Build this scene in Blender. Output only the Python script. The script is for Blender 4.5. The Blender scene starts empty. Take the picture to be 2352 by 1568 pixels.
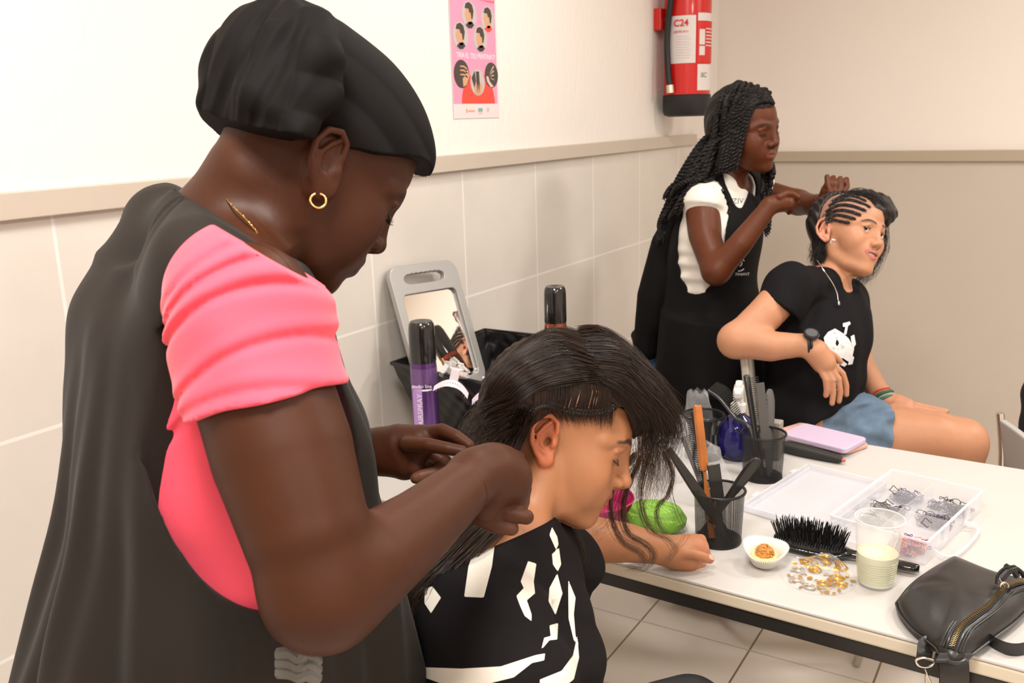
import bpy, bmesh, math, random
import numpy as np
from mathutils import Vector, Matrix
random.seed(7); RNG = np.random.default_rng(7)
SC = bpy.context.scene
COL = SC.collection
# ------------------------------------------------------------------ camera, world, exposure
FPX, CX, CY = 2110.9, 1176.0, 784.0
PITCH, ROLL, YAW = 0.238080, -0.030211, 0.553877
CAM = np.array([0.0, 0.0, 1.5])
_F = np.array([-math.sin(YAW), math.cos(YAW), 0]) * math.cos(PITCH) + np.array([0, 0, -math.sin(PITCH)])
_R = np.cross(_F, [0, 0, 1]); _R /= np.linalg.norm(_R); _U = np.cross(_R, _F)
R_ = _R * math.cos(ROLL) + _U * math.sin(ROLL)
U_ = -_R * math.sin(ROLL) + _U * math.cos(ROLL)
F_ = _F
cam = bpy.data.cameras.new('camera'); camo = bpy.data.objects.new('camera', cam); COL.objects.link(camo)
camo.matrix_world = Matrix([[R_[i], U_[i], -F_[i], CAM[i]] for i in range(3)] + [[0, 0, 0, 1]])
cam.sensor_width = 36; cam.lens = FPX / 2352 * 36; cam.clip_start = 0.02
cam.dof.use_dof = True; cam.dof.focus_distance = 1.3; cam.dof.aperture_fstop = 11
SC.camera = camo
def P(px, py, d):
    "point seen at this pixel of the photograph, d metres deep"
    return CAM + F_ * d + R_ * ((px - CX) / FPX * d) - U_ * ((py - CY) / FPX * d)
def ray(px, py): return F_ + R_ * ((px - CX) / FPX) - U_ * ((py - CY) / FPX)
def PZ(px, py, z):
    q = ray(px, py); return CAM + q * ((z - CAM[2]) / q[2])
def PX(px, py, x):
    q = ray(px, py); return CAM + q * (x / q[0])
def PY(px, py, y):
    q = ray(px, py); return CAM + q * (y / q[1])
def depth(p): return float((np.array(p) - CAM) @ F_)
SC.view_settings.view_transform = 'Standard'; SC.view_settings.look = 'None'
SC.view_settings.gamma = 1; SC.view_settings.use_curve_mapping = False
SC.view_settings.exposure = 0.60
SC.cycles.use_denoising = True
SC.cycles.max_bounces = 10; SC.cycles.transparent_max_bounces = 24
SC.cycles.caustics_reflective = False; SC.cycles.caustics_refractive = False
SC.cycles.sample_clamp_indirect = 4
w = bpy.data.worlds.new('world'); SC.world = w; w.use_nodes = True
w.node_tree.nodes['Background'].inputs[0].default_value = (1, .86, .72, 1)
w.node_tree.nodes['Background'].inputs[1].default_value = 0.15
def area(name, loc, size, power, col, rot=(0, 0, 0), sy=None):
    l = bpy.data.lights.new(name, 'AREA'); l.energy = power; l.color = col
    l.shape = 'RECTANGLE'; l.size = size; l.size_y = sy or size
    o = bpy.data.objects.new(name, l); COL.objects.link(o); o.location = loc; o.rotation_euler = rot
    return o
WARM = (1.0, 0.98, 0.945)
area('lamp_panel_light', (-0.35, 0.15, 2.57), .5, 28, WARM, sy=.5)
area('lamp_panel_light', (0.20, 2.0, 2.57), .28, 8, WARM, sy=.28)
area('lamp_panel_light', (-0.70, 2.05, 2.57), .28, 9, WARM, sy=.28)
area('lamp_panel_light', (1.6, 0.3, 2.57), .5, 17, WARM, sy=.5)
area('lamp_panel_light', (1.25, 2.9, 2.57), .4, 23, WARM, sy=.4)  # added lamp, put in to brighten the back wall
area('lamp_panel_light', (1.4, -1.4, 2.57), .6, 18, WARM, sy=.6)
# ------------------------------------------------------------------ materials
MATS = {}
def mat(name, col=(.8, .8, .8), rough=.5, metal=0, spec=.5, trans=0, ior=1.45, alpha=1, bump=0, bscale=200, sss=0, coat=0,
        attr=None, vary=0, vscale=6, sheen=0, stretch=None, bdist=.002):
    if name in MATS: return MATS[name]
    m = bpy.data.materials.new(name); m.use_nodes = True; nt = m.node_tree; b = nt.nodes['Principled BSDF']
    if len(col) == 3: col = tuple(col) + (1,)
    b.inputs['Base Color'].default_value = col; b.inputs['Roughness'].default_value = rough
    b.inputs['Metallic'].default_value = metal; b.inputs['Specular IOR Level'].default_value = spec
    b.inputs['Transmission Weight'].default_value = trans; b.inputs['IOR'].default_value = ior
    b.inputs['Alpha'].default_value = alpha; b.inputs['Coat Weight'].default_value = coat
    b.inputs['Sheen Weight'].default_value = sheen; b.inputs['Sheen Roughness'].default_value = .5
    if sss:
        b.inputs['Subsurface Weight'].default_value = sss; b.inputs['Subsurface Radius'].default_value = (1, .35, .2)
        b.inputs['Subsurface Scale'].default_value = .006
    src = None
    if attr:
        a = nt.nodes.new('ShaderNodeAttribute'); a.attribute_name = attr; src = a.outputs['Color']
    if vary:
        tc = nt.nodes.new('ShaderNodeTexCoord'); n = nt.nodes.new('ShaderNodeTexNoise'); n.inputs['Scale'].default_value = vscale
        n.inputs['Detail'].default_value = 6
        nt.links.new(tc.outputs['Object'], n.inputs['Vector'])
        mx = nt.nodes.new('ShaderNodeMix'); mx.data_type = 'RGBA'; mx.blend_type = 'MULTIPLY'
        mr = nt.nodes.new('ShaderNodeMapRange'); mr.inputs[1].default_value = .3; mr.inputs[2].default_value = .7
        mr.inputs[3].default_value = 1 - vary; mr.inputs[4].default_value = 1 + vary * .3
        nt.links.new(n.outputs['Fac'], mr.inputs[0]); mx.inputs[0].default_value = 1
        if src: nt.links.new(src, mx.inputs[6])
        else: mx.inputs[6].default_value = col
        nt.links.new(mr.outputs[0], mx.inputs[7]); src = mx.outputs[2]
    if src: nt.links.new(src, b.inputs['Base Color'])
    if bump:
        tc = nt.nodes.new('ShaderNodeTexCoord'); n = nt.nodes.new('ShaderNodeTexNoise'); n.inputs['Scale'].default_value = bscale
        n.inputs['Detail'].default_value = 4
        if stretch:
            mp = nt.nodes.new('ShaderNodeMapping'); mp.inputs['Scale'].default_value = stretch
            nt.links.new(tc.outputs['Object'], mp.inputs['Vector']); nt.links.new(mp.outputs[0], n.inputs['Vector'])
        else: nt.links.new(tc.outputs['Object'], n.inputs['Vector'])
        bp = nt.nodes.new('ShaderNodeBump'); bp.inputs['Strength'].default_value = bump; bp.inputs['Distance'].default_value = bdist
        nt.links.new(n.outputs['Fac'], bp.inputs['Height']); nt.links.new(bp.outputs[0], b.inputs['Normal'])
    MATS[name] = m; return m
# ------------------------------------------------------------------ object helpers
def tag(o, label=None, cat=None, group=None, kind=None):
    if label: o['label'] = label
    if cat: o['category'] = cat
    if group: o['group'] = group
    if kind: o['kind'] = kind
    return o
def mk(name, v, f, m=None, parent=None, smooth=True, normals=None, colors=None):
    me = bpy.data.meshes.new(name)
    v = np.asarray(v, dtype=np.float32)
    if isinstance(f, np.ndarray):
        nf, k = f.shape
        me.vertices.add(len(v)); me.vertices.foreach_set('co', v.ravel())
        me.loops.add(nf * k); me.loops.foreach_set('vertex_index', f.astype(np.int32).ravel())
        me.polygons.add(nf); me.polygons.foreach_set('loop_start', np.arange(0, nf * k, k, dtype=np.int32))
        me.update(calc_edges=True)
    else:
        me.from_pydata([tuple(map(float, p)) for p in v], [], f)
    if smooth: me.polygons.foreach_set('use_smooth', [True] * len(me.polygons))
    else: me.polygons.foreach_set('use_smooth', [False] * len(me.polygons))
    if colors is not None:
        a = me.color_attributes.new('Col', 'FLOAT_COLOR', 'POINT')
        c = np.ones((len(v), 4), dtype=np.float32); c[:, :3] = colors; a.data.foreach_set('color', c.ravel())
    me.update()
    if normals is not None:
        me.normals_split_custom_set_from_vertices([tuple(n) for n in normals.tolist()])
    o = bpy.data.objects.new(name, me); COL.objects.link(o)
    if m: me.materials.append(m)
    if parent: setpar(o, parent)
    return o
def setpar(o, parent):
    o.parent = parent; o.matrix_parent_inverse = Matrix.Identity(4)
    if parent.matrix_basis != Matrix.Identity(4):
        M = parent.matrix_basis
        q = parent.parent
        while q: M = q.matrix_basis @ M; q = q.parent
        o.matrix_parent_inverse = M.inverted()
def empty(name, loc, label=None, cat=None, group=None):
    o = bpy.data.objects.new(name, None); o.empty_display_size = .02; COL.objects.link(o); o.location = tuple(map(float, loc))
    tag(o, label, cat, group); return o
class MB:
    "collects shapes into one mesh"
    def __init__(s): s.v = []; s.f = []; s.n = 0
    def add(s, v, f):
        v = np.asarray(v, float); s.v.append(v); s.f += [tuple(int(i) + s.n for i in q) for q in f]; s.n += len(v); return s
    def box(s, c, sz, R=None):
        c = np.array(c, float); h = np.array(sz, float) / 2
        v = np.array([[x, y, z] for x in (-1, 1) for y in (-1, 1) for z in (-1, 1)]) * h
        if R is not None: v = v @ np.asarray(R).T
        return s.add(v + c, [(0, 1, 3, 2), (4, 6, 7, 5), (0, 4, 5, 1), (2, 3, 7, 6), (0, 2, 6, 4), (1, 5, 7, 3)])
    def tube(s, pts, r, n=10, cap=True, flat=1, updir=None):
        pts = np.asarray(pts, float); m = len(pts)
        r = np.full(m, r) if np.isscalar(r) else np.asarray(r, float)
        t = np.gradient(pts, axis=0); t /= np.linalg.norm(t, axis=1)[:, None] + 1e-12
        u = np.array(updir, float) if updir is not None else (np.array([0, 0, 1.]) if abs(t[0][2]) < .9 else np.array([1., 0, 0]))
        V = []
        for i in range(m):
            if updir is not None: u = np.array(updir, float)
            u = u - t[i] * (u @ t[i]); u /= np.linalg.norm(u) + 1e-12
            w_ = np.cross(t[i], u); a = np.arange(n) / n * 2 * math.pi
            V.append(pts[i] + r[i] * (np.cos(a)[:, None] * u * flat + np.sin(a)[:, None] * w_))
        V = np.concatenate(V); f = [(i * n + j, i * n + (j + 1) % n, (i + 1) * n + (j + 1) % n, (i + 1) * n + j) for i in range(m - 1) for j in range(n)]
        if cap: f += [tuple(range(n - 1, -1, -1)), tuple((m - 1) * n + j for j in range(n))]
        return s.add(V, f)
    def lathe(s, c, prof, n=32, R=None, sx=1, sy=1, cap=True):
        a = np.arange(n) / n * 2 * math.pi; V = []
        for r, z in prof: V.append(np.stack([r * np.cos(a) * sx, r * np.sin(a) * sy, np.full(n, z)], 1))
        V = np.concatenate(V)
        if R is not None: V = V @ np.asarray(R).T
        m = len(prof); f = [(i * n + j, i * n + (j + 1) % n, (i + 1) * n + (j + 1) % n, (i + 1) * n + j) for i in range(m - 1) for j in range(n)]
        if cap:
            if prof[0][0] > 1e-6: f.append(tuple(range(n - 1, -1, -1)))
            if prof[-1][0] > 1e-6: f.append(tuple((m - 1) * n + j for j in range(n)))
        return s.add(V + np.array(c, float), f)
    def prism(s, poly, o, ex, ey, ez, h):
        "polygon in the plane (ex,ey) at o, pushed out by h along ez"
        poly = np.asarray(poly, float); n = len(poly); o, ex, ey, ez = map(lambda q: np.array(q, float), (o, ex, ey, ez))
        a = o + poly[:, :1] * ex + poly[:, 1:] * ey; V = np.concatenate([a, a + ez * h])
        return s.add(V, [tuple(range(n - 1, -1, -1)), tuple(range(n, 2 * n))] + [(i, (i + 1) % n, n + (i + 1) % n, n + i) for i in range(n)])
    def build(s, name, m, parent=None, smooth=True, bevel=0, seg=2, autos=True):
        o = mk(name, np.concatenate(s.v), s.f, m, parent, smooth)
        if bevel:
            b = o.modifiers.new('b', 'BEVEL'); b.width = bevel; b.segments = seg; b.limit_method = 'ANGLE'; b.angle_limit = .6
        if smooth and autos:
            bm = bmesh.new(); bm.from_mesh(o.data)
            for e in bm.edges:
                if len(e.link_faces) == 2 and e.calc_face_angle(0) > .7: e.smooth = False
            bm.to_mesh(o.data); bm.free()
        return o
def rotm(axis, a):
    return np.array(Matrix.Rotation(a, 3, Vector(axis)))
def frame(z, x=None):
    z = np.array(z, float); z /= np.linalg.norm(z)
    x = np.array(x if x is not None else ([1, 0, 0] if abs(z[0]) < .9 else [0, 1, 0]), float)
    x = x - z * (x @ z); x /= np.linalg.norm(x); return np.stack([x, np.cross(z, x), z], 1)
def spline(pts, n):
    "Catmull-Rom through rows of pts"
    p = np.asarray(pts, float); m = len(p); q = np.vstack([2 * p[0] - p[1], p, 2 * p[-1] - p[-2]])
    t = np.linspace(0, m - 1, n); i = np.minimum(t.astype(int), m - 2); u = (t - i)[:, None]
    a, b, c, d = q[i], q[i + 1], q[i + 2], q[i + 3]
    return .5 * (2 * b + (c - a) * u + (2 * a - 5 * b + 4 * c - d) * u ** 2 + (3 * b - a - 3 * c + d) * u ** 3)
def text(body, size, o, ex, ey, m, parent, name='lettering', align='CENTER', sx=1, ext=.0002, weight=0):
    c = bpy.data.curves.new(name, 'FONT'); c.body = body; c.size = size; c.align_x = align; c.align_y = 'CENTER'; c.extrude = ext
    c.offset = weight; c.resolution_u = 3
    t = bpy.data.objects.new('t', c); COL.objects.link(t)
    dg = bpy.context.evaluated_depsgraph_get(); me = bpy.data.meshes.new_from_object(t.evaluated_get(dg))
    bpy.data.objects.remove(t)
    ex = np.array(ex, float); ey = np.array(ey, float); ez = np.cross(ex, ey)
    v = np.zeros(len(me.vertices) * 3); me.vertices.foreach_get('co', v); v = v.reshape(-1, 3)
    me.vertices.foreach_set('co', (np.array(o) + v[:, :1] * sx * ex + v[:, 1:2] * ey + v[:, 2:] * ez).astype(np.float32).ravel())
    me.materials.clear(); me.materials.append(m); me.update()
    ob = bpy.data.objects.new(name, me); COL.objects.link(ob)
    if parent: setpar(ob, parent)
    return ob
# ------------------------------------------------------------------ signed-distance modelling
def rz(a): c, s = math.cos(a), math.sin(a); return np.array([[c, -s, 0], [s, c, 0], [0, 0, 1]])
class Grid:
    def __init__(s, lo, hi, h):
        s.lo = np.array(lo, float); s.h = h; s.n = np.ceil((np.array(hi) - s.lo) / h).astype(int) + 1
        s.ax = [(s.lo[i] + h * np.arange(s.n[i])).astype(np.float32) for i in range(3)]
    def sub(s, lo, hi):
        a = np.clip(np.floor((np.array(lo) - s.lo) / s.h).astype(int), 0, s.n); b = np.clip(np.ceil((np.array(hi) - s.lo) / s.h).astype(int) + 1, 0, s.n)
        if np.any(b <= a): return None
        return tuple(slice(a[i], b[i]) for i in range(3))
    def xyz(s, sl=None):
        sl = sl or (slice(None),) * 3
        return s.ax[0][sl[0]][:, None, None], s.ax[1][sl[1]][None, :, None], s.ax[2][sl[2]][None, None, :]
def sminp(a, b, k):
    if k <= 0: return np.minimum(a, b)
    h = np.maximum(k - np.abs(a - b), 0) / k; return np.minimum(a, b) - h * h * k * .25
def smaxp(a, b, k): return -sminp(-a, -b, k)
class Body:
    "a list of rounded shapes melted together; frame (o, R) turns local coordinates into the room's"
    def __init__(s): s.ops = []; s.o = np.zeros(3); s.R = np.eye(3); s.s = 1.0
    def fr(s, o, R, sc=1.0): s.o = np.array(o, float); s.R = np.array(R, float); s.s = sc
    def w(s, p): return s.o + s.R @ (np.array(p, float) * s.s)
    def _push(s, fn, lo, hi, k, mode): s.ops.append((fn, np.array(lo), np.array(hi), k, mode))
    def ell(s, c, r, k=.01, mode='u', rot=None):
        c = s.w(c); r = np.array(r, float) * s.s if not np.isscalar(r) else np.full(3, r * s.s)
        M = s.R if rot is None else s.R @ np.asarray(rot)
        e = np.sqrt(((M * r) ** 2).sum(1))
        def fn(x, y, z, M=M.astype(np.float32), c=c, r=r.astype(np.float32)):
            x, y, z = x - np.float32(c[0]), y - np.float32(c[1]), z - np.float32(c[2])
            a = (M[0, 0] * x + M[1, 0] * y + M[2, 0] * z) / r[0]; b = (M[0, 1] * x + M[1, 1] * y + M[2, 1] * z) / r[1]; d = (M[0, 2] * x + M[1, 2] * y + M[2, 2] * z) / r[2]
            k0 = np.sqrt(a * a + b * b + d * d); k1 = np.sqrt((a / r[0]) ** 2 + (b / r[1]) ** 2 + (d / r[2]) ** 2) + 1e-6
            return k0 * (k0 - 1) / k1
        s._push(fn, c - e, c + e, k * s.s, mode); return s
    def tube(s, pts, rad, k=.01, mode='u'):
        pts = [s.w(p) for p in pts]; rad = [rad] * len(pts) if np.isscalar(rad) else list(rad); rad = [q * s.s for q in rad]
        lo = np.min([p - r for p, r in zip(pts, rad)], 0); hi = np.max([p + r for p, r in zip(pts, rad)], 0)
        def fn(x, y, z, pts=pts, rad=rad):
            out = None
            for a, b, ra, rb in zip(pts[:-1], pts[1:], rad[:-1], rad[1:]):
                ab = b - a; L = float(ab @ ab) + 1e-12
                px, py, pz = x - np.float32(a[0]), y - np.float32(a[1]), z - np.float32(a[2])
                t = np.clip((px * np.float32(ab[0]) + py * np.float32(ab[1]) + pz * np.float32(ab[2])) / np.float32(L), 0, 1)
                d = np.sqrt((px - t * np.float32(ab[0])) ** 2 + (py - t * np.float32(ab[1])) ** 2 + (pz - t * np.float32(ab[2])) ** 2) - (np.float32(ra) + t * np.float32(rb - ra))
                out = d if out is None else np.minimum(out, d)
            return out
        s._push(fn, lo, hi, k * s.s, mode); return s
    def loft(s, secs, k=.02, mode='u', n=2.4):
        "sections (z, xc, yc, a, b) in the local frame: superellipses of half-sizes a (x) and b (y)"
        q = np.array(secs, float) * s.s; zz = q[:, 0]; M = s.R
        ext = np.array([[x, y, z] for z, xc, yc, a, b in q for x in (xc - a, xc + a) for y in (yc - b, yc + b)]) @ M.T + s.o
        # smooth the section table
        zi = np.linspace(zz[0], zz[-1], 60); qi = spline(q[:, 1:], 240); ti = spline(q[:, :1], 240)[:, 0]
        tab = np.stack([np.interp(zi, ti, qi[:, i]) for i in range(4)], 1)
        def fn(x, y, z, M=M, o=s.o):
            x, y, z = x - np.float32(o[0]), y - np.float32(o[1]), z - np.float32(o[2]); M = M.astype(np.float32)
            a = M[0, 0] * x + M[1, 0] * y + M[2, 0] * z; b = M[0, 1] * x + M[1, 1] * y + M[2, 1] * z; c = M[0, 2] * x + M[1, 2] * y + M[2, 2] * z
            xc, yc, A, B = [np.interp(c, zi, tab[:, i]).astype(np.float32) for i in range(4)]
            A = np.maximum(A, .002); B = np.maximum(B, .002)
            kk = (np.abs((a - xc) / A) ** n + np.abs((b - yc) / B) ** n + 1e-9) ** (1 / n)
            d = (kk - 1) * np.minimum(A, B)
            return np.maximum(d, np.maximum(np.float32(zi[0]) - c, c - np.float32(zi[-1])))
        s._push(fn, ext.min(0), ext.max(0), k * s.s, mode); return s
    def cut(s, hs):
        "keep only the inner side of a plane for everything melted in so far"
        s.ops.append((hs, np.full(3, -1e3), np.full(3, 1e3), 0.0, 'i')); return s
    def eval(s, g, upto=None):
        out = np.full(tuple(g.n), 1.0, np.float32)
        for fn, lo, hi, k, mode in s.ops[:upto]:
            m = k + 3 * g.h + (.012 if mode == 'u' else 0)
            sl = g.sub(lo - m, hi + m)
            if sl is None: continue
            d = fn(*g.xyz(sl)).astype(np.float32)
            if mode == 'u': out[sl] = sminp(out[sl], d, k)
            elif mode == 's': out[sl] = smaxp(out[sl], -d, k)
            else: out[sl] = np.maximum(out[sl], d)
        return out
def _at(s, pts):
    pts = np.asarray(pts, np.float32); x, y, z = pts[..., 0], pts[..., 1], pts[..., 2]; out = np.full(x.shape, 1.0, np.float32)
    for fn, lo, hi, k, mode in s.ops:
        d = fn(x, y, z)
        out = sminp(out, d, k) if mode == 'u' else (smaxp(out, -d, k) if mode == 's' else np.maximum(out, d))
    return out
Body.at = _at
def onto(body, px, py, off=0.0, d0=.5, d1=3.2):
    "the first point of a body met by this line of sight, lifted off by off"
    q = ray(px, py); t = np.linspace(d0, d1, 1400); v = body.at(CAM + q * t[:, None]) - off; i = np.argmax(v < 0)
    if v[i] >= 0: i = int(np.argmin(v)); return CAM + q * t[i]
    if i == 0: return CAM + q * t[0]
    a = v[i - 1] / (v[i - 1] - v[i]); return CAM + q * (t[i - 1] + a * (t[i] - t[i - 1]))
def inpoly(px, py, poly):
    poly = np.array(poly, float); ins = np.zeros(len(px), bool); n = len(poly); j = n - 1
    for i in range(n):
        xi, yi = poly[i]; xj, yj = poly[j]; c = ((yi > py) != (yj > py)) & (px < (xj - xi) * (py - yi) / (yj - yi + 1e-9) + xi); ins ^= c; j = i
    return ins
def topx(V):
    q = V - CAM; z = q @ F_; return CX + FPX * (q @ R_) / z, CY - FPX * (q @ U_) / z
def nets(g, v, grad=True):
    "surface nets: grid values -> vertices, quads, outward normals"
    s = v < 0; nx, ny, nz = v.shape
    c = np.zeros((nx - 1, ny - 1, nz - 1), np.int8)
    for i in (0, 1):
        for j in (0, 1):
            for k in (0, 1): c += s[i:nx - 1 + i, j:ny - 1 + j, k:nz - 1 + k]
    act = np.argwhere((c > 0) & (c < 8)); idm = np.full(c.shape, -1, np.int32); idm[tuple(act.T)] = np.arange(len(act))
    acc = np.zeros((len(act), 3)); cnt = np.zeros(len(act))
    cor = [(i, j, k) for i in (0, 1) for j in (0, 1) for k in (0, 1)]
    vals = {q: v[act[:, 0] + q[0], act[:, 1] + q[1], act[:, 2] + q[2]].astype(float) for q in cor}
    for a in cor:
        for ax in range(3):
            if a[ax]: continue
            b = list(a); b[ax] = 1; b = tuple(b); va, vb = vals[a], vals[b]; m = (va < 0) != (vb < 0)
            t = np.where(m, va / np.where(m, va - vb, 1), 0); p = np.tile(np.array(a, float), (len(act), 1)); p[:, ax] = t
            acc[m] += p[m]; cnt[m] += 1
    fr_ = acc / cnt[:, None]; V = g.lo + (act + fr_) * g.h
    Q = []
    for ax in range(3):
        o1, o2 = [(1, 2), (2, 0), (0, 1)][ax]
        a = s; sl0 = [slice(None)] * 3; sl1 = [slice(None)] * 3; sl0[ax] = slice(0, -1); sl1[ax] = slice(1, None)
        ch = s[tuple(sl0)] != s[tuple(sl1)]
        e = np.argwhere(ch); e = e[(e[:, o1] > 0) & (e[:, o2] > 0) & (e[:, o1] < c.shape[o1]) & (e[:, o2] < c.shape[o2])]
        if not len(e): continue
        def I(d1, d2):
            q = e.copy(); q[:, o1] -= d1; q[:, o2] -= d2; return idm[tuple(q.T)]
        quad = np.stack([I(1, 1), I(0, 1), I(0, 0), I(1, 0)], 1); flip = ~s[tuple(e.T)]
        quad[flip] = quad[flip][:, ::-1]; quad = quad[(quad >= 0).all(1)]; Q.append(quad)
    Q = np.concatenate(Q) if Q else np.zeros((0, 4), int)
    # normals from trilinear gradient
    N = np.zeros_like(V)
    fx, fy, fz = fr_.T
    C = {q: vals[q] for q in cor}
    def L(a, b, t): return a * (1 - t) + b * t
    N[:, 0] = L(L(C[1, 0, 0] - C[0, 0, 0], C[1, 1, 0] - C[0, 1, 0], fy), L(C[1, 0, 1] - C[0, 0, 1], C[1, 1, 1] - C[0, 1, 1], fy), fz)
    N[:, 1] = L(L(C[0, 1, 0] - C[0, 0, 0], C[1, 1, 0] - C[1, 0, 0], fx), L(C[0, 1, 1] - C[0, 0, 1], C[1, 1, 1] - C[1, 0, 1], fx), fz)
    N[:, 2] = L(L(C[0, 0, 1] - C[0, 0, 0], C[1, 0, 1] - C[1, 0, 0], fx), L(C[0, 1, 1] - C[0, 1, 0], C[1, 1, 1] - C[1, 1, 0], fx), fy)
    N /= np.linalg.norm(N, axis=1)[:, None] + 1e-12
    return V, Q, N
def relax(V, Q, N, it):
    "a few rounds of smoothing on vertices and normals"
    e = np.concatenate([Q[:, [0, 1]], Q[:, [1, 2]], Q[:, [2, 3]], Q[:, [3, 0]]]); e = np.concatenate([e, e[:, ::-1]])
    cn = np.bincount(e[:, 0], minlength=len(V))[:, None] + 1e-9
    for _ in range(it):
        for A in (V, N):
            s_ = np.stack([np.bincount(e[:, 0], A[e[:, 1], i], minlength=len(V)) for i in range(3)], 1) / cn
            A[:] = np.where(cn > 1, .5 * A + .5 * s_, A)
    N /= np.linalg.norm(N, axis=1)[:, None] + 1e-12
    return V, N
def sdf_obj(name, boxes, fn, m, parent=None, color=None, it=1):
    "fn(grid)->values; boxes: list of (lo, hi, h) meshed at their own fineness and joined; earlier boxes own their volume"
    AV, AQ, AN = [], [], []; n = 0; done = []
    for lo, hi, h in boxes:
        g = Grid(lo, hi, h); v = fn(g); V, Q, N = nets(g, v)
        if not len(Q): continue
        V, N = relax(V, Q, N, it)
        if done:
            c = V[Q].mean(1); keep = np.ones(len(Q), bool)
            for (a, b, hh) in done:
                keep &= ~((c > np.array(a) + h * 1.2).all(1) & (c < np.array(b) - h * 1.2).all(1))
            Q = Q[keep]
        done.append((lo, hi, h)); AV.append(V); AQ.append(Q + n); AN.append(N); n += len(V)
    V = np.concatenate(AV); Q = np.concatenate(AQ); N = np.concatenate(AN)
    used = np.zeros(len(V), bool); used[Q.ravel()] = True; mp = np.cumsum(used) - 1; V, N, Q = V[used], N[used], mp[Q]
    return mk(name, V, Q, m, parent, normals=N, colors=color(V, N) if color else None)
def sightcut(poly, far):
    "the wedge of space behind this convex outline, up to a depth: positive inside (to cut it away)"
    rs = [ray(*q) for q in poly]; c = sum(rs) / len(rs); ns = []
    for a, b in zip(rs, rs[1:] + rs[:1]):
        n = np.cross(a, b); n /= np.linalg.norm(n); ns.append(n if n @ c > 0 else -n)
    def f(x, y, z):
        x, y, z = x - CAM[0], y - CAM[1], z - CAM[2]; d = None
        for n in ns: q = x * n[0] + y * n[1] + z * n[2]; d = q if d is None else np.minimum(d, q)
        return np.minimum(d, far - (x * F_[0] + y * F_[1] + z * F_[2]))
    return f
def smoothstep(a, b, x):
    t = np.clip((x - a) / (b - a), 0, 1); return t * t * (3 - 2 * t)
# ------------------------------------------------------------------ the room
def tilemat(name, base, joint, ua, uo, us, va, vo, vs, w_, vary=.04, rough=.35, jv=None, wv=None, bump=.05):
    "tiles: joints where axis ua = uo + k*us and axis va = vo + k*vs"
    m = mat(name, base, rough, bump=bump, bscale=120); nt = m.node_tree; b = nt.nodes['Principled BSDF']
    tc = nt.nodes.new('ShaderNodeTexCoord'); sp = nt.nodes.new('ShaderNodeSeparateXYZ'); nt.links.new(tc.outputs['Object'], sp.inputs[0])
    def M(op, a, b_=None, c=None):
        n = nt.nodes.new('ShaderNodeMath'); n.operation = op
        for i, q in enumerate((a, b_, c)):
            if q is None: continue
            if isinstance(q, (int, float)): n.inputs[i].default_value = q
            else: nt.links.new(q, n.inputs[i])
        return n.outputs[0]
    def jt(ax, o, s_, wd):
        t = M('DIVIDE', M('SUBTRACT', sp.outputs[ax], o), s_); f = M('ABSOLUTE', M('SUBTRACT', t, M('ROUND', t)))
        mr = nt.nodes.new('ShaderNodeMapRange'); nt.links.new(f, mr.inputs[0]); mr.inputs[1].default_value = wd / s_ * .6; mr.inputs[2].default_value = wd / s_
        mr.inputs[3].default_value = 1; mr.inputs[4].default_value = 0; return mr.outputs[0]
    ju, jv_ = jt(ua, uo, us, w_), jt(va, vo, vs, wv or w_)
    n = nt.nodes.new('ShaderNodeTexNoise'); n.inputs['Scale'].default_value = 5; n.inputs['Detail'].default_value = 8; nt.links.new(tc.outputs['Object'], n.inputs['Vector'])
    mr = nt.nodes.new('ShaderNodeMapRange'); mr.inputs[1].default_value = .3; mr.inputs[2].default_value = .7; mr.inputs[3].default_value = 1 - vary; mr.inputs[4].default_value = 1 + vary
    nt.links.new(n.outputs['Fac'], mr.inputs[0])
    def mix(f, a, c, mode='MIX'):
        x = nt.nodes.new('ShaderNodeMix'); x.data_type = 'RGBA'; x.blend_type = mode
        for i, q in ((0, f), (6, a), (7, c)):
            if isinstance(q, tuple): x.inputs[i].default_value = q + (1,)
            elif isinstance(q, (int, float)): x.inputs[i].default_value = q
            else: nt.links.new(q, x.inputs[i])
        return x.outputs[2]
    c = mix(1.0, base, mr.outputs[0], 'MULTIPLY'); c = mix(ju, c, joint); c = mix(jv_, c, jv or joint)
    nt.links.new(c, b.inputs['Base Color']); return m
XL, YB, XR, YF, ZC = -1.44, 4.15, 3.6, -2.8, 2.62
plaster = mat('plaster', (.86, .80, .745), .75, bump=.55, bscale=55, stretch=(1, 1, .45), bdist=.004)
smoothwall = mat('smooth_plaster', (.84, .765, .70), .7, bump=.05, bscale=60)
greywall = mat('lower_paint', (.56, .485, .415), .5, bump=.05, bscale=60, vary=.04, vscale=2)
tiles = tilemat('wall_tile', (.70, .645, .585), (.84, .80, .75), 1, .901, .3984, 2, 1.016, .362, .004)
ftile = tilemat('floor_tile', (.80, .72, .64), (.22, .15, .08), 0, -1.014, .3356, 1, 2.338, .3356, .0035, rough=.3, jv=(.52, .45, .37), wv=.003)
def st(mb, name, m, bevel=0, **k):
    o = mb.build(name, m, bevel=bevel, smooth=False); tag(o, kind='structure'); return o
cx_, cy_ = (XL + XR) / 2, (YF + YB) / 2; lx, ly = XR - XL, YB - YF
st(MB().box((cx_, cy_, -.05), (lx + .4, ly + .4, .1)), 'floor', ftile)
st(MB().box((cx_, cy_, ZC + .05), (lx + .4, ly + .4, .1)), 'ceiling', mat('ceiling_paint', (.82, .76, .68), .8))
wl = st(MB().box((XL - .1, cy_, (ZC + 1.39) / 2), (.2, ly, ZC - 1.39)), 'wall_left', plaster)
st(MB().box((XL - .1, cy_ , .695), (.2, ly, 1.39)), 'wall_left_tiled', tiles)
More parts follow.
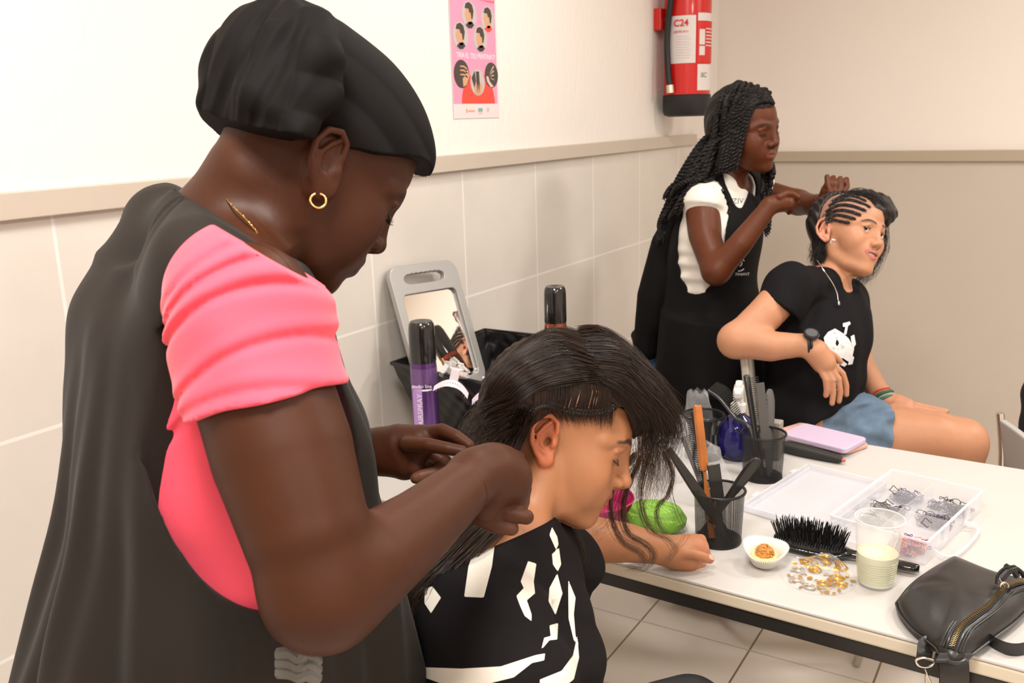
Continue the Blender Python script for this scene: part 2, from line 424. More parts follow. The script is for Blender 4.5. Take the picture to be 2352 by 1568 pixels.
st(MB().box((cx_, YB + .1, (ZC + 1.30) / 2), (lx + .4, .2, ZC - 1.30)), 'wall_back', smoothwall)
st(MB().box((cx_, YB + .1, .65), (lx + .4, .2, 1.30)), 'wall_back_lower', greywall)
st(MB().box((XR + .1, cy_, ZC / 2), (.2, ly, ZC)), 'wall_right', smoothwall)
st(MB().box((cx_, YF - .1, ZC / 2), (lx + .4, .2, ZC)), 'wall_front', smoothwall)
trimm = mat('trim_paint', (.57, .49, .41), .45, vary=.05, vscale=3)
st(MB().box((XL + .009, (YF + 3.86) / 2, 1.3895), (.018, 3.86 - YF, .043)), 'trim_1', trimm, bevel=.002)
st(MB().box((cx_ + .03, YB - .009, 1.301), (lx - .06, .018, .044)), 'trim_2', mat('trim_beige', (.43, .355, .26), .45), bevel=.003)
# ceiling beams seen in the mirror, and the lamp panels
for x in (-.62, .9):
    st(MB().box((x, cy_, ZC - .03), (.08, ly, .06)), 'trim_3', trimm)
lampm = mat('lamp_white', (.85, .85, .83), .4)
em = mat('lamp_diffuser', (1, .9, .8), .5); _b = em.node_tree.nodes['Principled BSDF']
_b.inputs['Emission Color'].default_value = (1, .86, .7, 1); _b.inputs['Emission Strength'].default_value = 3
for (x, y, s_) in ((-.35, .15, .5), (.20, 2.0, .28), (-.70, 2.05, .28), (1.6, .3, .5), (1.25, 2.9, .4), (1.4, -1.4, .6)):
    e = empty('ceiling_lamp', (x, y, ZC), {-.35: 'square ceiling lamp nearest the camera, over the left wall', .20: 'small square ceiling lamp above the middle of the table', -.70: 'small square ceiling lamp above the wall end of the table', 1.6: 'square ceiling lamp to the right of the table', 1.25: 'added square ceiling lamp brightening the back wall', 1.4: 'large square ceiling lamp behind the camera'}[x], 'lamp', 'square ceiling lamps')
    MB().box((x, y, ZC - .012), (s_ + .05, s_ + .05, .024)).build('lamp_frame', lampm, e, smooth=False)
    MB().box((x, y, ZC - .027), (s_, s_, .006)).build('diffuser', em, e, smooth=False)
# ------------------------------------------------------------------ table
TZ = .73; TX0, TX1, TY0, TY1 = -1.285, .52, 1.352, 2.172
tbl = empty('folding_table', ((TX0 + TX1) / 2, (TY0 + TY1) / 2, 0), 'long white table with cream edge and black metal rail, hair tools laid on it', 'table')
tw = mat('table_laminate', (.545, .515, .485), .38, vary=.02); te = mat('table_edge', (.62, .54, .42), .45); tb = mat('table_rail', (.018, .015, .013), .4)
tc_ = ((TX0 + TX1) / 2, (TY0 + TY1) / 2)
MB().box((*tc_, TZ - .003), (TX1 - TX0, TY1 - TY0, .006)).build('tabletop', tw, tbl, smooth=False, bevel=.0025)
MB().box((*tc_, TZ - .0175), (TX1 - TX0 - .001, TY1 - TY0 - .001, .023)).build('edge_band', te, tbl, smooth=False, bevel=.004)
r_ = MB()
for y in (TY0 + .016, TY1 - .016): r_.box((tc_[0], y, TZ - .042), (TX1 - TX0 - .03, .022, .026))
for x in (TX0 + .026, TX1 - .026): r_.box((x, tc_[1], TZ - .042), (.022, TY1 - TY0 - .03, .026))
r_.build('rail', tb, tbl, smooth=False, bevel=.002)
lg = mat('leg_grey', (.42, .40, .36), .35, metal=.3)
for x in (TX0 + .05, TX1 - .05):
    for y in (TY0 + .06, TY1 - .06):
        MB().tube([(x, y, TZ - .05), (x, y, .012)], .0125, 14).lathe((x, y, 0), [(.017, 0), (.017, .018), (.013, .022)], 14).build('leg', lg, tbl)
tbl.rotation_euler = (0, 0, math.radians(-2.2))
# ------------------------------------------------------------------ chairs behind and beside the table
chm = mat('chrome', (.75, .72, .68), .12, metal=1)
def chair(loc, rz, label, m_seat, m_frame, feet=None):
    e = empty('chair', loc, label, 'chair'); e.rotation_euler = (0, 0, rz)
    def lp(o): o.parent = e; return o
    # local: +x forward
    s_ = MB().box((0, 0, .445), (.40, .42, .035)).build('seat', m_seat, smooth=False, bevel=.015); lp(s_)
    bk = MB()
    n = 12; v = []; f = []
    for i in range(n + 1):
        y = -.20 + .4 * i / n
        for z in (.60, .80):
            for t in (0, .02): v.append((-.215 + .03 * math.cos(y * 6) - .03 * (z - .6) / .2 - t, y, z))
    for i in range(n):
        a = i * 4; b = a + 4
        f += [(a, b, b + 2, a + 2), (a + 1, a + 3, b + 3, b + 1), (a, a + 1, b + 1, b), (a + 2, b + 2, b + 3, a + 3)]
    f += [(0, 2, 3, 1), (n * 4, n * 4 + 1, n * 4 + 3, n * 4 + 2)]
    lp(bk.add(v, f).build('backrest', m_seat, smooth=False, bevel=.006))
    for s in (-1, 1):
        y = .20 * s; ff, fb = np.array([.21, y * 1.1, .008]), np.array([-.24, y * 1.1, .008])
        if feet and s < 0: cc, ss = math.cos(rz), math.sin(rz); ff, fb = [np.array([(q[0] - loc[0]) * cc + (q[1] - loc[1]) * ss, -(q[0] - loc[0]) * ss + (q[1] - loc[1]) * cc, .008]) for q in feet]
        lp(MB().tube(spline([(.17, y, .435), ff * .5 + (.08, y * .5, .22), ff], 10), .011, 10).build('leg', m_frame))
        lp(MB().tube(spline([(-.17, y, .435), fb * .5 + (-.10, y * .5, .22), fb], 10), .011, 10).build('leg', m_frame))
        lp(MB().tube(spline([(-.17, y, .43), (-.22, y, .52), (-.235, y, .7), (-.25, y, .82)], 12), .011, 10).build('back_post', m_frame))
    lp(MB().tube([(.17, -.2, .43), (.17, .2, .43)], .009, 8).build('crossbar', m_frame))
    return e
# ------------------------------------------------------------------ poster on the left wall
def poster():
    a, b, c = PX(1036, -2, XL), PX(1041, 271, XL), PX(1146, 271, XL)
    y0, y1, z0 = b[1], c[1], 1.503; W = y1 - y0; H = .335; X = XL + .0015
    e = empty('poster', (X, (y0 + y1) / 2, z0 + H / 2), 'pink hairstyle poster with round photos and a red circle, taped on the plaster wall', 'poster')
    ex, ey, ez = np.array([0, 1., 0]), np.array([0, 0, 1.]), np.array([1., 0, 0]); o = np.array([X, y0, z0])
    M = lambda n, c_: mat('print_' + n, c_, .35, coat=.3)
    def rect(n, u0, v0, u1, v1, k, m): MB().prism([(u0 * W, v0 * H), (u1 * W, v0 * H), (u1 * W, v1 * H), (u0 * W, v1 * H)], o + ez * k * .0003, ex, ey, ez, .0003).build(n, m, e, smooth=False)
    rect('sheet', 0, 0, 1, 1, 0, M('sheet', (.80, .68, .68))); rect('pink_panel', .01, .115, .965, 1, 1, M('pink', (.80, .30, .46)))
    def poly(n, pts, k, m, par=None): return MB().prism([(p[0] * W, p[1] * H) for p in pts], o + ez * k * .0003, ex, ey, ez, .0003).build(n, m, par or e, smooth=False)
    def disc(cx, cy, r, n=28, a0=0, a1=2 * math.pi): return [(cx + r * math.cos(a0 + (a1 - a0) * i / n), cy + r * W / H * math.sin(a0 + (a1 - a0) * i / n)) for i in range(n if a1 > 6 else n + 1)]
    poly('red_half_circle', disc(.54, .117, .36, 28, 0, math.pi), 2, M('red', (.80, .055, .03)))
    sk, hr, dk, gr = M('skin', (.62, .33, .19)), M('hair', (.045, .03, .025)), M('shirt', (.03, .02, .03)), M('grey', (.52, .47, .46))
    for cx, cy, r, kind in ((.40, .80, .155, 0), (.80, .785, .15, 1), (.20, .635, .155, 2), (.62, .625, .15, 3), (.195, .345, .16, 4), (.53, .285, .155, 5), (.84, .345, .15, 6)):
        d = poly('round_photo', disc(cx, cy, r), 3, gr if kind < 4 else (hr if kind in (4, 6) else gr))
        q = lambda pts: [(cx + r * x, cy + r * W / H * y) for x, y in pts]
        if kind < 4:
            poly('shirt', q([(-.55, -.75), (-.2, -.95), (.25, -.95), (.62, -.7), (.35, -.45), (-.2, -.5)]), 4, dk if kind != 1 else M('red', (.8, .05, .03)), d)
            poly('face', q([(-.5, .3), (-.62, -.02), (-.5, -.2), (-.42, -.5), (-.1, -.45), (-.15, -.7), (.3, -.65), (.35, 0), (.3, .5), (-.3, .6)]), 4, sk, d)
            poly('hair', q([(-.6, .45), (-.45, .8), (.0, .93), (.4, .75), (.58, .3), (.42, -.25), (.28, -.3), (.2, .15), (0, .2), (-.1, .45)]), 5, hr, d)
        elif kind == 4:
            poly('face', q([(.1, -.3), (.15, -.9), (.6, -.75), (.95, -.2), (.85, .3), (.55, .2), (.5, -.1)]), 4, sk, d)
            for y in (.5, .22, -.08): poly('hair_parting', q([(-.2, y + .08), (.3, y + .1), (.75, y - .1), (.75, y - .2), (.3, y - .02), (-.2, y)]), 4, sk, d)
        elif kind == 5:
            poly('shoulders', q([(-.55, -.3), (-.4, -.85), (0, -.98), (.4, -.85), (.6, -.3), (.2, .1), (-.2, .1)]), 4, sk, d)
            poly('hair', q([(-.85, .3), (-.4, .85), (-.25, .1), (-.5, -.4)]), 4, hr, d)
            poly('hair', q([(-.22, .8), (.2, .8), (.25, -.1), (.12, -.8), (.02, 0), (-.12, -.8), (-.2, 0)]), 5, hr, d)
        else:
            poly('hand', q([(-.8, -.1), (-.5, -.1), (-.3, -.5), (.3, -.9), (-.2, -.95), (-.7, -.5)]), 4, M('pale', (.66, .48, .42)), d)
            for k in range(4): poly('hair_parting', q([(-.3, .1 - .1 * k), (.3, .75 - .35 * k), (.4, .65 - .35 * k)]), 4, M('pale', (.66, .48, .42)), d)
    red = M('lettering_red', (.62, .04, .06)); wh = M('lettering_white', (.9, .8, .82))
    T = lambda s, sz, u, v, m_, sx=1: text(s, sz, o + ex * u * W + ey * v * H + ez * .0008, ex, ey, m_, e, sx=sx)
    T('PENTINANT VINCLES', .0285, .5, .945, red, .78); T('TRIA EL TEU PENTINAT!', .019, .52, .487, wh, .93)
    orr = M('logo_orange', (.85, .35, .2)); grn = M('logo_green', (.2, .4, .35))
    rect('logo', .26, .045, .295, .075, 1, orr); rect('logo', .31, .05, .45, .065, 1, orr); rect('logo', .52, .05, .62, .08, 1, grn); rect('logo', .53, .035, .61, .042, 1, orr)
    poly('logo', disc(.74, .065, .03), 1, M('logo_grey', (.6, .5, .5)))
poster()
# ------------------------------------------------------------------ fire extinguisher
def extinguisher():
    c = np.array([-1.335, 3.50, 1.487]); r = .088
    e = empty('fire_extinguisher', c, 'red fire extinguisher with black base hung in the corner beside the left wall', 'fire extinguisher')
    red = mat('extinguisher_red', (.62, .012, .008), .28, coat=.3); blk = mat('rubber_black', (.012, .011, .011), .5)
    L = lambda n, prof, m: MB().lathe(c, prof, 48).build(n, m, e)
    L('cylinder', [(r, .05), (r, .42), (r * .97, .46), (r * .8, .50), (r * .5, .53), (.02, .545), (.02, .57)], red)
    L('base', [(r * .8, 0), (r * .98, .006), (r * 1.04, .02), (r * 1.04, .078), (r, .082)], blk)
    L('valve', [(.022, .565), (.028, .57), (.028, .60), (.016, .605), (.016, .64)], mat('brass', (.6, .45, .2), .3, metal=1))
    MB().box(c + (0, -.03, .66), (.022, .12, .02)).box(c + (0, -.02, .63), (.022, .1, .014)).build('handle', blk, e, bevel=.004, smooth=False)
    # the side seen by the camera
    d = (CAM - c)[:2]; a0 = math.atan2(d[1], d[0])
    def patch(n, u0, u1, z0, z1, m, off=.0012, par=None):
        # u in radians to the right as seen
        k = 12; A = [a0 + u0 + (u1 - u0) * i / k for i in range(k + 1)]; v = []; f = []
        for a in A:
            for z in (z0, z1):
                for q in (r + off, r + off + .0006): v.append(c + (q * math.cos(a), q * math.sin(a), z))
        for i in range(k):
            b = i * 4; g = b + 4; f += [(b + 1, g + 1, g + 3, b + 3), (b, b + 2, g + 2, g), (b, g, g + 1, b + 1), (b + 2, b + 3, g + 3, g + 2)]
        f += [(0, 1, 3, 2), (k * 4, k * 4 + 2, k * 4 + 3, k * 4 + 1)]
        return MB().add(v, f).build(n, m, par or e)
    wh = mat('label_white', (.75, .68, .66), .4); gy = mat('label_grey_print', (.35, .32, .32), .4); lr = mat('label_red', (.65, .02, .015), .4)
    lb = patch('label', -1.25, .34, .195, .365, wh)
    sd = patch('instruction_label', .40, 1.5, .195, .375, lr); patch('label_header', .42, 1.5, .345, .373, wh, .0022, sd)
    patch('pictogram', .50, .78, .26, .315, wh, .0022, sd); patch('pictogram', .50, .78, .222, .255, wh, .0022, sd)
    for k in range(6): patch('print_line', .84, 1.4, .315 - .012 * k, .319 - .012 * k, wh, .0022, sd)
    ml = patch('maintenance_label', .44, 1.5, .095, .19, wh)
    for k in range(9): patch('print_line', -.5 + .02 * (k % 3), .1 + .06 * (k % 2), .29 - .0095 * k, .2905 - .0095 * k, gy, .0022, lb)
    a = a0 - .28; n = np.array([math.cos(a), math.sin(a), 0]); t = np.array([-n[1], n[0], 0])
    text('C24', .034, c + n * (r + .0035) + (0, 0, .338), t, (0, 0, 1), lr, lb, weight=.0006)
    text('SERVEI 24 H', .011, c + n * (r + .0035) + (0, 0, .308), t, (0, 0, 1), lr, lb)
    a = a0 + .75; n = np.array([math.cos(a), math.sin(a), 0]); t = np.array([-n[1], n[0], 0])
    text('SC', .024, c + n * (r + .004) + (0, 0, .15), t, (0, 0, 1), gy, ml, weight=.0005)
    # hose down the front-left
    def on(u, z, k=.016): a = a0 + u; return c + ((r + k) * math.cos(a), (r + k) * math.sin(a), z)
    MB().tube(spline([c + (.0, -.03, .60), on(-.5, .56, .02), on(-.62, .45), on(-.78, .34), on(-.82, .26), on(-.74, .16), on(-.66, .115)], 40), .0115, 14).build('hose', blk, e)
    MB().tube([on(-.66, .117), on(-.63, .088)], .0145, 14).build('nozzle', mat('nozzle_metal', (.7, .62, .5), .3, metal=.7), e)
    MB().box(c + (-.09, -.03, .36), (.03, .11, .08)).build('bracket', red, e, bevel=.004, smooth=False)
extinguisher()
# ------------------------------------------------------------------ basket, mirror, sprays
def basket():
    e = empty('woven_basket', (-1.2, 1.85, TZ), 'black woven plastic basket holding clips and a mirror, at the wall end of the table', 'basket')
    blk = mat('basket_black', (.006, .0055, .0055), .3, coat=.25)
    b = [(-1.285, 1.70), (-1.07, 1.70), (-1.07, 2.04), (-1.285, 2.04)]; t = [(-1.385, 1.68), (-1.05, 1.625), (-1.035, 2.08), (-1.375, 2.08)]
    H = .198; N = 26; rows = 9
    def wall(off, sgn):
        per = []
        for i in range(4):
            for k in range(N):
                u = k / N; per.append([np.array(b[i]) * (1 - u) + np.array(b[(i + 1) % 4]) * u, np.array(t[i]) * (1 - u) + np.array(t[(i + 1) % 4]) * u, i, k])
        return per
    per = wall(0, 1); n = len(per); v = []; f = []
    cen = np.array([-1.21, 1.86])
    RR = rows * 4
    for j in range(RR + 1):
        w_ = j / RR
        for i, (pb, pt, s_, k) in enumerate(per):
            p = pb * (1 - w_) + pt * w_; dn = p - cen; dn = np.array([dn[0] if s_ in (1, 3) else 0, dn[1] if s_ in (0, 2) else 0]); dn /= np.linalg.norm(dn) + 1e-9
            par = ((k // 2) + int(j // 4)) % 2; ph = math.sin((k % 2 + .5) / 2 * math.pi) * math.sin(((j % 4) / 4) * math.pi)
            p = p + dn * (.0022 * (1 if par else -1) * ph)
            v.append((p[0], p[1], TZ + .003 + H * w_))
    v = np.array(v); f = [(j * n + i, j * n + (i + 1) % n, (j + 1) * n + (i + 1) % n, (j + 1) * n + i) for j in range(RR) for i in range(n)]
    o = MB().add(v, f).build('woven_wall', blk, e); s_ = o.modifiers.new('s', 'SOLIDIFY'); s_.thickness = .004
    MB().add([(x, y, TZ + z) for z in (.001, .006) for x, y in b], [(3, 2, 1, 0), (4, 5, 6, 7), (0, 1, 5, 4), (1, 2, 6, 5), (2, 3, 7, 6), (3, 0, 4, 7)]).build('bottom', blk, e, smooth=False)
    rim = [(x, y, TZ + H + .003) for x, y in t]; rr = []
    for i in range(4):
        for u in np.linspace(0, 1, 6)[:-1]: rr.append(np.array(rim[i]) * (1 - u) + np.array(rim[(i + 1) % 4]) * u)
    rr.append(rr[0]); MB().tube(rr, .005, 8, cap=False).build('rim', blk, e)
basket()
def hand_mirror():
    TL = PX(886, 618, XL + .014); ln, rl, yw = .36, .045, -.14
    ex = np.array([0, 1., 0]); ey = np.array([math.sin(ln), 0, -math.cos(ln)]); ex, ey = ex * math.cos(rl) + ey * math.sin(rl), ey * math.cos(rl) - ex * math.sin(rl)
    ex, ey = rz(yw) @ ex, rz(yw) @ ey; nrm = np.cross(ey, ex); nrm *= math.copysign(1, nrm[0]); W, L = .232, .325; o = TL
    e = empty('hand_mirror', o, 'grey framed hairdresser hand mirror with scalloped handle slot, standing in the black basket', 'mirror')
    gm = mat('mirror_frame', (.40, .39, .38), .32, metal=.3)
    def P2(u, v): return (u * W, v)
    def rr(u0, v0, u1, v1, r, n=6):
        out = []
        for (cx, cy, a0) in ((u1 - r, v0 + r, -math.pi / 2), (u1 - r, v1 - r, 0), (u0 + r, v1 - r, math.pi / 2), (u0 + r, v0 + r, math.pi)):
            for i in range(n + 1): a = a0 + math.pi / 2 * i / n; out.append((cx + r * math.cos(a), cy + r * math.sin(a)))
        return out
    outer = rr(0, 0, W, L, .03, 8)
    slot = []
    a0, a1, v0, v1 = .17 * W, .80 * W, .018, .050
    m_ = 40
    for i in range(m_ + 1):
        u = i / m_; env = min(1, math.sqrt(max(0, 1 - (2 * u - 1) ** 6)))
        slot.append((a0 + (a1 - a0) * u, (v0 + v1) / 2 - (v1 - v0) / 2 * env + .0022 * abs(math.sin(u * math.pi * 9)) * env))
    for i in range(m_, -1, -1):
        u = i / m_; env = min(1, math.sqrt(max(0, 1 - (2 * u - 1) ** 6)))
        if 0 < i < m_: slot.append((a0 + (a1 - a0) * u, (v0 + v1) / 2 + (v1 - v0) / 2 * env))
    inner = rr(.085 * W, .070, .915 * W, L - .02, .018, 6)
    c = bpy.data.curves.new('f', 'CURVE'); c.dimensions = '2D'; c.fill_mode = 'BOTH'; c.extrude = .006; c.bevel_depth = .0022; c.bevel_resolution = 2
    for pts in (outer, slot, inner):
        sp = c.splines.new('POLY'); sp.points.add(len(pts) - 1); sp.use_cyclic_u = True
        for i, p in enumerate(pts): sp.points[i].co = (p[0], -p[1], 0, 1)
    t = bpy.data.objects.new('t', c); COL.objects.link(t); dg = bpy.context.evaluated_depsgraph_get()
    me = bpy.data.meshes.new_from_object(t.evaluated_get(dg)); bpy.data.objects.remove(t)
    v = np.zeros(len(me.vertices) * 3); me.vertices.foreach_get('co', v); v = v.reshape(-1, 3)
    me.vertices.foreach_set('co', (o + v[:, :1] * ex - v[:, 1:2] * ey + v[:, 2:] * nrm).astype(np.float32).ravel()); me.materials.clear(); me.materials.append(gm); me.update()
    fo = bpy.data.objects.new('frame', me); COL.objects.link(fo); setpar(fo, e)
    if (np.cross(ex, -ey) @ nrm) < 0: me.flip_normals()
    MB().prism([(p[0], p[1]) for p in rr(.08 * W, .066, .92 * W, L - .016, .018)], o - nrm * .003, ex, ey, nrm, .002).build('mirror_glass', mat('mirror_glass', (.92, .9, .86), .02, metal=1), e, smooth=False)
    bk_ = rr(.02 * W, .062, .98 * W, L - .005, .02)
    MB().prism(bk_, o - nrm * .0065, ex, ey, nrm, .0025).build('back_cover', gm, e, smooth=False)
hand_mirror()
def spray_can(loc, r, h, cap_h, body, stripe, dark, label, words, ang):
    e = empty('hairspray_can', loc, label, 'hairspray', 'hairspray cans')
    L = lambda n, prof, m: MB().lathe(loc, prof, 40).build(n, m, e)
    L('can', [(r * .9, 0), (r, .006), (r, h - cap_h - .012), (r * .96, h - cap_h)], body)
    L('shoulder_band', [(r + .0003, h - cap_h - .05), (r + .0004, h - cap_h - .03), (r + .0003, h - cap_h - .012)], stripe)
    cap = L('cap', [(r * .99, h - cap_h), (r * 1.01, h - cap_h + .004), (r * .99, h - .018), (r * .93, h - .006), (r * .8, h), (r * .5, h - .001), (.0, h - .003)], mat('cap_black', (.012, .011, .011), .18, coat=.5))
    loc = np.array(loc, float); d = (CAM - loc)[:2]; a0 = math.atan2(d[1], d[0])
    def strip(n, u0, u1, z0, z1, m):
        k = 10; v = []; f = []
        for i in range(k + 1):
            a = a0 + u0 + (u1 - u0) * i / k
            for z in (z0, z1):
                for q in (r + .0004, r + .001): v.append(loc + (q * math.cos(a), q * math.sin(a), z))
        for i in range(k):
            b = i * 4; g = b + 4; f += [(b + 1, g + 1, g + 3, b + 3), (b, b + 2, g + 2, g), (b, g, g + 1, b + 1), (b + 2, b + 3, g + 3, g + 2)]
        return MB().add(v, f).build(n, m, e)
    strip('label_panel', -1.1, -.22, .02, h - cap_h - .05, dark)
    strip('label_rule', -.95, .55, h - cap_h - .062, h - cap_h - .058, mat('foil_white', (.8, .76, .8), .4))
    a = a0 - .38; n = np.array([math.cos(a), math.sin(a), 0]); t = np.array([-n[1], n[0], 0])
    lw = mat('lettering_pale', (.8, .74, .8), .4)
    text(words, .017, loc + n * (r + .002) + (0, 0, h * .40), (0, 0, 1), -t, lw, e)
    n0 = np.array([math.cos(a0 - .2), math.sin(a0 - .2), 0]); t0 = np.array([-n0[1], n0[0], 0])
    text('studio line', .011, loc + n0 * (r + .003) + (0, 0, h - cap_h - .050), t0, (0, 0, 1), lw, e)
pur = mat('can_purple', (.13, .055, .21), .22, metal=.6); purl = mat('can_lilac', (.46, .27, .62), .35, metal=.1)
spray_can((-1.222, 1.594, TZ), .0300, .338, .092, pur, mat('can_violet', (.19, .1, .27), .25, metal=.5), purl, 'purple hairspray can with black cap in front of the basket', 'HAIRSPRAY', 0)
cop = mat('can_copper', (.36, .09, .045), .2, metal=.6)
spray_can((-1.108, 2.005, TZ + .007), .0285, .348, .092, cop, mat('can_dark_copper', (.14, .04, .03), .22, metal=.6), mat('can_orange', (.5, .16, .09), .3, metal=.3), 'copper red hairspray can with black cap behind the basket', 'HAIRSPRAY', 0)
def clip(loc, ex, ey, L, m, label):
    "butterfly hair claw: two toothed wings and a finger tab"
    ex = np.array(ex, float); ex /= np.linalg.norm(ex); ey = np.array(ey, float); ey -= ex * (ex @ ey); ey /= np.linalg.norm(ey); ez = np.cross(ex, ey)
    e = empty('hair_clip', loc, label, 'hair clip', 'pale butterfly hair clips'); o = np.array(loc, float)
    def wing(s):
        n = 24; v = []; f = []
        for i in range(n + 1):
            u = i / n * 2 - 1; top = -.022 * u * u; w_ = .016 * (1 - .25 * abs(u))
            for (a, b) in ((top, 0), (top - w_, .006 * s)):
                for t in (-.0008, .0008): v.append(o + ex * u * L / 2 + ey * a + ez * (b + s * .004 + t))
        for i in range(n):
            b = i * 4; g = b + 4; f += [(b, g, g + 2, b + 2), (b + 1, b + 3, g + 3, g + 1), (b, b + 1, g + 1, g), (b + 2, g + 2, g + 3, b + 3)]
        w_ = MB().add(v, f)
        w_.build('wing', m, e)
        tt = MB()
        for i in range(13):
            u = (i + .5) / 13 * 2 - 1; a = -.022 * u * u - .010
            tt.box(o + ex * u * L / 2 * .9 + ey * a + ez * s * .0075, (.0012, .0012, .009), np.stack([ex, ez, ey], 1))
        tt.build('teeth', mat('clip_tooth', (.2, .17, .2), .4), e, smooth=False)
    wing(1); wing(-1)
    MB().box(o + ey * .011, (.02, .006, .026), np.stack([ex, ez, ey], 1)).box(o + ey * .024, (.028, .004, .006), np.stack([ex, ez, ey], 1)).build('finger_tab', m, e, bevel=.002, smooth=False)
cp = mat('clip_plastic', (.66, .58, .62), .35, sss=0); cl = mat('clip_lilac', (.58, .48, .62), .35)
pc = PZ(1042, 872, .940); clip(pc, R_ + .22 * U_ * -1, U_ + .1 * R_, .078, cp, 'white butterfly hair clip hooked on the basket rim beside the purple can')
pc = PZ(1122, 893, .940); clip(pc, R_, U_, .070, cl, 'lilac butterfly hair clip on the basket rim, at the back of the dark hair')
# clear clips heaped inside the basket
clr = mat('clear_plastic', (.95, .93, .9), .12, alpha=.45, spec=.8)
for k, (x, y) in enumerate(((1020, 850), (1036, 842), (1050, 851), (1062, 862))):
    p = PZ(x, y, .94); bb = MB()
    bb.box(p, (.012, .03, .018), rotm((1, 1, .3), .7 + k)); bb.box(p + (.004, .01, .012), (.02, .006, .016), rotm((.3, 1, .5), 1.1 * k))
    o = bb.build('clear_clip', clr, smooth=False, bevel=.002); tag(o, ('clear plastic clip leftmost in the basket heap', 'clear plastic clip highest in the heap before the mirror', 'clear plastic clip between the highest one and the black rim', 'clear plastic clip rightmost in the basket heap')[k], 'hair clip', 'clear clips in the basket')
# ------------------------------------------------------------------ things on the table
def meshmat():
    m = mat('wire_mesh', (.03, .028, .026), .4, metal=.6); nt = m.node_tree; b = nt.nodes['Principled BSDF']
    tc = nt.nodes.new('ShaderNodeTexCoord'); sp = nt.nodes.new('ShaderNodeSeparateXYZ'); nt.links.new(tc.outputs['Object'], sp.inputs[0])
    def M(op, a, b_=None):
        n = nt.nodes.new('ShaderNodeMath'); n.operation = op
        for i, q in enumerate((a, b_)):
            if q is None: continue
            if isinstance(q, (int, float)): n.inputs[i].default_value = q
            else: nt.links.new(q, n.inputs[i])
        return n.outputs[0]
    u = M('MULTIPLY', M('ARCTAN2', sp.outputs[1], sp.outputs[0]), 100 / (2 * math.pi)); v = M('MULTIPLY', sp.outputs[2], 100 / .27)
    a = M('FRACT', M('ADD', u, v)); c = M('FRACT', M('SUBTRACT', u, v))
    s = M('MAXIMUM', M('LESS_THAN', a, .36), M('LESS_THAN', c, .36)); nt.links.new(s, b.inputs['Alpha']); return m
MM = meshmat(); bw = mat('black_wire', (.012, .011, .011), .35, metal=.3)
def pen_cup(x, y, label):
    e = empty('mesh_cup', (x, y, TZ), label, 'cup', 'black wire mesh cups'); h = .1
    def lp(o): o.parent = e; return o
    lp(MB().lathe((0, 0, 0), [(.0415, .004), (.0455, h)], 64, cap=False).build('mesh_wall', MM))
    lp(MB().lathe((0, 0, 0), [(.042, .0), (.0425, .002), (.042, .006), (.0, .006)], 48).build('base', bw))
    a = np.linspace(0, 2 * math.pi, 49); lp(MB().tube([(.0462 * math.cos(t), .0462 * math.sin(t), h) for t in a], .0026, 8, cap=False).build('rim', bw))
    return e
cA = (-.508, 1.526); cB = (-.526, 1.863); cC = (-.682, 1.925)
pen_cup(*cA, 'black mesh cup beside the resting hand, holding a wooden brush handle')
pen_cup(*cB, 'black mesh cup with grey and black brushes in front of the blue bottle')
pen_cup(*cC, 'black mesh cup farthest back, half hidden by the wooden handle')
bp = mat('black_plastic', (.014, .013, .012), .3, coat=.2); gp = mat('grey_plastic', (.085, .078, .072), .4); wd = mat('wood_handle', (.50, .15, .028), .32, coat=.3, vary=.3, vscale=18)
def prop(px, py, dd, base):
    "tip point at pixel & depth, and foot in the cup"
    return P(px, py, dd)
def stick(name, label, cat, foot, tip, parts):
    e = empty(name, foot, label, cat, 'combs and brushes in the cups')
    for p in parts: p(e, np.array(foot, float), np.array(tip, float))
    return e
def ax3(foot, tip, face):
    z = tip - foot; L = np.linalg.norm(z); z /= L; x = np.array(face, float) - z * (np.array(face, float) @ z); x /= np.linalg.norm(x); return x, np.cross(z, x), z, L
def comb(label, foot, tip, width, face, m, t0=.35, t1=1, side=1, name='comb', teeth=32, spine=.35):
    foot = np.array(foot, float); tip = np.array(tip, float); x, y, z, L = ax3(foot, tip, face)   # x: toward the viewer, y: across
    e = empty(name, foot, label, 'comb', 'combs and brushes in the cups'); R = np.stack([y, x, z], 1)
    w0 = width * spine
    MB().box(foot + z * L * (t0 + t1) / 2 + y * side * (width / 2 - w0 / 2), (w0, .0035, L * (t1 - t0)), R).box(foot + z * L * t0 / 2, (width * .4, .004, L * t0), R).build('spine', m, e, smooth=False, bevel=.0012)
    b = MB(); n = teeth
    for i in range(n):
        u = t0 + .01 + (t1 - t0 - .02) * i / (n - 1)
        b.box(foot + z * L * u - y * side * (w0 / 2), (width - w0, .002, L * (t1 - t0) / n * .5), R)
    b.build('teeth', m, e, smooth=False); return e
def bar(name, label, cat, foot, tip, secs, m, face, grp='combs and brushes in the cups', extra=None):
    "rounded flat bar: secs = (u, width, thickness)"
    foot = np.array(foot, float); tip = np.array(tip, float); x, y, z, L = ax3(foot, tip, face); e = empty(name, foot, label, cat, grp)
    b = MB(); n = 16; q = spline(secs, 28); V = []
    for u, w_, t in q:
        for k in range(n):
            a = 2 * math.pi * k / n; ca, sa = math.cos(a), math.sin(a); p = 2 / 3.
            V.append(foot + z * L * u + y * (w_ / 2) * math.copysign(abs(ca) ** p, ca) + x * (t / 2) * math.copysign(abs(sa) ** p, sa))
    f = [(i * n + j, i * n + (j + 1) % n, (i + 1) * n + (j + 1) % n, (i + 1) * n + j) for i in range(len(q) - 1) for j in range(n)] + [tuple(range(n - 1, -1, -1)), tuple((len(q) - 1) * n + j for j in range(n))]
    b.add(V, f).build('handle', m, e)
    if extra: extra(e, x, y, z, L, foot)
    return e
tv = -F_
z0 = TZ + .008
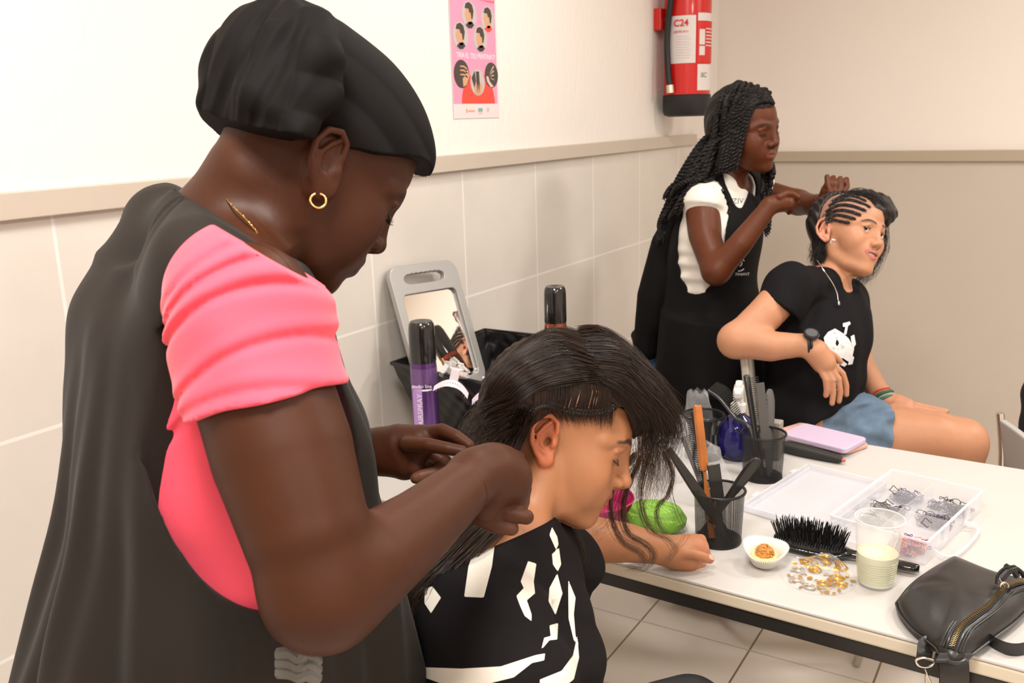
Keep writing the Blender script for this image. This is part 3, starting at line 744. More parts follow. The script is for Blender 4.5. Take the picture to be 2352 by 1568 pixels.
# cup A
bar('wooden_brush', 'brush with long orange wooden handle standing in the nearest mesh cup', 'brush', (cA[0] - .008, cA[1] - .012, z0), P(1601, 930, 1.70), [(0, .012, .008), (.25, .012, .008), (.44, .006, .006), (.50, .006, .006), (.53, .017, .012), (.75, .017, .012), (.97, .016, .012), (1, .014, .01)], wd, tv)
comb('wide black comb standing upright in the nearest mesh cup', (cA[0] + .008, cA[1] + .002, z0), P(1638, 1066, 1.655), .024, tv, bp, .5, 1, 1, spine=.97, teeth=3)
bar('rounded_brush', 'black rounded brush handle leaning to the right out of the nearest mesh cup', 'brush', (cA[0] - .03, cA[1] - .012, z0), P(1742, 1052, 1.64), [(0, .012, .006), (.45, .013, .008), (.7, .02, .009), (.9, .022, .009), (.98, .014, .008), (1, .006, .004)], bp, tv)
bar('flat_brush', 'black handle leaning to the left out of the nearest mesh cup, behind the hair', 'brush', (cA[0] + .028, cA[1] - .01, z0), P(1535, 1030, 1.68), [(0, .014, .006), (.4, .02, .009), (.7, .018, .008), (1, .012, .006)], bp, tv)
comb('grey tail comb behind the wooden handle in the nearest mesh cup', (cA[0] + .005, cA[1] + .02, z0), P(1575, 1000, 1.74), .022, tv, gp, .45, 1, -1, teeth=34)
comb('thin black comb standing just left of the wooden handle', (cA[0] - .02, cA[1] + .01, z0), P(1583, 945, 1.74), .016, tv, bp, .4, 1, 1, teeth=40)
# cup B
def bristles(e, x, y, z, L, foot):
    b = MB()
    for i in range(22):
        for j in range(4):
            p = foot + z * L * (.52 + .44 * i / 21) + x * (-.004 + .003 * j); b.tube([p + y * .006, p + y * .024], .0008, 4)
    b.build('bristles', bp, e)
bar('vent_brush', 'black brush with a rounded edge standing tallest in the cup by the blue bottle', 'brush', (cB[0] + .002, cB[1] - .01, z0), P(1714, 860, 2.0), [(0, .012, .008), (.4, .012, .008), (.6, .013, .009), (.95, .014, .009), (1, .009, .006)], bp, tv, extra=bristles)
comb('grey rat tail comb leaning in the cup by the blue bottle', (cB[0] + .018, cB[1] - .012, z0), P(1744, 879, 1.96), .021, tv, gp, .3, 1, 1, spine=.9, teeth=6)
def holes(e, x, y, z, L, foot):
    b = MB()
    for i in range(7): b.lathe(foot + z * L * (.62 + .05 * i) + x * .0042 - y * .007, [(.0016, 0), (.0016, .0006)], 10, R=np.stack([y, z, x], 1))
    b.build('vent_hole', bp, e, smooth=False)
bar('paddle_comb', 'grey flat paddle with a row of holes, rightmost in the cup by the blue bottle', 'brush', (cB[0] + .012, cB[1] + .014, z0), P(1768, 893, 2.02), [(0, .012, .006), (.45, .014, .007), (.6, .02, .007), (.85, .022, .007), (.97, .014, .006), (1, .006, .004)], gp, tv, extra=holes)
# curved teeth comb leaning left
def curved_comb():
    foot = np.array([cB[0] - .006, cB[1] - .022, z0 + .012]); pts = spline([foot, P(1722, 985, 1.98), P(1690, 960, 2.0), P(1655, 918, 2.02), P(1626, 896, 2.03)], 50)
    e = empty('curved_comb', foot, 'black curved brush with long teeth leaning left across the white trigger', 'brush', 'combs and brushes in the cups')
    MB().tube(pts, [.0055] * 14 + list(np.linspace(.005, .0032, 36)), 10).build('spine', bp, e)
    b = MB(); up = .75 * R_ + .65 * U_; up /= np.linalg.norm(up)
    for i in range(22, 50, 1):
        L_ = .027 * math.sin(math.pi * (i - 18) / 46) + .004; p = pts[i]; b.tube([p, p + up * L_], .0011, 5)
    b.build('teeth', bp, e)
curved_comb()
# cup C
bar('round_brush', 'black brush with a shiny tip in the farthest mesh cup', 'brush', (cC[0] + .01, cC[1], z0), P(1626, 962, 2.12), [(0, .01, .008), (.6, .012, .01), (.9, .022, .016), (1, .012, .01)], bp, tv)
comb('black comb in the farthest mesh cup', (cC[0] + .02, cC[1] + .01, z0), P(1640, 958, 2.13), .018, tv, bp, .5, 1, 1)
# blue spray bottle
def blue_bottle():
    c = np.array([-.612, 1.955, TZ]); e = empty('spray_bottle', c, 'round dark blue spray bottle with white trigger between the mesh cups', 'bottle')
    bl = mat('blue_glass', (.02, .015, .16), .06, trans=.55, ior=1.4, coat=.3)
    MB().lathe(c, [(.030, 0), (.040, .008), (.0465, .03), (.048, .048), (.044, .07), (.033, .09), (.018, .102), (.014, .108), (.014, .114)], 40).build('bottle', bl, e)
    wh = mat('white_plastic', (.75, .72, .68), .35)
    MB().lathe(c, [(.017, .11), (.0175, .128), (.012, .132), (.011, .15)], 24).build('collar', wh, e)
    q = c + np.array([0, 0, .15]); d = np.array([.25, -.95, 0]); d /= np.linalg.norm(d); s = np.cross([0, 0, 1], d); Rm = np.stack([s, d, [0, 0, 1]], 1)
    h = MB().box(q + (0, 0, .008) + d * .004, (.022, .05, .022), Rm).box(q + d * .034 + (0, 0, .008), (.016, .012, .016), Rm).box(q + (0, 0, .022) - d * .004, (.016, .034, .012), Rm).build('sprayer_head', wh, e, smooth=False, bevel=.004)
    MB().tube(spline([q + d * .022 + (0, 0, .0), q + d * .026 + (0, 0, -.02), q + d * .018 + (0, 0, -.04)], 10), [.005] * 10, 8).build('trigger', wh, e)
blue_bottle()
tag(MB().box((-.545, 1.985, TZ + .045), (.05, .03, .09)).build('small_carton', mat('carton_grey', (.30, .27, .23), .6), smooth=False, bevel=.003), 'small beige carton standing behind the blue bottle', 'box')
# phones
def slab(name, px4, z, h, m, label, rad=.012):
    p = [PZ(x, y, z)[:2] for x, y in px4]; c = sum(p) / 4; ex = p[1] - p[0]; W = (np.linalg.norm(ex) + np.linalg.norm(p[2] - p[3])) / 2; ex /= np.linalg.norm(ex); ey = np.array([-ex[1], ex[0]]); Hh = (abs((p[0] - p[3]) @ ey) + abs((p[1] - p[2]) @ ey)) / 2
    e = empty(name, (*c, z - h), label, 'phone')
    def rr(W, Hh, r, n=6):
        o = []
        for (cx, cy, a0) in ((W / 2 - r, -Hh / 2 + r, -math.pi / 2), (W / 2 - r, Hh / 2 - r, 0), (-W / 2 + r, Hh / 2 - r, math.pi / 2), (-W / 2 + r, -Hh / 2 + r, math.pi)):
            for i in range(n + 1): a = a0 + math.pi / 2 * i / n; o.append((cx + r * math.cos(a), cy + r * math.sin(a)))
        return o
    E3 = lambda v: np.array([v[0], v[1], 0])
    MB().prism(rr(W, Hh, rad), (*c, z - h), E3(ex), E3(ey), (0, 0, 1), h).build('case', m, e, smooth=False, bevel=.0035, seg=3)
    return e, c, E3(ex), E3(ey), W, Hh
e1 = slab('phone', [(1795, 985), (1965, 1040), (1985, 1010), (1830, 968)][::1], TZ + .012, .011, mat('case_peach', (.66, .38, .30), .45), 'peach pink phone lying under the lilac one')
e0, c_, ex_, ey_, W_, H_ = slab('phone', [(1808, 998), (1952, 1034), (1983, 1002), (1832, 966)], TZ + .026, .013, mat('case_lilac', (.56, .44, .58), .5), 'pale lilac phone case lying on top of the peach one')
MB().box(np.array([*c_, TZ + .0195]) - ey_ * (H_ / 2 + .0003) - ex_ * .002, (.02, .0015, .004), np.stack([ex_, ey_, [0, 0, 1]], 1)).build('case_clasp', mat('case_lilac', ()), e0, smooth=False)
# black brush handle in front of the phones
bar('round_brush', 'black soft brush handle with reddish tip lying before the phones', 'brush', PZ(1790, 1022, TZ + .014), PZ(1934, 1056, TZ + .010), [(0, .016, .016), (.1, .026, .024), (.4, .030, .026), (.8, .022, .020), (.97, .017, .014), (1, .013, .01)], mat('black_rubber', (.02, .018, .017), .6), (0, 0, 1), grp='brushes lying on the table',
    extra=lambda e, x, y, z, L, f: MB().lathe(f + z * L, [(.004, 0), (.0045, .004), (.002, .008)], 12, R=np.stack([x, y, z], 1)).build('tip', mat('tip_red', (.5, .12, .08), .4), e))
# clear organiser box, lid folded flat to the left
def organiser():
    fl, bl_, br, frt = [np.array(q) for q in ((-.332, 1.632), (-.272, 1.915), (-.106, 1.866), (-.168, 1.583))]
    ey = bl_ - fl; D = np.linalg.norm(ey); ey /= D; ex = np.array([ey[1], -ey[0]]); W = ((frt - fl) @ ex + (br - bl_) @ ex) / 2
    o = np.array([*fl, TZ]); X = np.array([*ex, 0]); Y = np.array([*ey, 0]); Z = np.array([0, 0, 1.]); R = np.stack([X, Y, Z], 1)
    e = empty('organiser_box', o, 'clear plastic sorting box with open lid and elastics inside, in the middle of the table', 'box')
    cm = mat('clear_box', (.90, .89, .93), .16, alpha=.20, spec=.5); H = .042
    def bx(u0, v0, z0_, u1, v1, z1, mb): return mb.box(o + X * (u0 + u1) / 2 + Y * (v0 + v1) / 2 + Z * (z0_ + z1) / 2, (u1 - u0, v1 - v0, z1 - z0_), R)
    t = .0022; b = MB(); bx(0, 0, .001, W, D, .003, b); bx(0, 0, .003, t, D, H, b); bx(W - t, 0, .003, W, D, H, b); bx(0, 0, .003, W, t, H, b); bx(0, D - t, .003, W, D, H, b); b.build('tray', cm, e, smooth=False)
    b = MB()
    bx(-.003, -.003, H, W + .003, .001, H + .003, b); bx(-.003, D - .001, H, W + .003, D + .003, H + .003, b); bx(-.003, 0, H, .001, D, H + .003, b); bx(W - .001, 0, H, W + .003, D, H + .003, b); b.build('tray_rim', mat('frosted_rim', (.86, .85, .90), .3, alpha=.45), e, smooth=False)
    cols = [0, .5, 1]; rows = [0, .2, .42, .72, 1]
    b = MB(); bx(W * .48, t, .003, W * .48 + .0015, D - t, H - .004, b); b.build('divider', cm, e, smooth=False)
    for r_ in (.2, .42, .72):
        b = MB(); bx(t, D * r_, .003, W - t, D * r_ + .0015, H - .004, b); b.build('divider', cm, e, smooth=False)
    # lid on its back, to the left
    b = MB(); bx(-W - .012, 0, .001, -.010, D, .003, b); b.build('lid', mat('clear_lid', (.80, .80, .86), .3, alpha=.35), e, smooth=False)
    b = MB(); h = .014
    bx(-W - .012, 0, .003, -W - .009, D, h, b); bx(-.013, 0, .003, -.010, D, h, b); bx(-W - .012, 0, .003, -.010, .003, h, b); bx(-W - .012, D - .003, .003, -.010, D, h, b)
    bx(-W - .004, .012, .003, -W - .0025, D - .012, .010, b); b.build('lid_rim', mat('frosted_rim', ()), e, smooth=False)
    for v in (.22, .78):
        b = MB(); bx(-W - .018, D * v - .012, .002, -W - .011, D * v + .012, .016, b); b.build('latch', mat('frosted_rim', ()), e, smooth=False, bevel=.001)
        b = MB(); bx(-.010, D * v - .012, .002, 0, D * v + .012, .008, b); b.build('hinge', mat('frosted_rim', ()), e, smooth=False, bevel=.001)
    # carrying handle on the right side
    hp = [o + X * (W + .003) + Y * D * .12 + Z * .015, o + X * (W + .022) + Y * D * .10 + Z * .012, o + X * (W + .034) + Y * D * .22 + Z * .010, o + X * (W + .034) + Y * D * .55 + Z * .010, o + X * (W + .022) + Y * D * .66 + Z * .012, o + X * (W + .003) + Y * D * .64 + Z * .015]
    MB().tube(spline(hp, 40), .0028, 8, flat=1.6).build('handle', mat('frosted_rim', ()), e)
    for v in (.3, .7):
        b = MB(); bx(W, D * v - .01, .015, W + .005, D * v + .01, H + .004, b); b.build('latch', mat('frosted_rim', ()), e, smooth=False, bevel=.001)
    return o, X, Y, Z, W, D
OB = organiser()
def heap(u0, v0, u1, v1, n, rad, cols, name, label, grp, z=.005, th=.0007, hh=.012, kind=None):
    o, X, Y, Z, W, D = OB; rg = np.random.default_rng(int(u0 * 100 + v0 * 10 + n)); b = MB()
    for k in range(n):
        c = o + X * W * rg.uniform(u0, u1) + Y * D * rg.uniform(v0, v1) + Z * (z + rg.uniform(0, hh)); r = rad * rg.uniform(.8, 1.1)
        n1 = rg.normal(size=3) * .5 + Z; F3 = frame(n1); sx = rg.uniform(.55, 1)
        b.tube([c + F3 @ np.array([r * math.cos(a), r * sx * math.sin(a), .0015 * math.sin(3 * a)]) for a in np.linspace(0, 2 * math.pi, 15)], th, 5, cap=False)
    ob = b.build(name, cols); tag(ob, label, 'hair elastics', grp, kind or 'stuff'); return ob
blk_e = mat('elastic_black', (.03, .028, .045), .6)
heap(.12, .26, .42, .38, 60, .009, blk_e, 'hair_elastics', 'heap of small black elastics in the box cell behind the drinking cup', 'black elastics')
heap(.10, .50, .42, .64, 60, .009, blk_e, 'hair_elastics', 'heap of small black elastics in the middle left cell of the box', 'black elastics')
heap(.14, .78, .42, .93, 50, .009, mat('elastic_grey', (.12, .12, .17), .6), 'hair_elastics', 'grey elastics in the far left cell of the clear box', 'black elastics')
heap(.56, .50, .90, .66, 70, .009, mat('elastic_mauve', (.14, .12, .16), .6), 'hair_elastics', 'dark mauve elastics in the right hand cell of the clear box', 'black elastics')
heap(.56, .78, .92, .95, 50, .009, blk_e, 'hair_elastics', 'black elastics in the far right cell of the clear box', 'black elastics')
for nm, cc in (('pink', (.75, .14, .22)), ('orange', (.8, .3, .15)), ('blue', (.16, .2, .5)), ('red', (.7, .06, .1))):
    heap(.56 + .01 * len(nm), .03, .92, .17, 28 + len(nm), .0065, mat('elastic_' + nm, cc, .5), 'hair_elastics', nm + ' small elastics in the near right cell of the clear box', 'coloured elastics', hh=.022)
for px, py, nm in ((2054, 1125, 'black'), (2128, 1200, 'brown'), (2018, 1162, 'dark'), (2040, 1157, 'dark2')):
    c = PZ(px, py, TZ + .045); F3 = frame(R_ * .3 + U_ * .2 - F_)
    o = MB().tube(spline([c + F3 @ np.array([.010 * math.cos(a) * (1 + .3 * math.sin(2 * a)), .0065 * math.sin(a) + .002 * math.cos(3 * a), 0]) for a in np.linspace(0, 5.6, 12)], 40), .0008, 6).build('hair_elastic', mat('elastic_brown', (.10, .06, .03), .5))
    tag(o, {'black': 'loop of dark elastic on top of the far left cell', 'brown': 'brown looped elastic standing out of the right cell', 'dark': 'small dark elastic on the box divider, left one of the pair', 'dark2': 'small dark elastic on the box divider, right one of the pair'}[nm], 'hair elastic', 'loose elastics on the box')
# paddle brush
def paddle():
    a, b = PZ(1778, 1232, TZ + .012), PZ(2112, 1306, TZ + .012); x = b - a; L = np.linalg.norm(x); x /= L; Z = np.array([0, 0, 1.]); y = np.cross(Z, x)
    e = empty('paddle_brush', a, 'large black paddle hair brush with bristles up, lying by the paper cake cup', 'brush', 'brushes lying on the table')
    hb = mat('gloss_black', (.008, .007, .007), .12, coat=.6)
    n = 24; secs = spline([(0, .006), (.02, .045), (.1, .066), (.3, .070), (.45, .064), (.53, .03), (.6, .019), (.8, .022), (.93, .024), (.98, .018), (1, .006)], 50); V = []
    for u, w_ in secs:
        th = .011 if u > .5 else .009
        for k in range(n):
            t = 2 * math.pi * k / n; V.append(a + x * L * u + y * w_ / 2 * math.cos(t) + Z * (th * .5 * math.sin(t) * (1.3 if u > .5 else 1)))
    f = [(i * n + j, i * n + (j + 1) % n, (i + 1) * n + (j + 1) % n, (i + 1) * n + j) for i in range(49) for j in range(n)] + [tuple(range(n - 1, -1, -1)), tuple(49 * n + j for j in range(n))]
    MB().add(V, f).build('handle', hb, e)
    c = a + x * L * .26; k_ = 24
    MB().lathe(c + Z * .003, [(1, 0), (.97, .004), (.7, .0085), (.3, .010), (0, .0105)], 36, R=np.stack([x * .062, y * .030, Z], 1)).build('cushion', mat('black_rubber', ()), e)
    b = MB(); rg = np.random.default_rng(3)
    for i in range(27):
        for j in range(13):
            u = (i - 13) / 13.5; v = (j - 6) / 6.5
            if u * u * .9 + v * v > 1: continue
            p = c + x * u * .060 + y * v * .029 + Z * (.006 + .006 * (1 - u * u) * (1 - v * v)); d = Z * .027 + x * u * .008 + y * v * .006 + rg.normal(size=3) * .0022
            b.tube([p, p + d], [.0011, .0006], 4)
            p2 = p + d * .9; b.tube([p2, p2 + d * .18 + rg.normal(size=3) * .0008], .00035, 3)
    tag(b.build('bristles', mat('bristle_black', (.01, .009, .009), .35), e), kind='stuff')
    g = a + x * L * .86 + Z * .0068; text('hair', .010, g, x, y, mat('print_silver', (.5, .48, .45), .3, metal=.5), e, name='printed_mark')
paddle()
# plastic cup with pale drink
def tumbler():
    c = np.array([-.226, 1.492, TZ]); e = empty('drinking_cup', c, 'clear plastic cup half full of pale yellow drink near the table edge', 'cup')
    pl = mat('cup_plastic', (.93, .92, .91), .06, alpha=.22, spec=.8); h = .118
    r0, r1 = .0285, .0385; rr = lambda z: r0 + (r1 - r0) * z / h
    MB().lathe(c, [(0, .0015), (r0 - .002, .0015), (r0, .003), (rr(.06), .06), (r1, h), (r1 - .0009, h), (rr(.06) - .0009, .06), (r0 - .0012, .0045), (0, .004)], 56).build('cup_wall', pl, e)
    a = np.linspace(0, 2 * math.pi, 57); MB().tube([c + (r1 * math.cos(t), r1 * math.sin(t), h) for t in a], .0012, 8, cap=False).build('rim', mat('cup_rim', (.9, .88, .85), .1, alpha=.5), e)
    dk = mat('drink', (.66, .65, .38), .25, sss=.0)
    l = MB().lathe(c, [(0, .0046), (r0 - .0016, .0048), (rr(.05) - .0012, .05), (rr(.058) - .0012, .058), (0, .058)], 48).build('drink', dk, e)
    b = MB()
    for k in range(9):
        z = .014 + .0042 * k; b.tube([c + ((rr(z)) * math.cos(t), (rr(z)) * math.sin(t), z) for t in a], .0003, 5, cap=False)
    b.build('moulded_rings', mat('cup_rings', (.62, .61, .36), .2), e)
    MB().lathe(c + (-.008, -.004, .0581), [(.019, 0), (.018, .0012), (0, .0016)], 24, sx=1.1).build('foam', mat('foam', (.78, .77, .54), .4), e)
    tag(MB().tube([c + (.022, .018, .060), c + (.030, .020, .095)], .0011, 6).build('stirrer', mat('white_plastic', ()), e))
tumbler()
# cake in paper case
def cake():
    c = np.array([-.406, 1.470, TZ]); ea = empty('paper_case', c, 'white pleated paper cake case tipped beside the paddle brush', 'cake case')
    n = 240; tilt = rotm((1, .4, 0), .16); V = []
    pf = [(.0, .001), (.018, .001), (.0215, .004), (.028, .018), (.0375, .034)]
    for i, (r, z) in enumerate(pf):
        for k in range(n):
            a = 2 * math.pi * k / n; am = (0, 0, .0006, .0012, .0016)[i]; rr_ = r + am * (1 if (k // 2) % 2 else -1) + (.002 * math.sin(3 * a) if i == 4 else 0)
            V.append(np.array([rr_ * math.cos(a), rr_ * math.sin(a), z + (.0025 * math.sin(2 * a + 1) if i == 4 else 0)]) @ tilt.T)
    V = np.array(V); V[:, 2] -= V[:, 2].min() - .001
    f = [(i * n + j, i * n + (j + 1) % n, (i + 1) * n + (j + 1) % n, (i + 1) * n + j) for i in range(4) for j in range(n)]
    o = MB().add(V + c, f).build('pleated_paper', mat('paper_white', (.78, .74, .66), .7, sss=0), ea, autos=False); s = o.modifiers.new('s', 'SOLIDIFY'); s.thickness = .0003
    B = Body(); q = c + (0, 0, .012); B.ell(q - CZ0, (.019, .019, .009), .002)
    e = empty('small_cake', q, 'small golden almond cake sitting in the paper case', 'cake')
    a = np.linspace(0, 2 * math.pi, 73)
    V = []
    for r, z in ((.0, .0), (.018, .001), (.0235, .010), (.022, .014), (.0, .0145)):
        for t in a[:-1]: V.append(q + (r * (1 + .06 * math.sin(16 * t)) * math.cos(t), r * (1 + .06 * math.sin(16 * t)) * math.sin(t), z - .006))
    m = 72; f = [(i * m + j, i * m + (j + 1) % m, (i + 1) * m + (j + 1) % m, (i + 1) * m + j) for i in range(4) for j in range(m)]
    MB().add(V, f).build('cream_base', mat('cake_cream', (.82, .62, .30), .5, bump=.3, bscale=300), e)
    b = MB(); rg = np.random.default_rng(5)
    for k in range(130):
        d = rg.normal(size=3); d /= np.linalg.norm(d); d[2] = abs(d[2]); p = q + (0, 0, .009) + d * np.array([.0145, .0145, .016]); s_ = rg.uniform(.0018, .0032)
        b.lathe(p, [(0, -1), (.8, -.5), (1, 0), (.8, .5), (0, 1)], 6, R=frame(rg.normal(size=3)) * np.array([s_, s_ * .8, s_ * 1.2]))
    b.lathe(q + (0, 0, .008), [(.0145, 0), (.0135, .008), (.008, .0145), (0, .0155)], 20)
    b.build('nut_topping', mat('cake_nuts', (.62, .26, .05), .4, vary=.45, vscale=220), e)
CZ0 = np.zeros(3)
cake()
# plastic wrapper printed with gold flowers
def wrapper():
    c = np.array([-.313, 1.466, TZ + .001]); e = empty('printed_wrapper', c, 'clear plastic round wrapper printed with gold leaves and roses, between cake and cup', 'wrapper')
    film = mat('clear_film', (.85, .85, .88), .1, alpha=.10, spec=.6); gold = mat('gold_print', (.62, .34, .07), .3, metal=.55); pale = mat('pale_print', (.44, .38, .34), .4, metal=.2)
    def surf(x, y):
        r = math.hypot(x, y); z = .0006 + .001 * math.sin(60 * x + 3) * math.sin(55 * y) + .001
        k = smoothstep(.020, .052, y - .1 * x); z += .020 * k * (1 + .35 * math.sin(70 * x + 1))
        return c + np.array([x, y - .018 * k * k, z])
    n, m = 48, 22; V = [surf(0, 0)]; f = []
    for i in range(1, m):
        for k in range(n):
            a = 2 * math.pi * k / n; r = .060 * i / (m - 1) * (1 + .02 * math.sin(24 * a) * (i == m - 1)); V.append(surf(r * math.cos(a), r * math.sin(a)))
    f += [(0, 1 + k, 1 + (k + 1) % n) for k in range(n)] + [(1 + (i - 1) * n + k, 1 + i * n + k, 1 + i * n + (k + 1) % n, 1 + (i - 1) * n + (k + 1) % n) for i in range(1, m - 1) for k in range(n)]
    o = mk('film', V, f, film, e); s = o.modifiers.new('s', 'SOLIDIFY'); s.thickness = .0002
    rg = np.random.default_rng(11); g = MB(); p_ = MB()
    def leaf(mb, x, y, a, L_):
        pts = [(0, 0), (.3, .28), (.55, .2), (.7, .34), (1, 0), (.7, -.30), (.5, -.2), (.3, -.26)]
        v = [surf(x + L_ * (u * math.cos(a) - w_ * math.sin(a)), y + L_ * (u * math.sin(a) + w_ * math.cos(a))) + (0, 0, .0005) for u, w_ in pts]
        mb.add(v, [tuple(range(len(v)))])
    def rose(mb, x, y, R0):
        for j, r in enumerate((.25, .45, .65, .85, 1.0)):
            a0 = rg.uniform(0, 6); n_ = 22; sw = 4.6
            pts = [surf(x + R0 * r * (1 + .1 * math.sin(5 * a)) * math.cos(a), y + R0 * r * math.sin(a) * .85) + (0, 0, .0005) for a in np.linspace(a0, a0 + sw, n_)]
            mb.tube(pts, .0008, 4)
    spots = [(-.035, .010), (.012, -.018), (-.004, -.040), (.028, .015), (-.03, -.022), (.040, -.012), (-.01, .02), (.005, .042), (.03, .04), (-.028, .034)]
    for i, (x, y) in enumerate(spots): rose(g if (i not in (2, 4, 0)) else p_, x, y, .0105)
    for k in range(85):
        a = rg.uniform(0, 6.28); r = .056 * math.sqrt(rg.uniform(.02, 1)); leaf(g if rg.uniform() < .72 else p_, r * math.cos(a), r * math.sin(a), rg.uniform(0, 6.28), rg.uniform(.005, .0135))
    for k in range(14):
        a = rg.uniform(0, 6.28); x, y = .03 * math.cos(a), .03 * math.sin(a); pts = [surf(x + .02 * u * math.cos(a + u), y + .02 * u * math.sin(a + u)) + (0, 0, .0005) for u in np.linspace(0, 1, 10)]; g.tube(pts, .0004, 4)
    g.build('gold_flower_print', gold, e, smooth=False); p_.build('faded_flower_print', pale, e, smooth=False)
wrapper()
# green hair pad, magenta dish, clear bags
def pack():
    c = PZ(1512, 1218, TZ) ; c = np.array([-.628, 1.520, TZ])
    e = empty('hair_net_roll', c, 'bright green round sponge with wavy strands behind the resting forearm', 'sponge')
    g = mat('green_net', (.17, .36, .035), .45, bump=.8, bscale=90, stretch=(1, 6, 1), vary=.35, vscale=30)
    MB().lathe(c, [(.0, .0), (.04, .002), (.054, .014), (.056, .026), (.046, .042), (.02, .050), (0, .051)], 40, sx=1.05, sy=.85).build('sponge', g, e)
    b = MB(); rg = np.random.default_rng(8)
    for k in range(46):
        t0 = rg.uniform(-1, 1); pts = []
        for s_ in np.linspace(-1.2, 1.2, 16):
            a = s_; w_ = t0 + .12 * math.sin(5 * s_ + k); x = .057 * math.sin(a) * math.cos(w_ * .9); y = .048 * math.sin(w_ * .9) ; z = .022 + .030 * math.cos(a) * math.cos(w_ * .9)
            pts.append(c + (x, y, z))
        b.tube(pts, .0007, 4)
    b.build('strands', mat('green_strand', (.26, .50, .07), .4), e)
    c = np.array([-.748, 1.512, TZ]); mg = mat('magenta_plastic', (.42, .008, .10), .2, coat=.4, trans=.2)
    e = empty('plastic_dish', c, 'magenta plastic dish half hidden behind the chin and hanging hair', 'dish')
    MB().lathe(c, [(.0, .002), (.052, .002), (.062, .012), (.068, .034), (.070, .040), (.067, .040), (.064, .034), (.058, .014), (0, .008)], 48).build('bowl', mg, e)
    MB().lathe(c, [(.070, .040), (.072, .043), (.070, .046), (.067, .043)], 48, cap=False).build('rim', mg, e)
    film = mat('bag_film', (.80, .79, .80), .10, alpha=.09, spec=1.0)
    rg = np.random.default_rng(4)
    for (x, y, rx, ry, h, lab) in ((-.62, 1.70, .07, .05, .115, 'crumpled clear plastic bag behind the green sponge'), (-.70, 1.78, .05, .04, .13, 'clear plastic bag standing taller behind the first one'), (-.73, 2.02, .035, .03, .125, 'clear bag with a blue mark left of the wooden handle')):
        n, m = 40, 18; V = []; ph = rg.uniform(0, 6, 8)
        for i in range(m + 1):
            t = i / m; z = h * t; rr_ = (1 - .35 * t * t) if i < m else .45
            for k in range(n):
                a = 2 * math.pi * k / n; d = 1 + .10 * math.sin(3 * a + ph[0] + 4 * t) + .07 * math.sin(7 * a + ph[1] - 9 * t) + .05 * math.sin(12 * a + 14 * t + ph[2])
                V.append((x + rx * rr_ * d * math.cos(a), y + ry * rr_ * d * math.sin(a), TZ + .001 + z + .004 * math.sin(5 * a + ph[3]) * t))
        f = [(i * n + j, i * n + (j + 1) % n, (i + 1) * n + (j + 1) % n, (i + 1) * n + j) for i in range(m) for j in range(n)] + [tuple(range(n - 1, -1, -1))]
        o = mk('plastic_bag', V, f, film); s = o.modifiers.new('s', 'SOLIDIFY'); s.thickness = .0003; tag(o, lab, 'bag', 'clear plastic bags on the table')
pack()
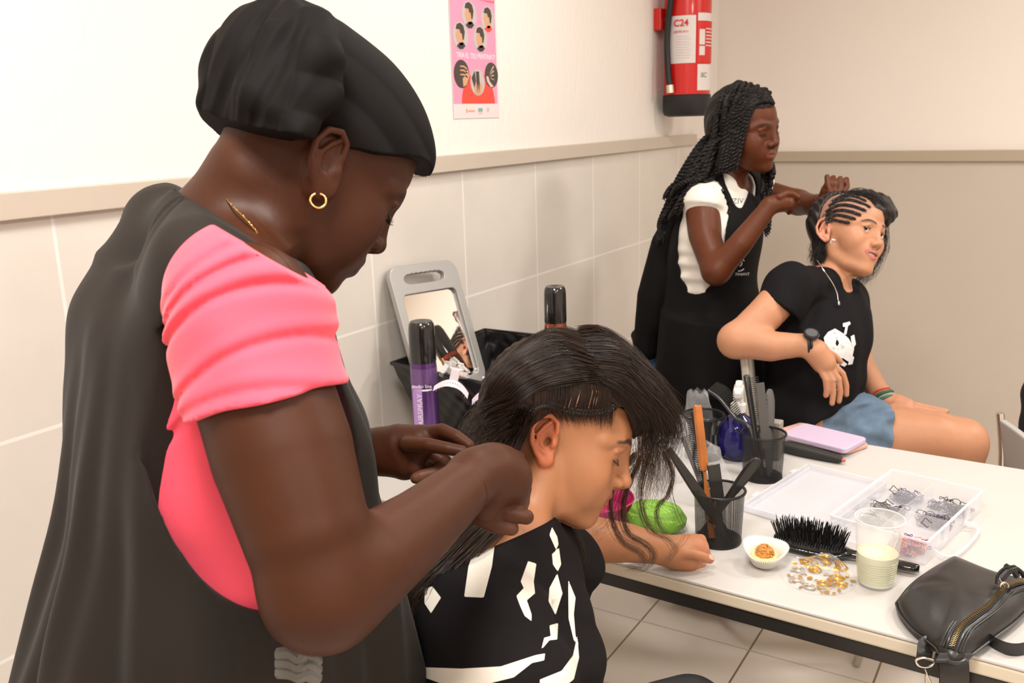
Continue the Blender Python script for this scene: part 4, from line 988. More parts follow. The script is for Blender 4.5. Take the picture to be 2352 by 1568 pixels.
# ------------------------------------------------------------------ black leather belt bag at the near edge
def belt_bag():
    from mathutils.bvhtree import BVHTree
    out = [(2058, 1388), (2066, 1378), (2088, 1350), (2112, 1330), (2140, 1312), (2168, 1296), (2184, 1288), (2196, 1288), (2240, 1306), (2290, 1326), (2330, 1338), (2372, 1348), (2385, 1372), (2362, 1400), (2330, 1432), (2290, 1462), (2255, 1488), (2228, 1508), (2205, 1522), (2180, 1520), (2160, 1508), (2150, 1492), (2134, 1478), (2105, 1456), (2080, 1430), (2064, 1406)]
    e = empty('belt_bag', PZ(2200, 1410, TZ), 'black leather belt bag with brass zip, lying at the near table edge', 'bag')
    lea = mat('leather_black', (.014, .0125, .012), .38, spec=.6, coat=.08, bump=.22, bscale=260, bdist=.0008); br = mat('brass_zip', (.62, .45, .22), .3, metal=1); sv = mat('steel_ring', (.75, .70, .64), .18, metal=1)
    q = spline([PZ(x, y, TZ + .012)[:2] for x, y in out] + [PZ(*out[0], TZ + .012)[:2]], 121)[:-1]; n = 120; c = q.mean(0)
    V = []; rings = 16
    for i in range(rings + 1):       # underside rim to top
        s_ = 1 - i / rings; h = .036 * (1 - s_ ** 2.6) ** .62 if i else 0
        for p in q:
            d = p - c; a = math.atan2(d[1], d[0]); k_ = s_ ** 2.2 * (1 - s_) * 3; w_ = (.0030 * math.sin(3 * a + 5 * s_) + .0014 * math.sin(7 * a - 6 * s_)) * k_
            V.append((c[0] + d[0] * s_, c[1] + d[1] * s_, TZ + .013 + h + w_))
    base = len(V)
    for s_, z in ((.97, .006), (.88, .0012), (.4, .001)):
        for p in q: d = p - c; V.append((c[0] + d[0] * s_, c[1] + d[1] * s_, TZ + z))
    f = [(i * n + j, i * n + (j + 1) % n, (i + 1) * n + (j + 1) % n, (i + 1) * n + j) for i in range(rings - 1) for j in range(n)]
    f += [((rings - 1) * n + j, (rings - 1) * n + (j + 1) % n, rings * n) for j in range(n)]
    f += [(j, base + j, base + (j + 1) % n, (j + 1) % n) for j in range(n)]
    for k in range(2): f += [(base + k * n + j, base + (k + 1) * n + j, base + (k + 1) * n + (j + 1) % n, base + k * n + (j + 1) % n) for j in range(n)]
    f.append(tuple(base + 2 * n + j for j in range(n)))
    b = mk('bag_body', V, f, lea, e)
    tree = BVHTree.FromPolygons([tuple(map(float, v)) for v in V], f)
    def hit(px, py, off=.001):
        d = ray(px, py); l, nn, i_, ds = tree.ray_cast(Vector(CAM), Vector(d / np.linalg.norm(d)))
        if l is None: return PZ(px, py, TZ + .03)
        return np.array(l) + np.array((0, 0, off))
    MB().tube([(p[0], p[1], TZ + .0135) for p in np.vstack([q, q[:1]])], .0022, 6, cap=False).build('piping', lea, e)
    zp = spline([hit(x, y) for x, y in ((2184, 1492), (2196, 1462), (2212, 1436), (2240, 1414), (2270, 1392), (2292, 1368), (2310, 1350), (2335, 1340), (2356, 1338))], 130)
    tg = np.gradient(zp, axis=0); tg /= np.linalg.norm(tg, axis=1)[:, None]; sd = np.cross(tg, (0, 0, 1.)); sd /= np.linalg.norm(sd, axis=1)[:, None]
    MB().tube(zp, .0062, 8, flat=.28, updir=(0, 0, 1)).build('zip_tape', mat('zip_tape', (.008, .007, .007), .8), e)
    t_ = MB()
    for i in range(2, 128):
        F3 = np.stack([tg[i], sd[i], np.cross(tg[i], sd[i])], 1); t_.box(zp[i] + (0, 0, .0022) + sd[i] * .0016 * (1 if i % 2 else -1), (.0009, .0040, .0016), F3)
    tag(t_.build('zip_teeth', br, e, smooth=False), kind='stuff')
    for k, o_ in enumerate((.011, .0145, -.0105, -.014)):
        w_ = MB(); pts = [np.array(zp[i] + sd[i] * o_) for i in range(0, 130, 3)]; pts = [np.array([p[0], p[1], p[2] + .0002]) for p in pts]; w_.tube(pts, .0011, 6); w_.build('welt_seam', lea, e)
    # puller
    pc = hit(2306, 1352, .004)
    MB().tube([pc + R_ * .0062 * math.cos(a) + U_ * .0062 * math.sin(a) for a in np.linspace(0, 6.283, 20)], .0014, 7, cap=False).build('zip_slider', sv, e)
    MB().tube([pc, pc - R_ * .008 + U_ * .014], .0012, 7).build('puller_pin', sv, e)
    k_ = MB(); p0 = pc + U_ * .018
    k_.tube(spline([p0 - R_ * .012 - U_ * .014, p0 - R_ * .010, p0 + U_ * .010, p0 + R_ * .014 + U_ * .012, p0 + R_ * .026 + U_ * .004, p0 + R_ * .032 - U_ * .004], 26), .0052, 8, flat=.4).tube(spline([p0 - R_ * .006 - U_ * .006, p0 + R_ * .006 + U_ * .006, p0 + R_ * .018 + U_ * .010], 14), .006, 8).tube(spline([p0 + R_ * .002 + U_ * .014, p0 + R_ * .014 + U_ * .006, p0 + R_ * .020 - U_ * .003], 14), .0045, 8)
    k_.build('leather_puller', lea, e)
    # tab with ring and hook
    d0, d1 = PZ(2128, 1478, TZ + .008), P(2122, 1512, depth(PZ(2128, 1478, TZ)) - .02)
    MB().tube(spline([PZ(2150, 1478, TZ + .012), d0, P(2124, 1497, depth(d1)), d1], 14), .0115, 10, flat=.22, updir=F_ * -1 + (0, 0, .4)).build('strap_tab', lea, e)
    rc = P(2125, 1518, depth(d1) - .008)
    MB().tube([rc + R_ * .0135 * math.cos(a) + U_ * .0085 * math.sin(a) * (1 if math.sin(a) < 0 else .6) for a in np.linspace(0, 6.283, 34)], .0016, 8, cap=False).build('d_ring', sv, e)
    hk = rc - U_ * .012; MB().tube(spline([hk, hk - U_ * .008 + R_ * .003, hk - U_ * .030 + R_ * .012, hk - U_ * .044 + R_ * .012, hk - U_ * .046 + R_ * .004, hk - U_ * .036 + R_ * .001, hk - U_ * .008 + R_ * .001], 40), .0015, 8).build('snap_hook', sv, e)
    # strap over the edge and strap to the right
    y0 = TY0 - .026
    s1 = spline([PZ(2195, 1500, TZ + .018), PZ(2182, 1522, TZ + .008), np.array([PZ(2175, 1540, TZ)[0], y0 + .004, TZ + .001]), np.array([PZ(2180, 1540, TZ)[0] + .004, y0 - .006, TZ - .03]), np.array([PZ(2180, 1540, TZ)[0] + .008, y0 - .004, TZ - .12])], 30)
    sb = MB(); V = []; 
    for i, p in enumerate(s1):
        w_ = .024 - .004 * i / 30; V += [p + R_ * s * w_ for s in (-1, 1)] + [p + R_ * s * w_ - F_ * .003 + (0, 0, .002) for s in (1, -1)]
    f = [(4 * i + a, 4 * i + (a + 1) % 4, 4 * i + 4 + (a + 1) % 4, 4 * i + 4 + a) for i in range(29) for a in range(4)]
    sb.add(V, f + [(0, 3, 2, 1), (116, 117, 118, 119)]).build('hanging_strap', lea, e)
    s2 = spline([PZ(2262, 1462, TZ + .012), PZ(2290, 1482, TZ + .010), PZ(2325, 1494, TZ + .009), PZ(2360, 1490, TZ + .009), PZ(2400, 1470, TZ + .009)], 30); V = []
    for i, p in enumerate(s2): V += [p + (0, 0, .011), p - (0, 0, .008), p - (0, 0, .008) + F_ * .003, p + (0, 0, .011) + F_ * .003]
    MB().add(V, f + [(0, 3, 2, 1), (116, 117, 118, 119)]).build('waist_strap', lea, e)
belt_bag()
# ------------------------------------------------------------------ people: shared anatomy
def view_frame(px, py):
    q = ray(px, py); h = np.array([q[0], q[1], 0]); h /= np.linalg.norm(h); return np.stack([np.array([h[1], -h[0], 0]), h, [0, 0, 1.]], 1)   # x right, y away, z up
def rx(a): c, s = math.cos(a), math.sin(a); return np.array([[1, 0, 0], [0, c, -s], [0, s, c]])
def ry(a): c, s = math.cos(a), math.sin(a); return np.array([[c, 0, s], [0, 1, 0], [-s, 0, c]])
D = math.pi / 180
def head_frame(px, py, d, anchor, down, away, roll=0, sc=1):
    "head axes (forward, left, up); anchor = local point that sits at the pixel"
    R = view_frame(px, py) @ rz(away * D) @ ry(down * D) @ rx(roll * D)
    return P(px, py, d) - R @ (np.array(anchor, float) * sc), R
def add_head(B, o, R, sc=1.0, eyes='closed', lips=1.0, nose=1.0, jaw=1.0, ears=(1, -1), noselen=0, smile=0, wide=0, full=1.0, slit=.0052):
    B.fr(o, R, sc)
    B.ell((-.012, 0, .042), (.098, .075, .083), .01)
    B.loft([(-.104, .052, 0, .018, .014), (-.097, .050, 0, .034, .026), (-.085, .043, 0, .045, .036), (-.065, .033, 0, .055, .047 * jaw), (-.04, .018, 0, .069, .056 * jaw), (-.01, .006, 0, .082, .064), (.02, .002, 0, .090, .067), (.05, .0, 0, .096, .067), (.075, -.004, 0, .094, .064)], .012, n=2.15)
    for s in (1, -1):
        B.ell((.058, .044 * s, -.018), (.028, .019, .026), .03)
        B.ell((.048, .036 * s * full, -.050), (.034 * full, .020 * full, .032 * full), .03)
        B.tube([(.0, .056 * s * jaw, -.035), (.012, .053 * s * jaw, -.060), (.045, .040 * s, -.082), (.078, .012 * s, -.090)], [.013, .012, .011, .011], .02)
        B.tube([(.062, .052 * s, .026), (.082, .036 * s, .034), (.092, .012 * s, .028)], [.007, .0075, .007], .012)
        B.ell((.1035, .032 * s, .011), (.015, .018, .011), .014, 's')
    B.ell((.078, 0, -.087), (.017, .017, .014), .012)
    B.ell((.081, 0, -.048), (.018, .028, .026), .022)
    # nose
    B.ell((.087, 0, .004), (.0135, .0185, .032), .010)
    B.tube([(.088, 0, .030), (.098, 0, .008), (.108 + noselen, 0, -.016)], [.0062, .0068, .0078 * nose], .010)
    B.ell((.108 + noselen, 0, -.020), (.0105, .0105 * nose, .0095), .006)
    for s in (1, -1):
        B.ell((.0985 + noselen * .5, .0125 * s * nose, -.0235), (.0115, .0072 * nose, .0085), .005)
        B.ell((.1035 + noselen * .6, .0065 * s * nose, -.0315), (.0055, .0032 * nose, .0035), .0025, 's')
    B.tube([(.107 + noselen, 0, -.028), (.0985, 0, -.0335)], .0035, .004)
    # lips
    w = .0225 + wide; m = -.0515; cz = smile
    for s in (1, -1):
        B.tube([(.083, w * s, m + cz), (.0945, .011 * s, m + .0055), (.0985, .003 * s, m + .0055), (.0985, 0, m + .0048)], [.0022, .0042 * lips, .0050 * lips, .0048 * lips], .005)
        B.tube([(.083, w * s, m + cz - .001), (.0935, .010 * s, m - .0062), (.0965, 0, m - .0072)], [.0022, .0048 * lips, .0060 * lips], .005)
        B.tube([(.0845, (w + .002) * s, m + cz), (.0975, .011 * s, m + .0003), (.1045, 0, m - .0006)], .0009, .003, 's')
    # eyes
    for s in (1, -1):
        B.ell((.0765, .0315 * s, .0125), (.0135, .0138, .0132), .006)
        B.tube([(.0865, .020 * s, .021), (.0915, .031 * s, .0235), (.084, .044 * s, .019)], .0022, .006)
        if eyes == 'closed':
            B.tube([(.0885, .0225 * s, .0065), (.0925, .032 * s, .0035), (.0850, .0435 * s, .0060)], .0008, .002, 's')
        else:
            B.ell((.0905, .0322 * s, .0122), (.010, .0118, slit), .002, 's')
    # ears
    for s in ears:
        E = lambda x, y, z: (x * .956 - z * .292 - .008, (.0725 + y) * s, x * .292 + z * .956)
        er_ = np.array([[.956, 0, -.292], [0, 1, 0], [.292, 0, .956]])
        B.ell(E(-.003, .002, .001), (.0185, .0052, .030), .005, rot=er_)
        B.tube([E(.006, .002, -.001), E(.013, .006, .010), E(.012, .008, .024), E(.002, .011, .0325), E(-.012, .013, .029), E(-.0205, .014, .014), E(-.019, .0135, -.004), E(-.012, .010, -.019), E(-.003, .005, -.030)], [.0028, .0030, .0034, .0036, .0037, .0037, .0035, .0034, .0040], .004)
        B.tube([E(-.001, .007, -.018), E(-.010, .0105, -.009), E(-.0115, .0115, .006), E(-.004, .010, .017), E(.002, .008, .022)], .0028, .004)
        B.ell(E(.003, .004, -.026), (.0085, .0042, .0085), .004)
        B.ell(E(.0095, .006, -.006), (.0042, .0042, .0058), .004)
        B.ell(E(-.001, .0115, -.003), (.008, .0070, .0115), .004, 's', rot=er_); B.ell(E(.001, .004, -.004), (.0045, .008, .006), .003, 's')
def head_color(V, o, R, sc, base, lip, brow, ear=None, lid=None, browk=1.0, cheek=None, browz=0, smile=0, wide=0):
    "painted features of a face: lips, brows, lash line, ear flush"
    L = (V - o) @ R / sc; C = np.tile(np.array(base, float), (len(V), 1)); x, y, z = L.T; ay = np.abs(y)
    def bl(m, c): 
        m = np.clip(m, 0, 1)[:, None]; C[:] = C * (1 - m) + np.array(c) * m
    if cheek is not None: bl(.5 * np.exp(-(((x - .075) / .03) ** 2 + ((ay - .045) / .02) ** 2 + ((z + .02) / .02) ** 2)), cheek)
    if ear is not None: bl(.75 * smoothstep(.070, .080, ay) * smoothstep(.05, .03, np.abs(z)) * smoothstep(.03, .018, x) * smoothstep(-.045, -.03, x), ear)
    wl = .0235 * (1 - smoothstep(.012, .026, ay) * .2)
    lz = -.0515 + smile * smoothstep(.004, .022, ay); hh = .0125 * np.sqrt(np.clip(1 - (ay / (.0235 + wide)) ** 2, 0, 1)); up = smoothstep(hh * .75 + .0015, hh * .75, z - lz); dn = smoothstep(hh + .0015, hh, lz - z)
    bl(up * dn * smoothstep(.0245 + wide, .0225 + wide, ay) * smoothstep(.075, .082, x), lip)
    bz = .032 + browz + .004 * np.sin(np.clip((ay - .012) / .036, 0, 1) * math.pi) - .10 * np.clip(ay - .036, 0, 1)
    bl(browk * smoothstep(.0048, .0025, np.abs(z - bz) * (1 + .5 * smoothstep(.03, .05, ay))) * smoothstep(.009, .014, ay) * smoothstep(.052, .046, ay) * smoothstep(.055, .065, x), brow)
    if lid is not None:
        bl(.5 * smoothstep(.020, .012, np.sqrt((ay - .0315) ** 2 + (z - .012) ** 2)) * smoothstep(.06, .07, x), lid)
    return C, L
def lashes(o, R, sc, m, parent, side, zz=.0045, n=26, L=.008, down=.5, name='eyelashes', bend=-.004, r0_=.00022):
    b = MB(); rg = np.random.default_rng(2)
    line = spline([(.0890, .0215 * side, zz + .003), (.0915, .027 * side, zz - .0003), (.0910, .0345 * side, zz - .0008), (.0845, .0440 * side, zz + .002)], n)
    for i, p in enumerate(line):
        d = np.array([.8, (.1 + .5 * i / n) * side, -down]); d = d / np.linalg.norm(d) * L * rg.uniform(.7, 1)
        q = [p, p + d * .5 + (0, 0, bend * .3), p + d + (0, 0, -bend * .3)]
        b.tube([o + R @ (np.array(k) * sc) for k in q], [r0_, r0_ * .8, r0_ * .4], 4)
    b.tube([o + R @ (k * sc) for k in line + np.array([.0003, 0, 0])], .0006, 5)
    return b.build(name, m, parent)
def finger(B, pts, r0, r1=None, k=.004):
    n = len(pts); r1 = r1 or r0 * .8
    B.tube(pts, [r0 + (r1 - r0) * i / (n - 1) for i in range(n)], k)
def nail(pts, r, m, parent, up, name='fingernail'):
    "an oval nail on the last joint"
    a, b = np.array(pts[-2], float), np.array(pts[-1], float); x = b - a; x /= np.linalg.norm(x); up = np.array(up, float); up = up - x * (x @ up); up /= np.linalg.norm(up)
    c = b + up * r * .62; R3 = np.stack([x, np.cross(up, x), up], 1) * np.array([r * .95, r * .72, r * .42])
    return MB().lathe(c, [(0, -1), (.7, -.7), (1, 0), (.7, .7), (0, 1)], 16, R=R3).build(name, m, parent)
def skinmat(name, rough=.42, sss=.12, vary=.1, spec=.5, coat=0):
    m = mat(name, (.5, .3, .2), rough, attr='Col', sss=sss, bump=.12, bscale=420, vary=vary, vscale=22, spec=spec, bdist=.0006, coat=coat); return m
def cloth(name, body, m, boxes, parent, off=0.0, clips=(), disp=None, color=None, it=2):
    def fn(g):
        v = body.eval(g) - off
        x, y, z = g.xyz()
        if disp is not None: v = v + disp(x, y, z).astype(np.float32)
        for c in clips: v = np.maximum(v, c(x, y, z).astype(np.float32))
        return v
    return sdf_obj(name, boxes, fn, m, parent, color, it)
def halfspace(p, n):
    p = np.array(p, float); n = np.array(n, float); n /= np.linalg.norm(n)
    return lambda x, y, z: (x - p[0]) * n[0] + (y - p[1]) * n[1] + (z - p[2]) * n[2]
def inloc(o, R, fn):
    "a clip written in local coordinates"
    o = np.array(o, float)
    def f(x, y, z):
        x, y, z = x - o[0], y - o[1], z - o[2]
        return fn(R[0, 0] * x + R[1, 0] * y + R[2, 0] * z, R[0, 1] * x + R[1, 1] * y + R[2, 1] * z, R[0, 2] * x + R[1, 2] * y + R[2, 2] * z)
    return f
def strands(name, guides, n, m, parent, spread, r=.00045, seg=22, seed=1, sides=3, clump=.0, rtip=.25, wav=0, wf=12, lenvar=0):
    "hair: n strands, each a blend of two neighbouring guide curves plus its own scatter"
    rg = np.random.default_rng(seed); G = [spline(g, seg) for g in guides]; V = []; F = []; base = 0; t = np.linspace(0, 1, seg)[:, None]
    a = np.arange(sides) / sides * 2 * math.pi
    for i in range(n):
        if len(G) > 1:
            k = rg.integers(0, len(G) - 1); u = rg.uniform(); p = G[k] * (1 - u) + G[k + 1] * u
        else: p = G[0].copy()
        if lenvar: L_ = 1 - lenvar * rg.uniform(); tt = np.linspace(0, L_ * (seg - 1), seg); p = np.stack([np.interp(tt, np.arange(seg), p[:, c_]) for c_ in range(3)], 1)
        d = rg.normal(size=3) * spread; p = p + d * (1 - clump * t)
        if wav: ph = rg.uniform(0, 6.28, 3); p = p + wav * rg.uniform(.3, 1) * t * np.stack([np.sin(wf * t[:, 0] + ph[0]), np.sin(wf * t[:, 0] * 1.2 + ph[1]), np.sin(wf * t[:, 0] * .8 + ph[2])], 1)
        tg = np.gradient(p, axis=0); tg /= np.linalg.norm(tg, axis=1)[:, None] + 1e-12
        up = rg.normal(size=3); x = np.cross(tg, up); x /= np.linalg.norm(x, axis=1)[:, None] + 1e-12; y = np.cross(tg, x)
        rr = r * (1 - (1 - rtip) * t)
        ring = p[:, None, :] + rr[:, :, None] * (np.cos(a)[None, :, None] * x[:, None, :] + np.sin(a)[None, :, None] * y[:, None, :])
        V.append(ring.reshape(-1, 3)); j = np.arange(sides); s0 = base + np.arange(seg - 1)[:, None] * sides
        F.append(np.stack([s0 + j, s0 + (j + 1) % sides, s0 + sides + (j + 1) % sides, s0 + sides + j], 2).reshape(-1, 4)); base += seg * sides
    o = mk(name, np.concatenate(V), np.concatenate(F), m, parent); return o
def jit(seed): return np.random.default_rng(seed)
# ------------------------------------------------------------------ the woman in the black head wrap (nearest)
def woman_wrap():
    HS = 1.0; HR = view_frame(790, 390) @ rz(15 * D) @ ry(42 * D) @ rx(-6 * D); ho = P(715, 392, .994)
    e = empty('person', (-.86, .50, 0), 'woman in black head wrap, black tabard and pink T-shirt bending to braid hair', 'person')
    S = P(575, 705, .815); E_ = P(742, 1345, .77); Wr = P(1098, 1092, .965)
    S2 = P(420, 560, 1.13)
    TR = view_frame(480, 640) @ rz(20 * D)      # torso: forward, left, up
    TR = TR @ ry(0)
    TO = np.array([P(500, 900, .97)[0], P(500, 900, .97)[1], 0])
    def loc(p): return (np.array(p) - TO) @ TR
    B = Body(); add_head(B, ho, HR, HS, 'closed', lips=1.5, nose=1.15, jaw=1.0, noselen=-.001)
    B.ell((.088, 0, -.052), (.0135, .020, .020), .01)
    B.fr(np.zeros(3), np.eye(3))
    H = lambda *q: ho + HR @ (np.array(q, float) * HS)
    nb = P(505, 560, .985)
    B.tube([H(-.035, 0, .0), H(-.040, 0, -.045), nb * .6 + H(-.04, 0, -.045) * .4, nb], [.058, .054, .056, .066], .03)
    B.tube([H(-.0, -.058, -.02), nb + (P(640, 640, .9) - nb) * .45], [.016, .018], .03)
    TC = ((470, 600, .985), (457, 700, .98), (472, 850, .985), (505, 1000, .99), (508, 1150, 1.0), (515, 1300, 1.01), (515, 1450, 1.03), (515, 1650, 1.06))
    def torso(T, g=0.0, k=.03):
        c = [loc(P(*q)) for q in TC]
        T.fr(TO, TR)
        ab = [(.060, .10), (.090, .148), (.104, .152), (.122, .150), (.125, .145), (.135, .15), (.14, .16), (.145, .165)]
        secs = [(q[2], q[0], q[1], a + g, b + g) for q, (a, b) in zip(c, ab)]
        secs.append((.45, c[-1][0], c[-1][1], .12 + g, .16 + g)); secs.sort(key=lambda q: q[0]); T.loft(secs, k, n=2.3); T.fr(np.zeros(3), np.eye(3))
    torso(B)
    B.tube([nb, S], [.042, .050], .04); B.tube([nb, S2], [.045, .05], .04)
    arm = [S, P(590, 850, .80), P(650, 1040, .785), P(702, 1215, .77), E_]
    B.tube(arm, [.053, .059, .060, .053, .045], .02)
    B.ell(P(738, 1368, .772), (.043, .043, .043), .03)
    fa = [E_, P(840, 1300, .80), P(960, 1210, .87), Wr]
    B.tube(fa, [.044, .043, .036, .0265], .02)
    # right hand: bent down at the wrist, back of the hand outward
    B.tube([P(1090, 1090, .96), P(1130, 1080, .985), P(1160, 1092, 1.00)], [.027, .029, .027], .012)
    B.tube([P(1125, 1085, .985), P(1165, 1105, 1.0), P(1172, 1145, 1.005)], [.026, .025, .019], .012)
    B.tube([P(1150, 1070, 1.0), P(1185, 1095, 1.02), P(1190, 1150, 1.02)], [.022, .0155, .013], .010)
    B.tube([P(1125, 1120, .985), P(1115, 1165, .99), P(1130, 1190, .995)], [.024, .018, .013], .012)
    f1 = [P(1120, 1160, .99), P(1165, 1178, .99), P(1209, 1187, .99)]; finger(B, f1, .0098, .0084, .003)
    f2 = [P(1095, 1186, .99), P(1138, 1208, .99), P(1176, 1214, .992)]; finger(B, f2, .0090, .0076, .003)
    finger(B, [P(1185, 1075, 1.03), P(1206, 1120, 1.035), P(1198, 1168, 1.03)], .0085, .007); finger(B, [P(1180, 1060, 1.05), P(1190, 1050, 1.075), P(1170, 1040, 1.10)], .0085, .007)
    finger(B, [P(1165, 1055, 1.05), P(1150, 1035, 1.08), P(1110, 1035, 1.10)], .0085, .007)
    # left arm and hand (behind the tabard)
    B.tube([S2, P(560, 880, 1.25), P(700, 1070, 1.24)], [.058, .055, .042], .02)
    B.tube([P(700, 1070, 1.24), P(790, 1050, 1.22), P(868, 1036, 1.19)], [.042, .036, .0275], .02)
    B.tube([P(862, 1034, 1.19), P(915, 1022, 1.18), P(965, 1015, 1.17)], [.0265, .0275, .0225], .012)
    B.tube([P(885, 1050, 1.19), P(930, 1065, 1.18), P(955, 1072, 1.17)], [.021, .021, .014], .014)
    lf = {'index': [P(970, 997, 1.17), P(1015, 988, 1.155), P(1050, 1003, 1.14), P(1078, 1022, 1.13)],
          'middle': [P(975, 1010, 1.175), P(1020, 1003, 1.17), P(1050, 1018, 1.155), P(1072, 1033, 1.14)],
          'thumb': [P(935, 1020, 1.15), P(985, 1022, 1.13), P(1028, 1030, 1.12), P(1062, 1036, 1.115)],
          'ring': [P(985, 1035, 1.175), P(1022, 1060, 1.165), P(1000, 1085, 1.15), P(968, 1092, 1.145)],
          'little': [P(975, 1055, 1.175), P(1000, 1078, 1.165), P(982, 1098, 1.15), P(955, 1098, 1.145)]}
    for k, q in lf.items(): finger(B, q, .0100 if k != 'little' else .0085, .0072)
    # legs to the floor
    for s, px in ((1, 420), (-1, 540)):
        t = P(px, 1500, 1.03); t2 = t + TR[:, 1] * .08 * s; f_ = np.array([TO[0], TO[1], 0]) + TR[:, 1] * .10 * s - TR[:, 0] * .02
        B.tube([t2, np.array([f_[0], f_[1], .48]), np.array([f_[0], f_[1], .08]) - TR[:, 0] * .03], [.085, .055, .036], .03)
        B.tube([np.array([f_[0], f_[1], .035]) - TR[:, 0] * .04, np.array([f_[0], f_[1], .028]) + TR[:, 0] * .13], [.033, .026], .02)
    def color(V, N):
        C, L = head_color(V, ho, HR, HS, (.053, .0150, .0052), (.070, .020, .013), (.018, .008, .006), ear=(.075, .023, .010), lid=(.042, .013, .006), browk=.7)
        off_tips = smoothstep(.0, .03, np.min([np.linalg.norm(V - P(*q), axis=1) for q in ((1203, 1188, 1.005), (1168, 1212, 1.0), (1000, 1085, 1.15), (968, 1092, 1.145))], axis=0))
        C = C * off_tips[:, None] + np.array([.12, .045, .024]) * (1 - off_tips[:, None]); return C  # skin blends to a paler brown around the finger ends
    hb = [ho + HR @ (np.array(q) * HS) for q in ((-.11, -.09, -.11), (.12, .09, .13), (.12, -.09, -.11), (-.11, .09, .13), (-.11, -.09, .13), (.12, .09, -.11), (-.11, .09, -.11), (.12, -.09, .13))]
    lo, hi = np.min(hb, 0), np.max(hb, 0)
    rh = (P(1150, 1120, 1.02) - .085, P(1150, 1120, 1.02) + .085); lh = (P(985, 1040, 1.16) - (.09, .09, .07), P(985, 1040, 1.16) + (.09, .09, .07))
    body = sdf_obj('body', [(lo, hi, .0019), (*rh, .002), (*lh, .002), (np.array([-1.32, .22, -.0]), np.array([-.30, 1.12, 1.62]), .0055)], lambda g: B.eval(g), skinmat('skin_dark_brown', .5, .03, .12, spec=.26), e, color)
    # necklace, earring
    gold = mat('gold', (.85, .55, .2), .2, metal=1)
    # T-shirt
    T = Body(); q = P(620, 922, .795)
    T.tube([S + U_ * .010, P(585, 810, .81), P(622, 960, .795)], [.062, .0705, .0715], .03)
    T.cut(halfspace(q, .25 * R_ - U_ + 0 * F_))
    T.tube([nb, S], [.058, .064], .04); torso(T, .008, .02)
    T.tube([S2, P(520, 760, 1.2)], [.062, .066], .03)
    neckcut = lambda x, y, z: np.maximum(halfspace(P(655, 556, .9), .67 * R_ + .74 * U_)(x, y, z), halfspace(P(600, 560, .95), .5 * R_ + .87 * U_)(x, y, z))
    def fold(x, y, z):
        a = (x - S[0]) * U_[0] + (y - S[1]) * U_[1] + (z - S[2]) * U_[2]; r_ = (x - S[0]) * R_[0] + (y - S[1]) * R_[1] + (z - S[2]) * R_[2]
        f = 0
        for a0, k0, k1, am in ((.030, .45, 4.5, .0045), (.008, .40, 4.2, .0050), (-.045, .55, 3.8, .0035), (-.075, .30, 3.0, .0028), (.048, .5, 5, .003)):
            u = a - a0 - k0 * r_ + k1 * r_ ** 2; f = f + am * (np.exp(-(u / .0045) ** 2) - .5 * np.exp(-((u - .010) / .007) ** 2))
        return f + .0012 * np.sin(55 * a + 20 * r_ + 2 * np.sin(30 * r_))
    pink = mat('pink_jersey', (.86, .075, .125), .8, sheen=.15, bump=.15, bscale=900, bdist=.0004)
    cloth('t_shirt', T, pink, [(np.array([-1.05, .25, .75]), np.array([-.38, 1.05, 1.50]), .0030)], e, 0, [neckcut], fold)
    # tabard
    A = Body(); 
    def tab(T):
        c = [loc(P(*q)) for q in TC]
        T.fr(TO, TR); ab = [(.090, .125), (.113, .168), (.128, .172), (.147, .170), (.157, .168), (.178, .172), (.200, .180), (.235, .19)]
        secs = [(q[2], q[0], q[1], a, b) for q, (a, b) in zip(c, ab)]; secs.sort(key=lambda q: q[0]); T.loft(secs, .03, n=2.5); T.fr(np.zeros(3), np.eye(3))
    tab(A)
    sh = nb + (S - nb) * .35; sh2 = nb + (S2 - nb) * .75
    A.tube([nb + (0, 0, .0), nb + (S - nb) * .72 - R_ * .018], [.066, .0745], .03); A.tube([nb, sh2, P(436, 548, 1.10)], [.062, .064, .062], .03)
    A.tube([P(375, 520, 1.07), P(318, 700, .99)], [.035, .045], .05)
    hc = loc(P(628, 1030, .84))
    def armhole(a, b, c):      # cut the near side open
        x_, z_ = a - hc[0], c - hc[2]; k_ = np.sqrt((x_ / .098) ** 2 + (z_ / .165) ** 2) - 1
        return -np.maximum(k_ * .10, (b + .10))
    def arml(a, b, c):
        return -np.maximum(np.sqrt(((a - hc[0]) / .09) ** 2 + ((c - hc[2] - .03) / .16) ** 2) * .09 - .09, .16 - b)
    ncut = halfspace(P(600, 548, .95), .5 * R_ + .87 * U_)
    def fold2(x, y, z):
        a = (x - TO[0]) * TR[0, 0] + (y - TO[1]) * TR[1, 0]; b = (x - TO[0]) * TR[0, 1] + (y - TO[1]) * TR[1, 1]
        an = np.arctan2(b, a); k_ = smoothstep(1.35, 1.0, z) * (1 - .55 * smoothstep(.9, .72, z) * 0)
        return -(.0075 * k_ * np.sin(9 * an + 3.0 * z + .8 * np.sin(6 * z)) + .004 * k_ * np.sin(21 * an - 4 * z)) + .0025 * np.sin(38 * z + 8 * an) * smoothstep(1.2, 1.4, z)
    blk = mat('tabard_black', (.0145, .0105, .008), .75, sheen=.04, spec=.22, bump=.1, bscale=500, bdist=.0006)
    cloth('tabard', A, blk, [(np.array([-1.38, .12, .58]), np.array([-.28, 1.15, 1.52]), .0048)], e, 0, [inloc(TO, TR, armhole), inloc(TO, TR, arml), ncut], fold2)
    # jeans
    J = Body(); J.fr(np.zeros(3), np.eye(3))
    for s in (1, -1):
        t = P(480, 1500, 1.03) + TR[:, 1] * .08 * s; f_ = np.array([TO[0], TO[1], 0]) + TR[:, 1] * .10 * s - TR[:, 0] * .02
        J.tube([t, np.array([f_[0], f_[1], .48]), np.array([f_[0], f_[1], .10]) - TR[:, 0] * .03], [.105, .07, .055], .03)
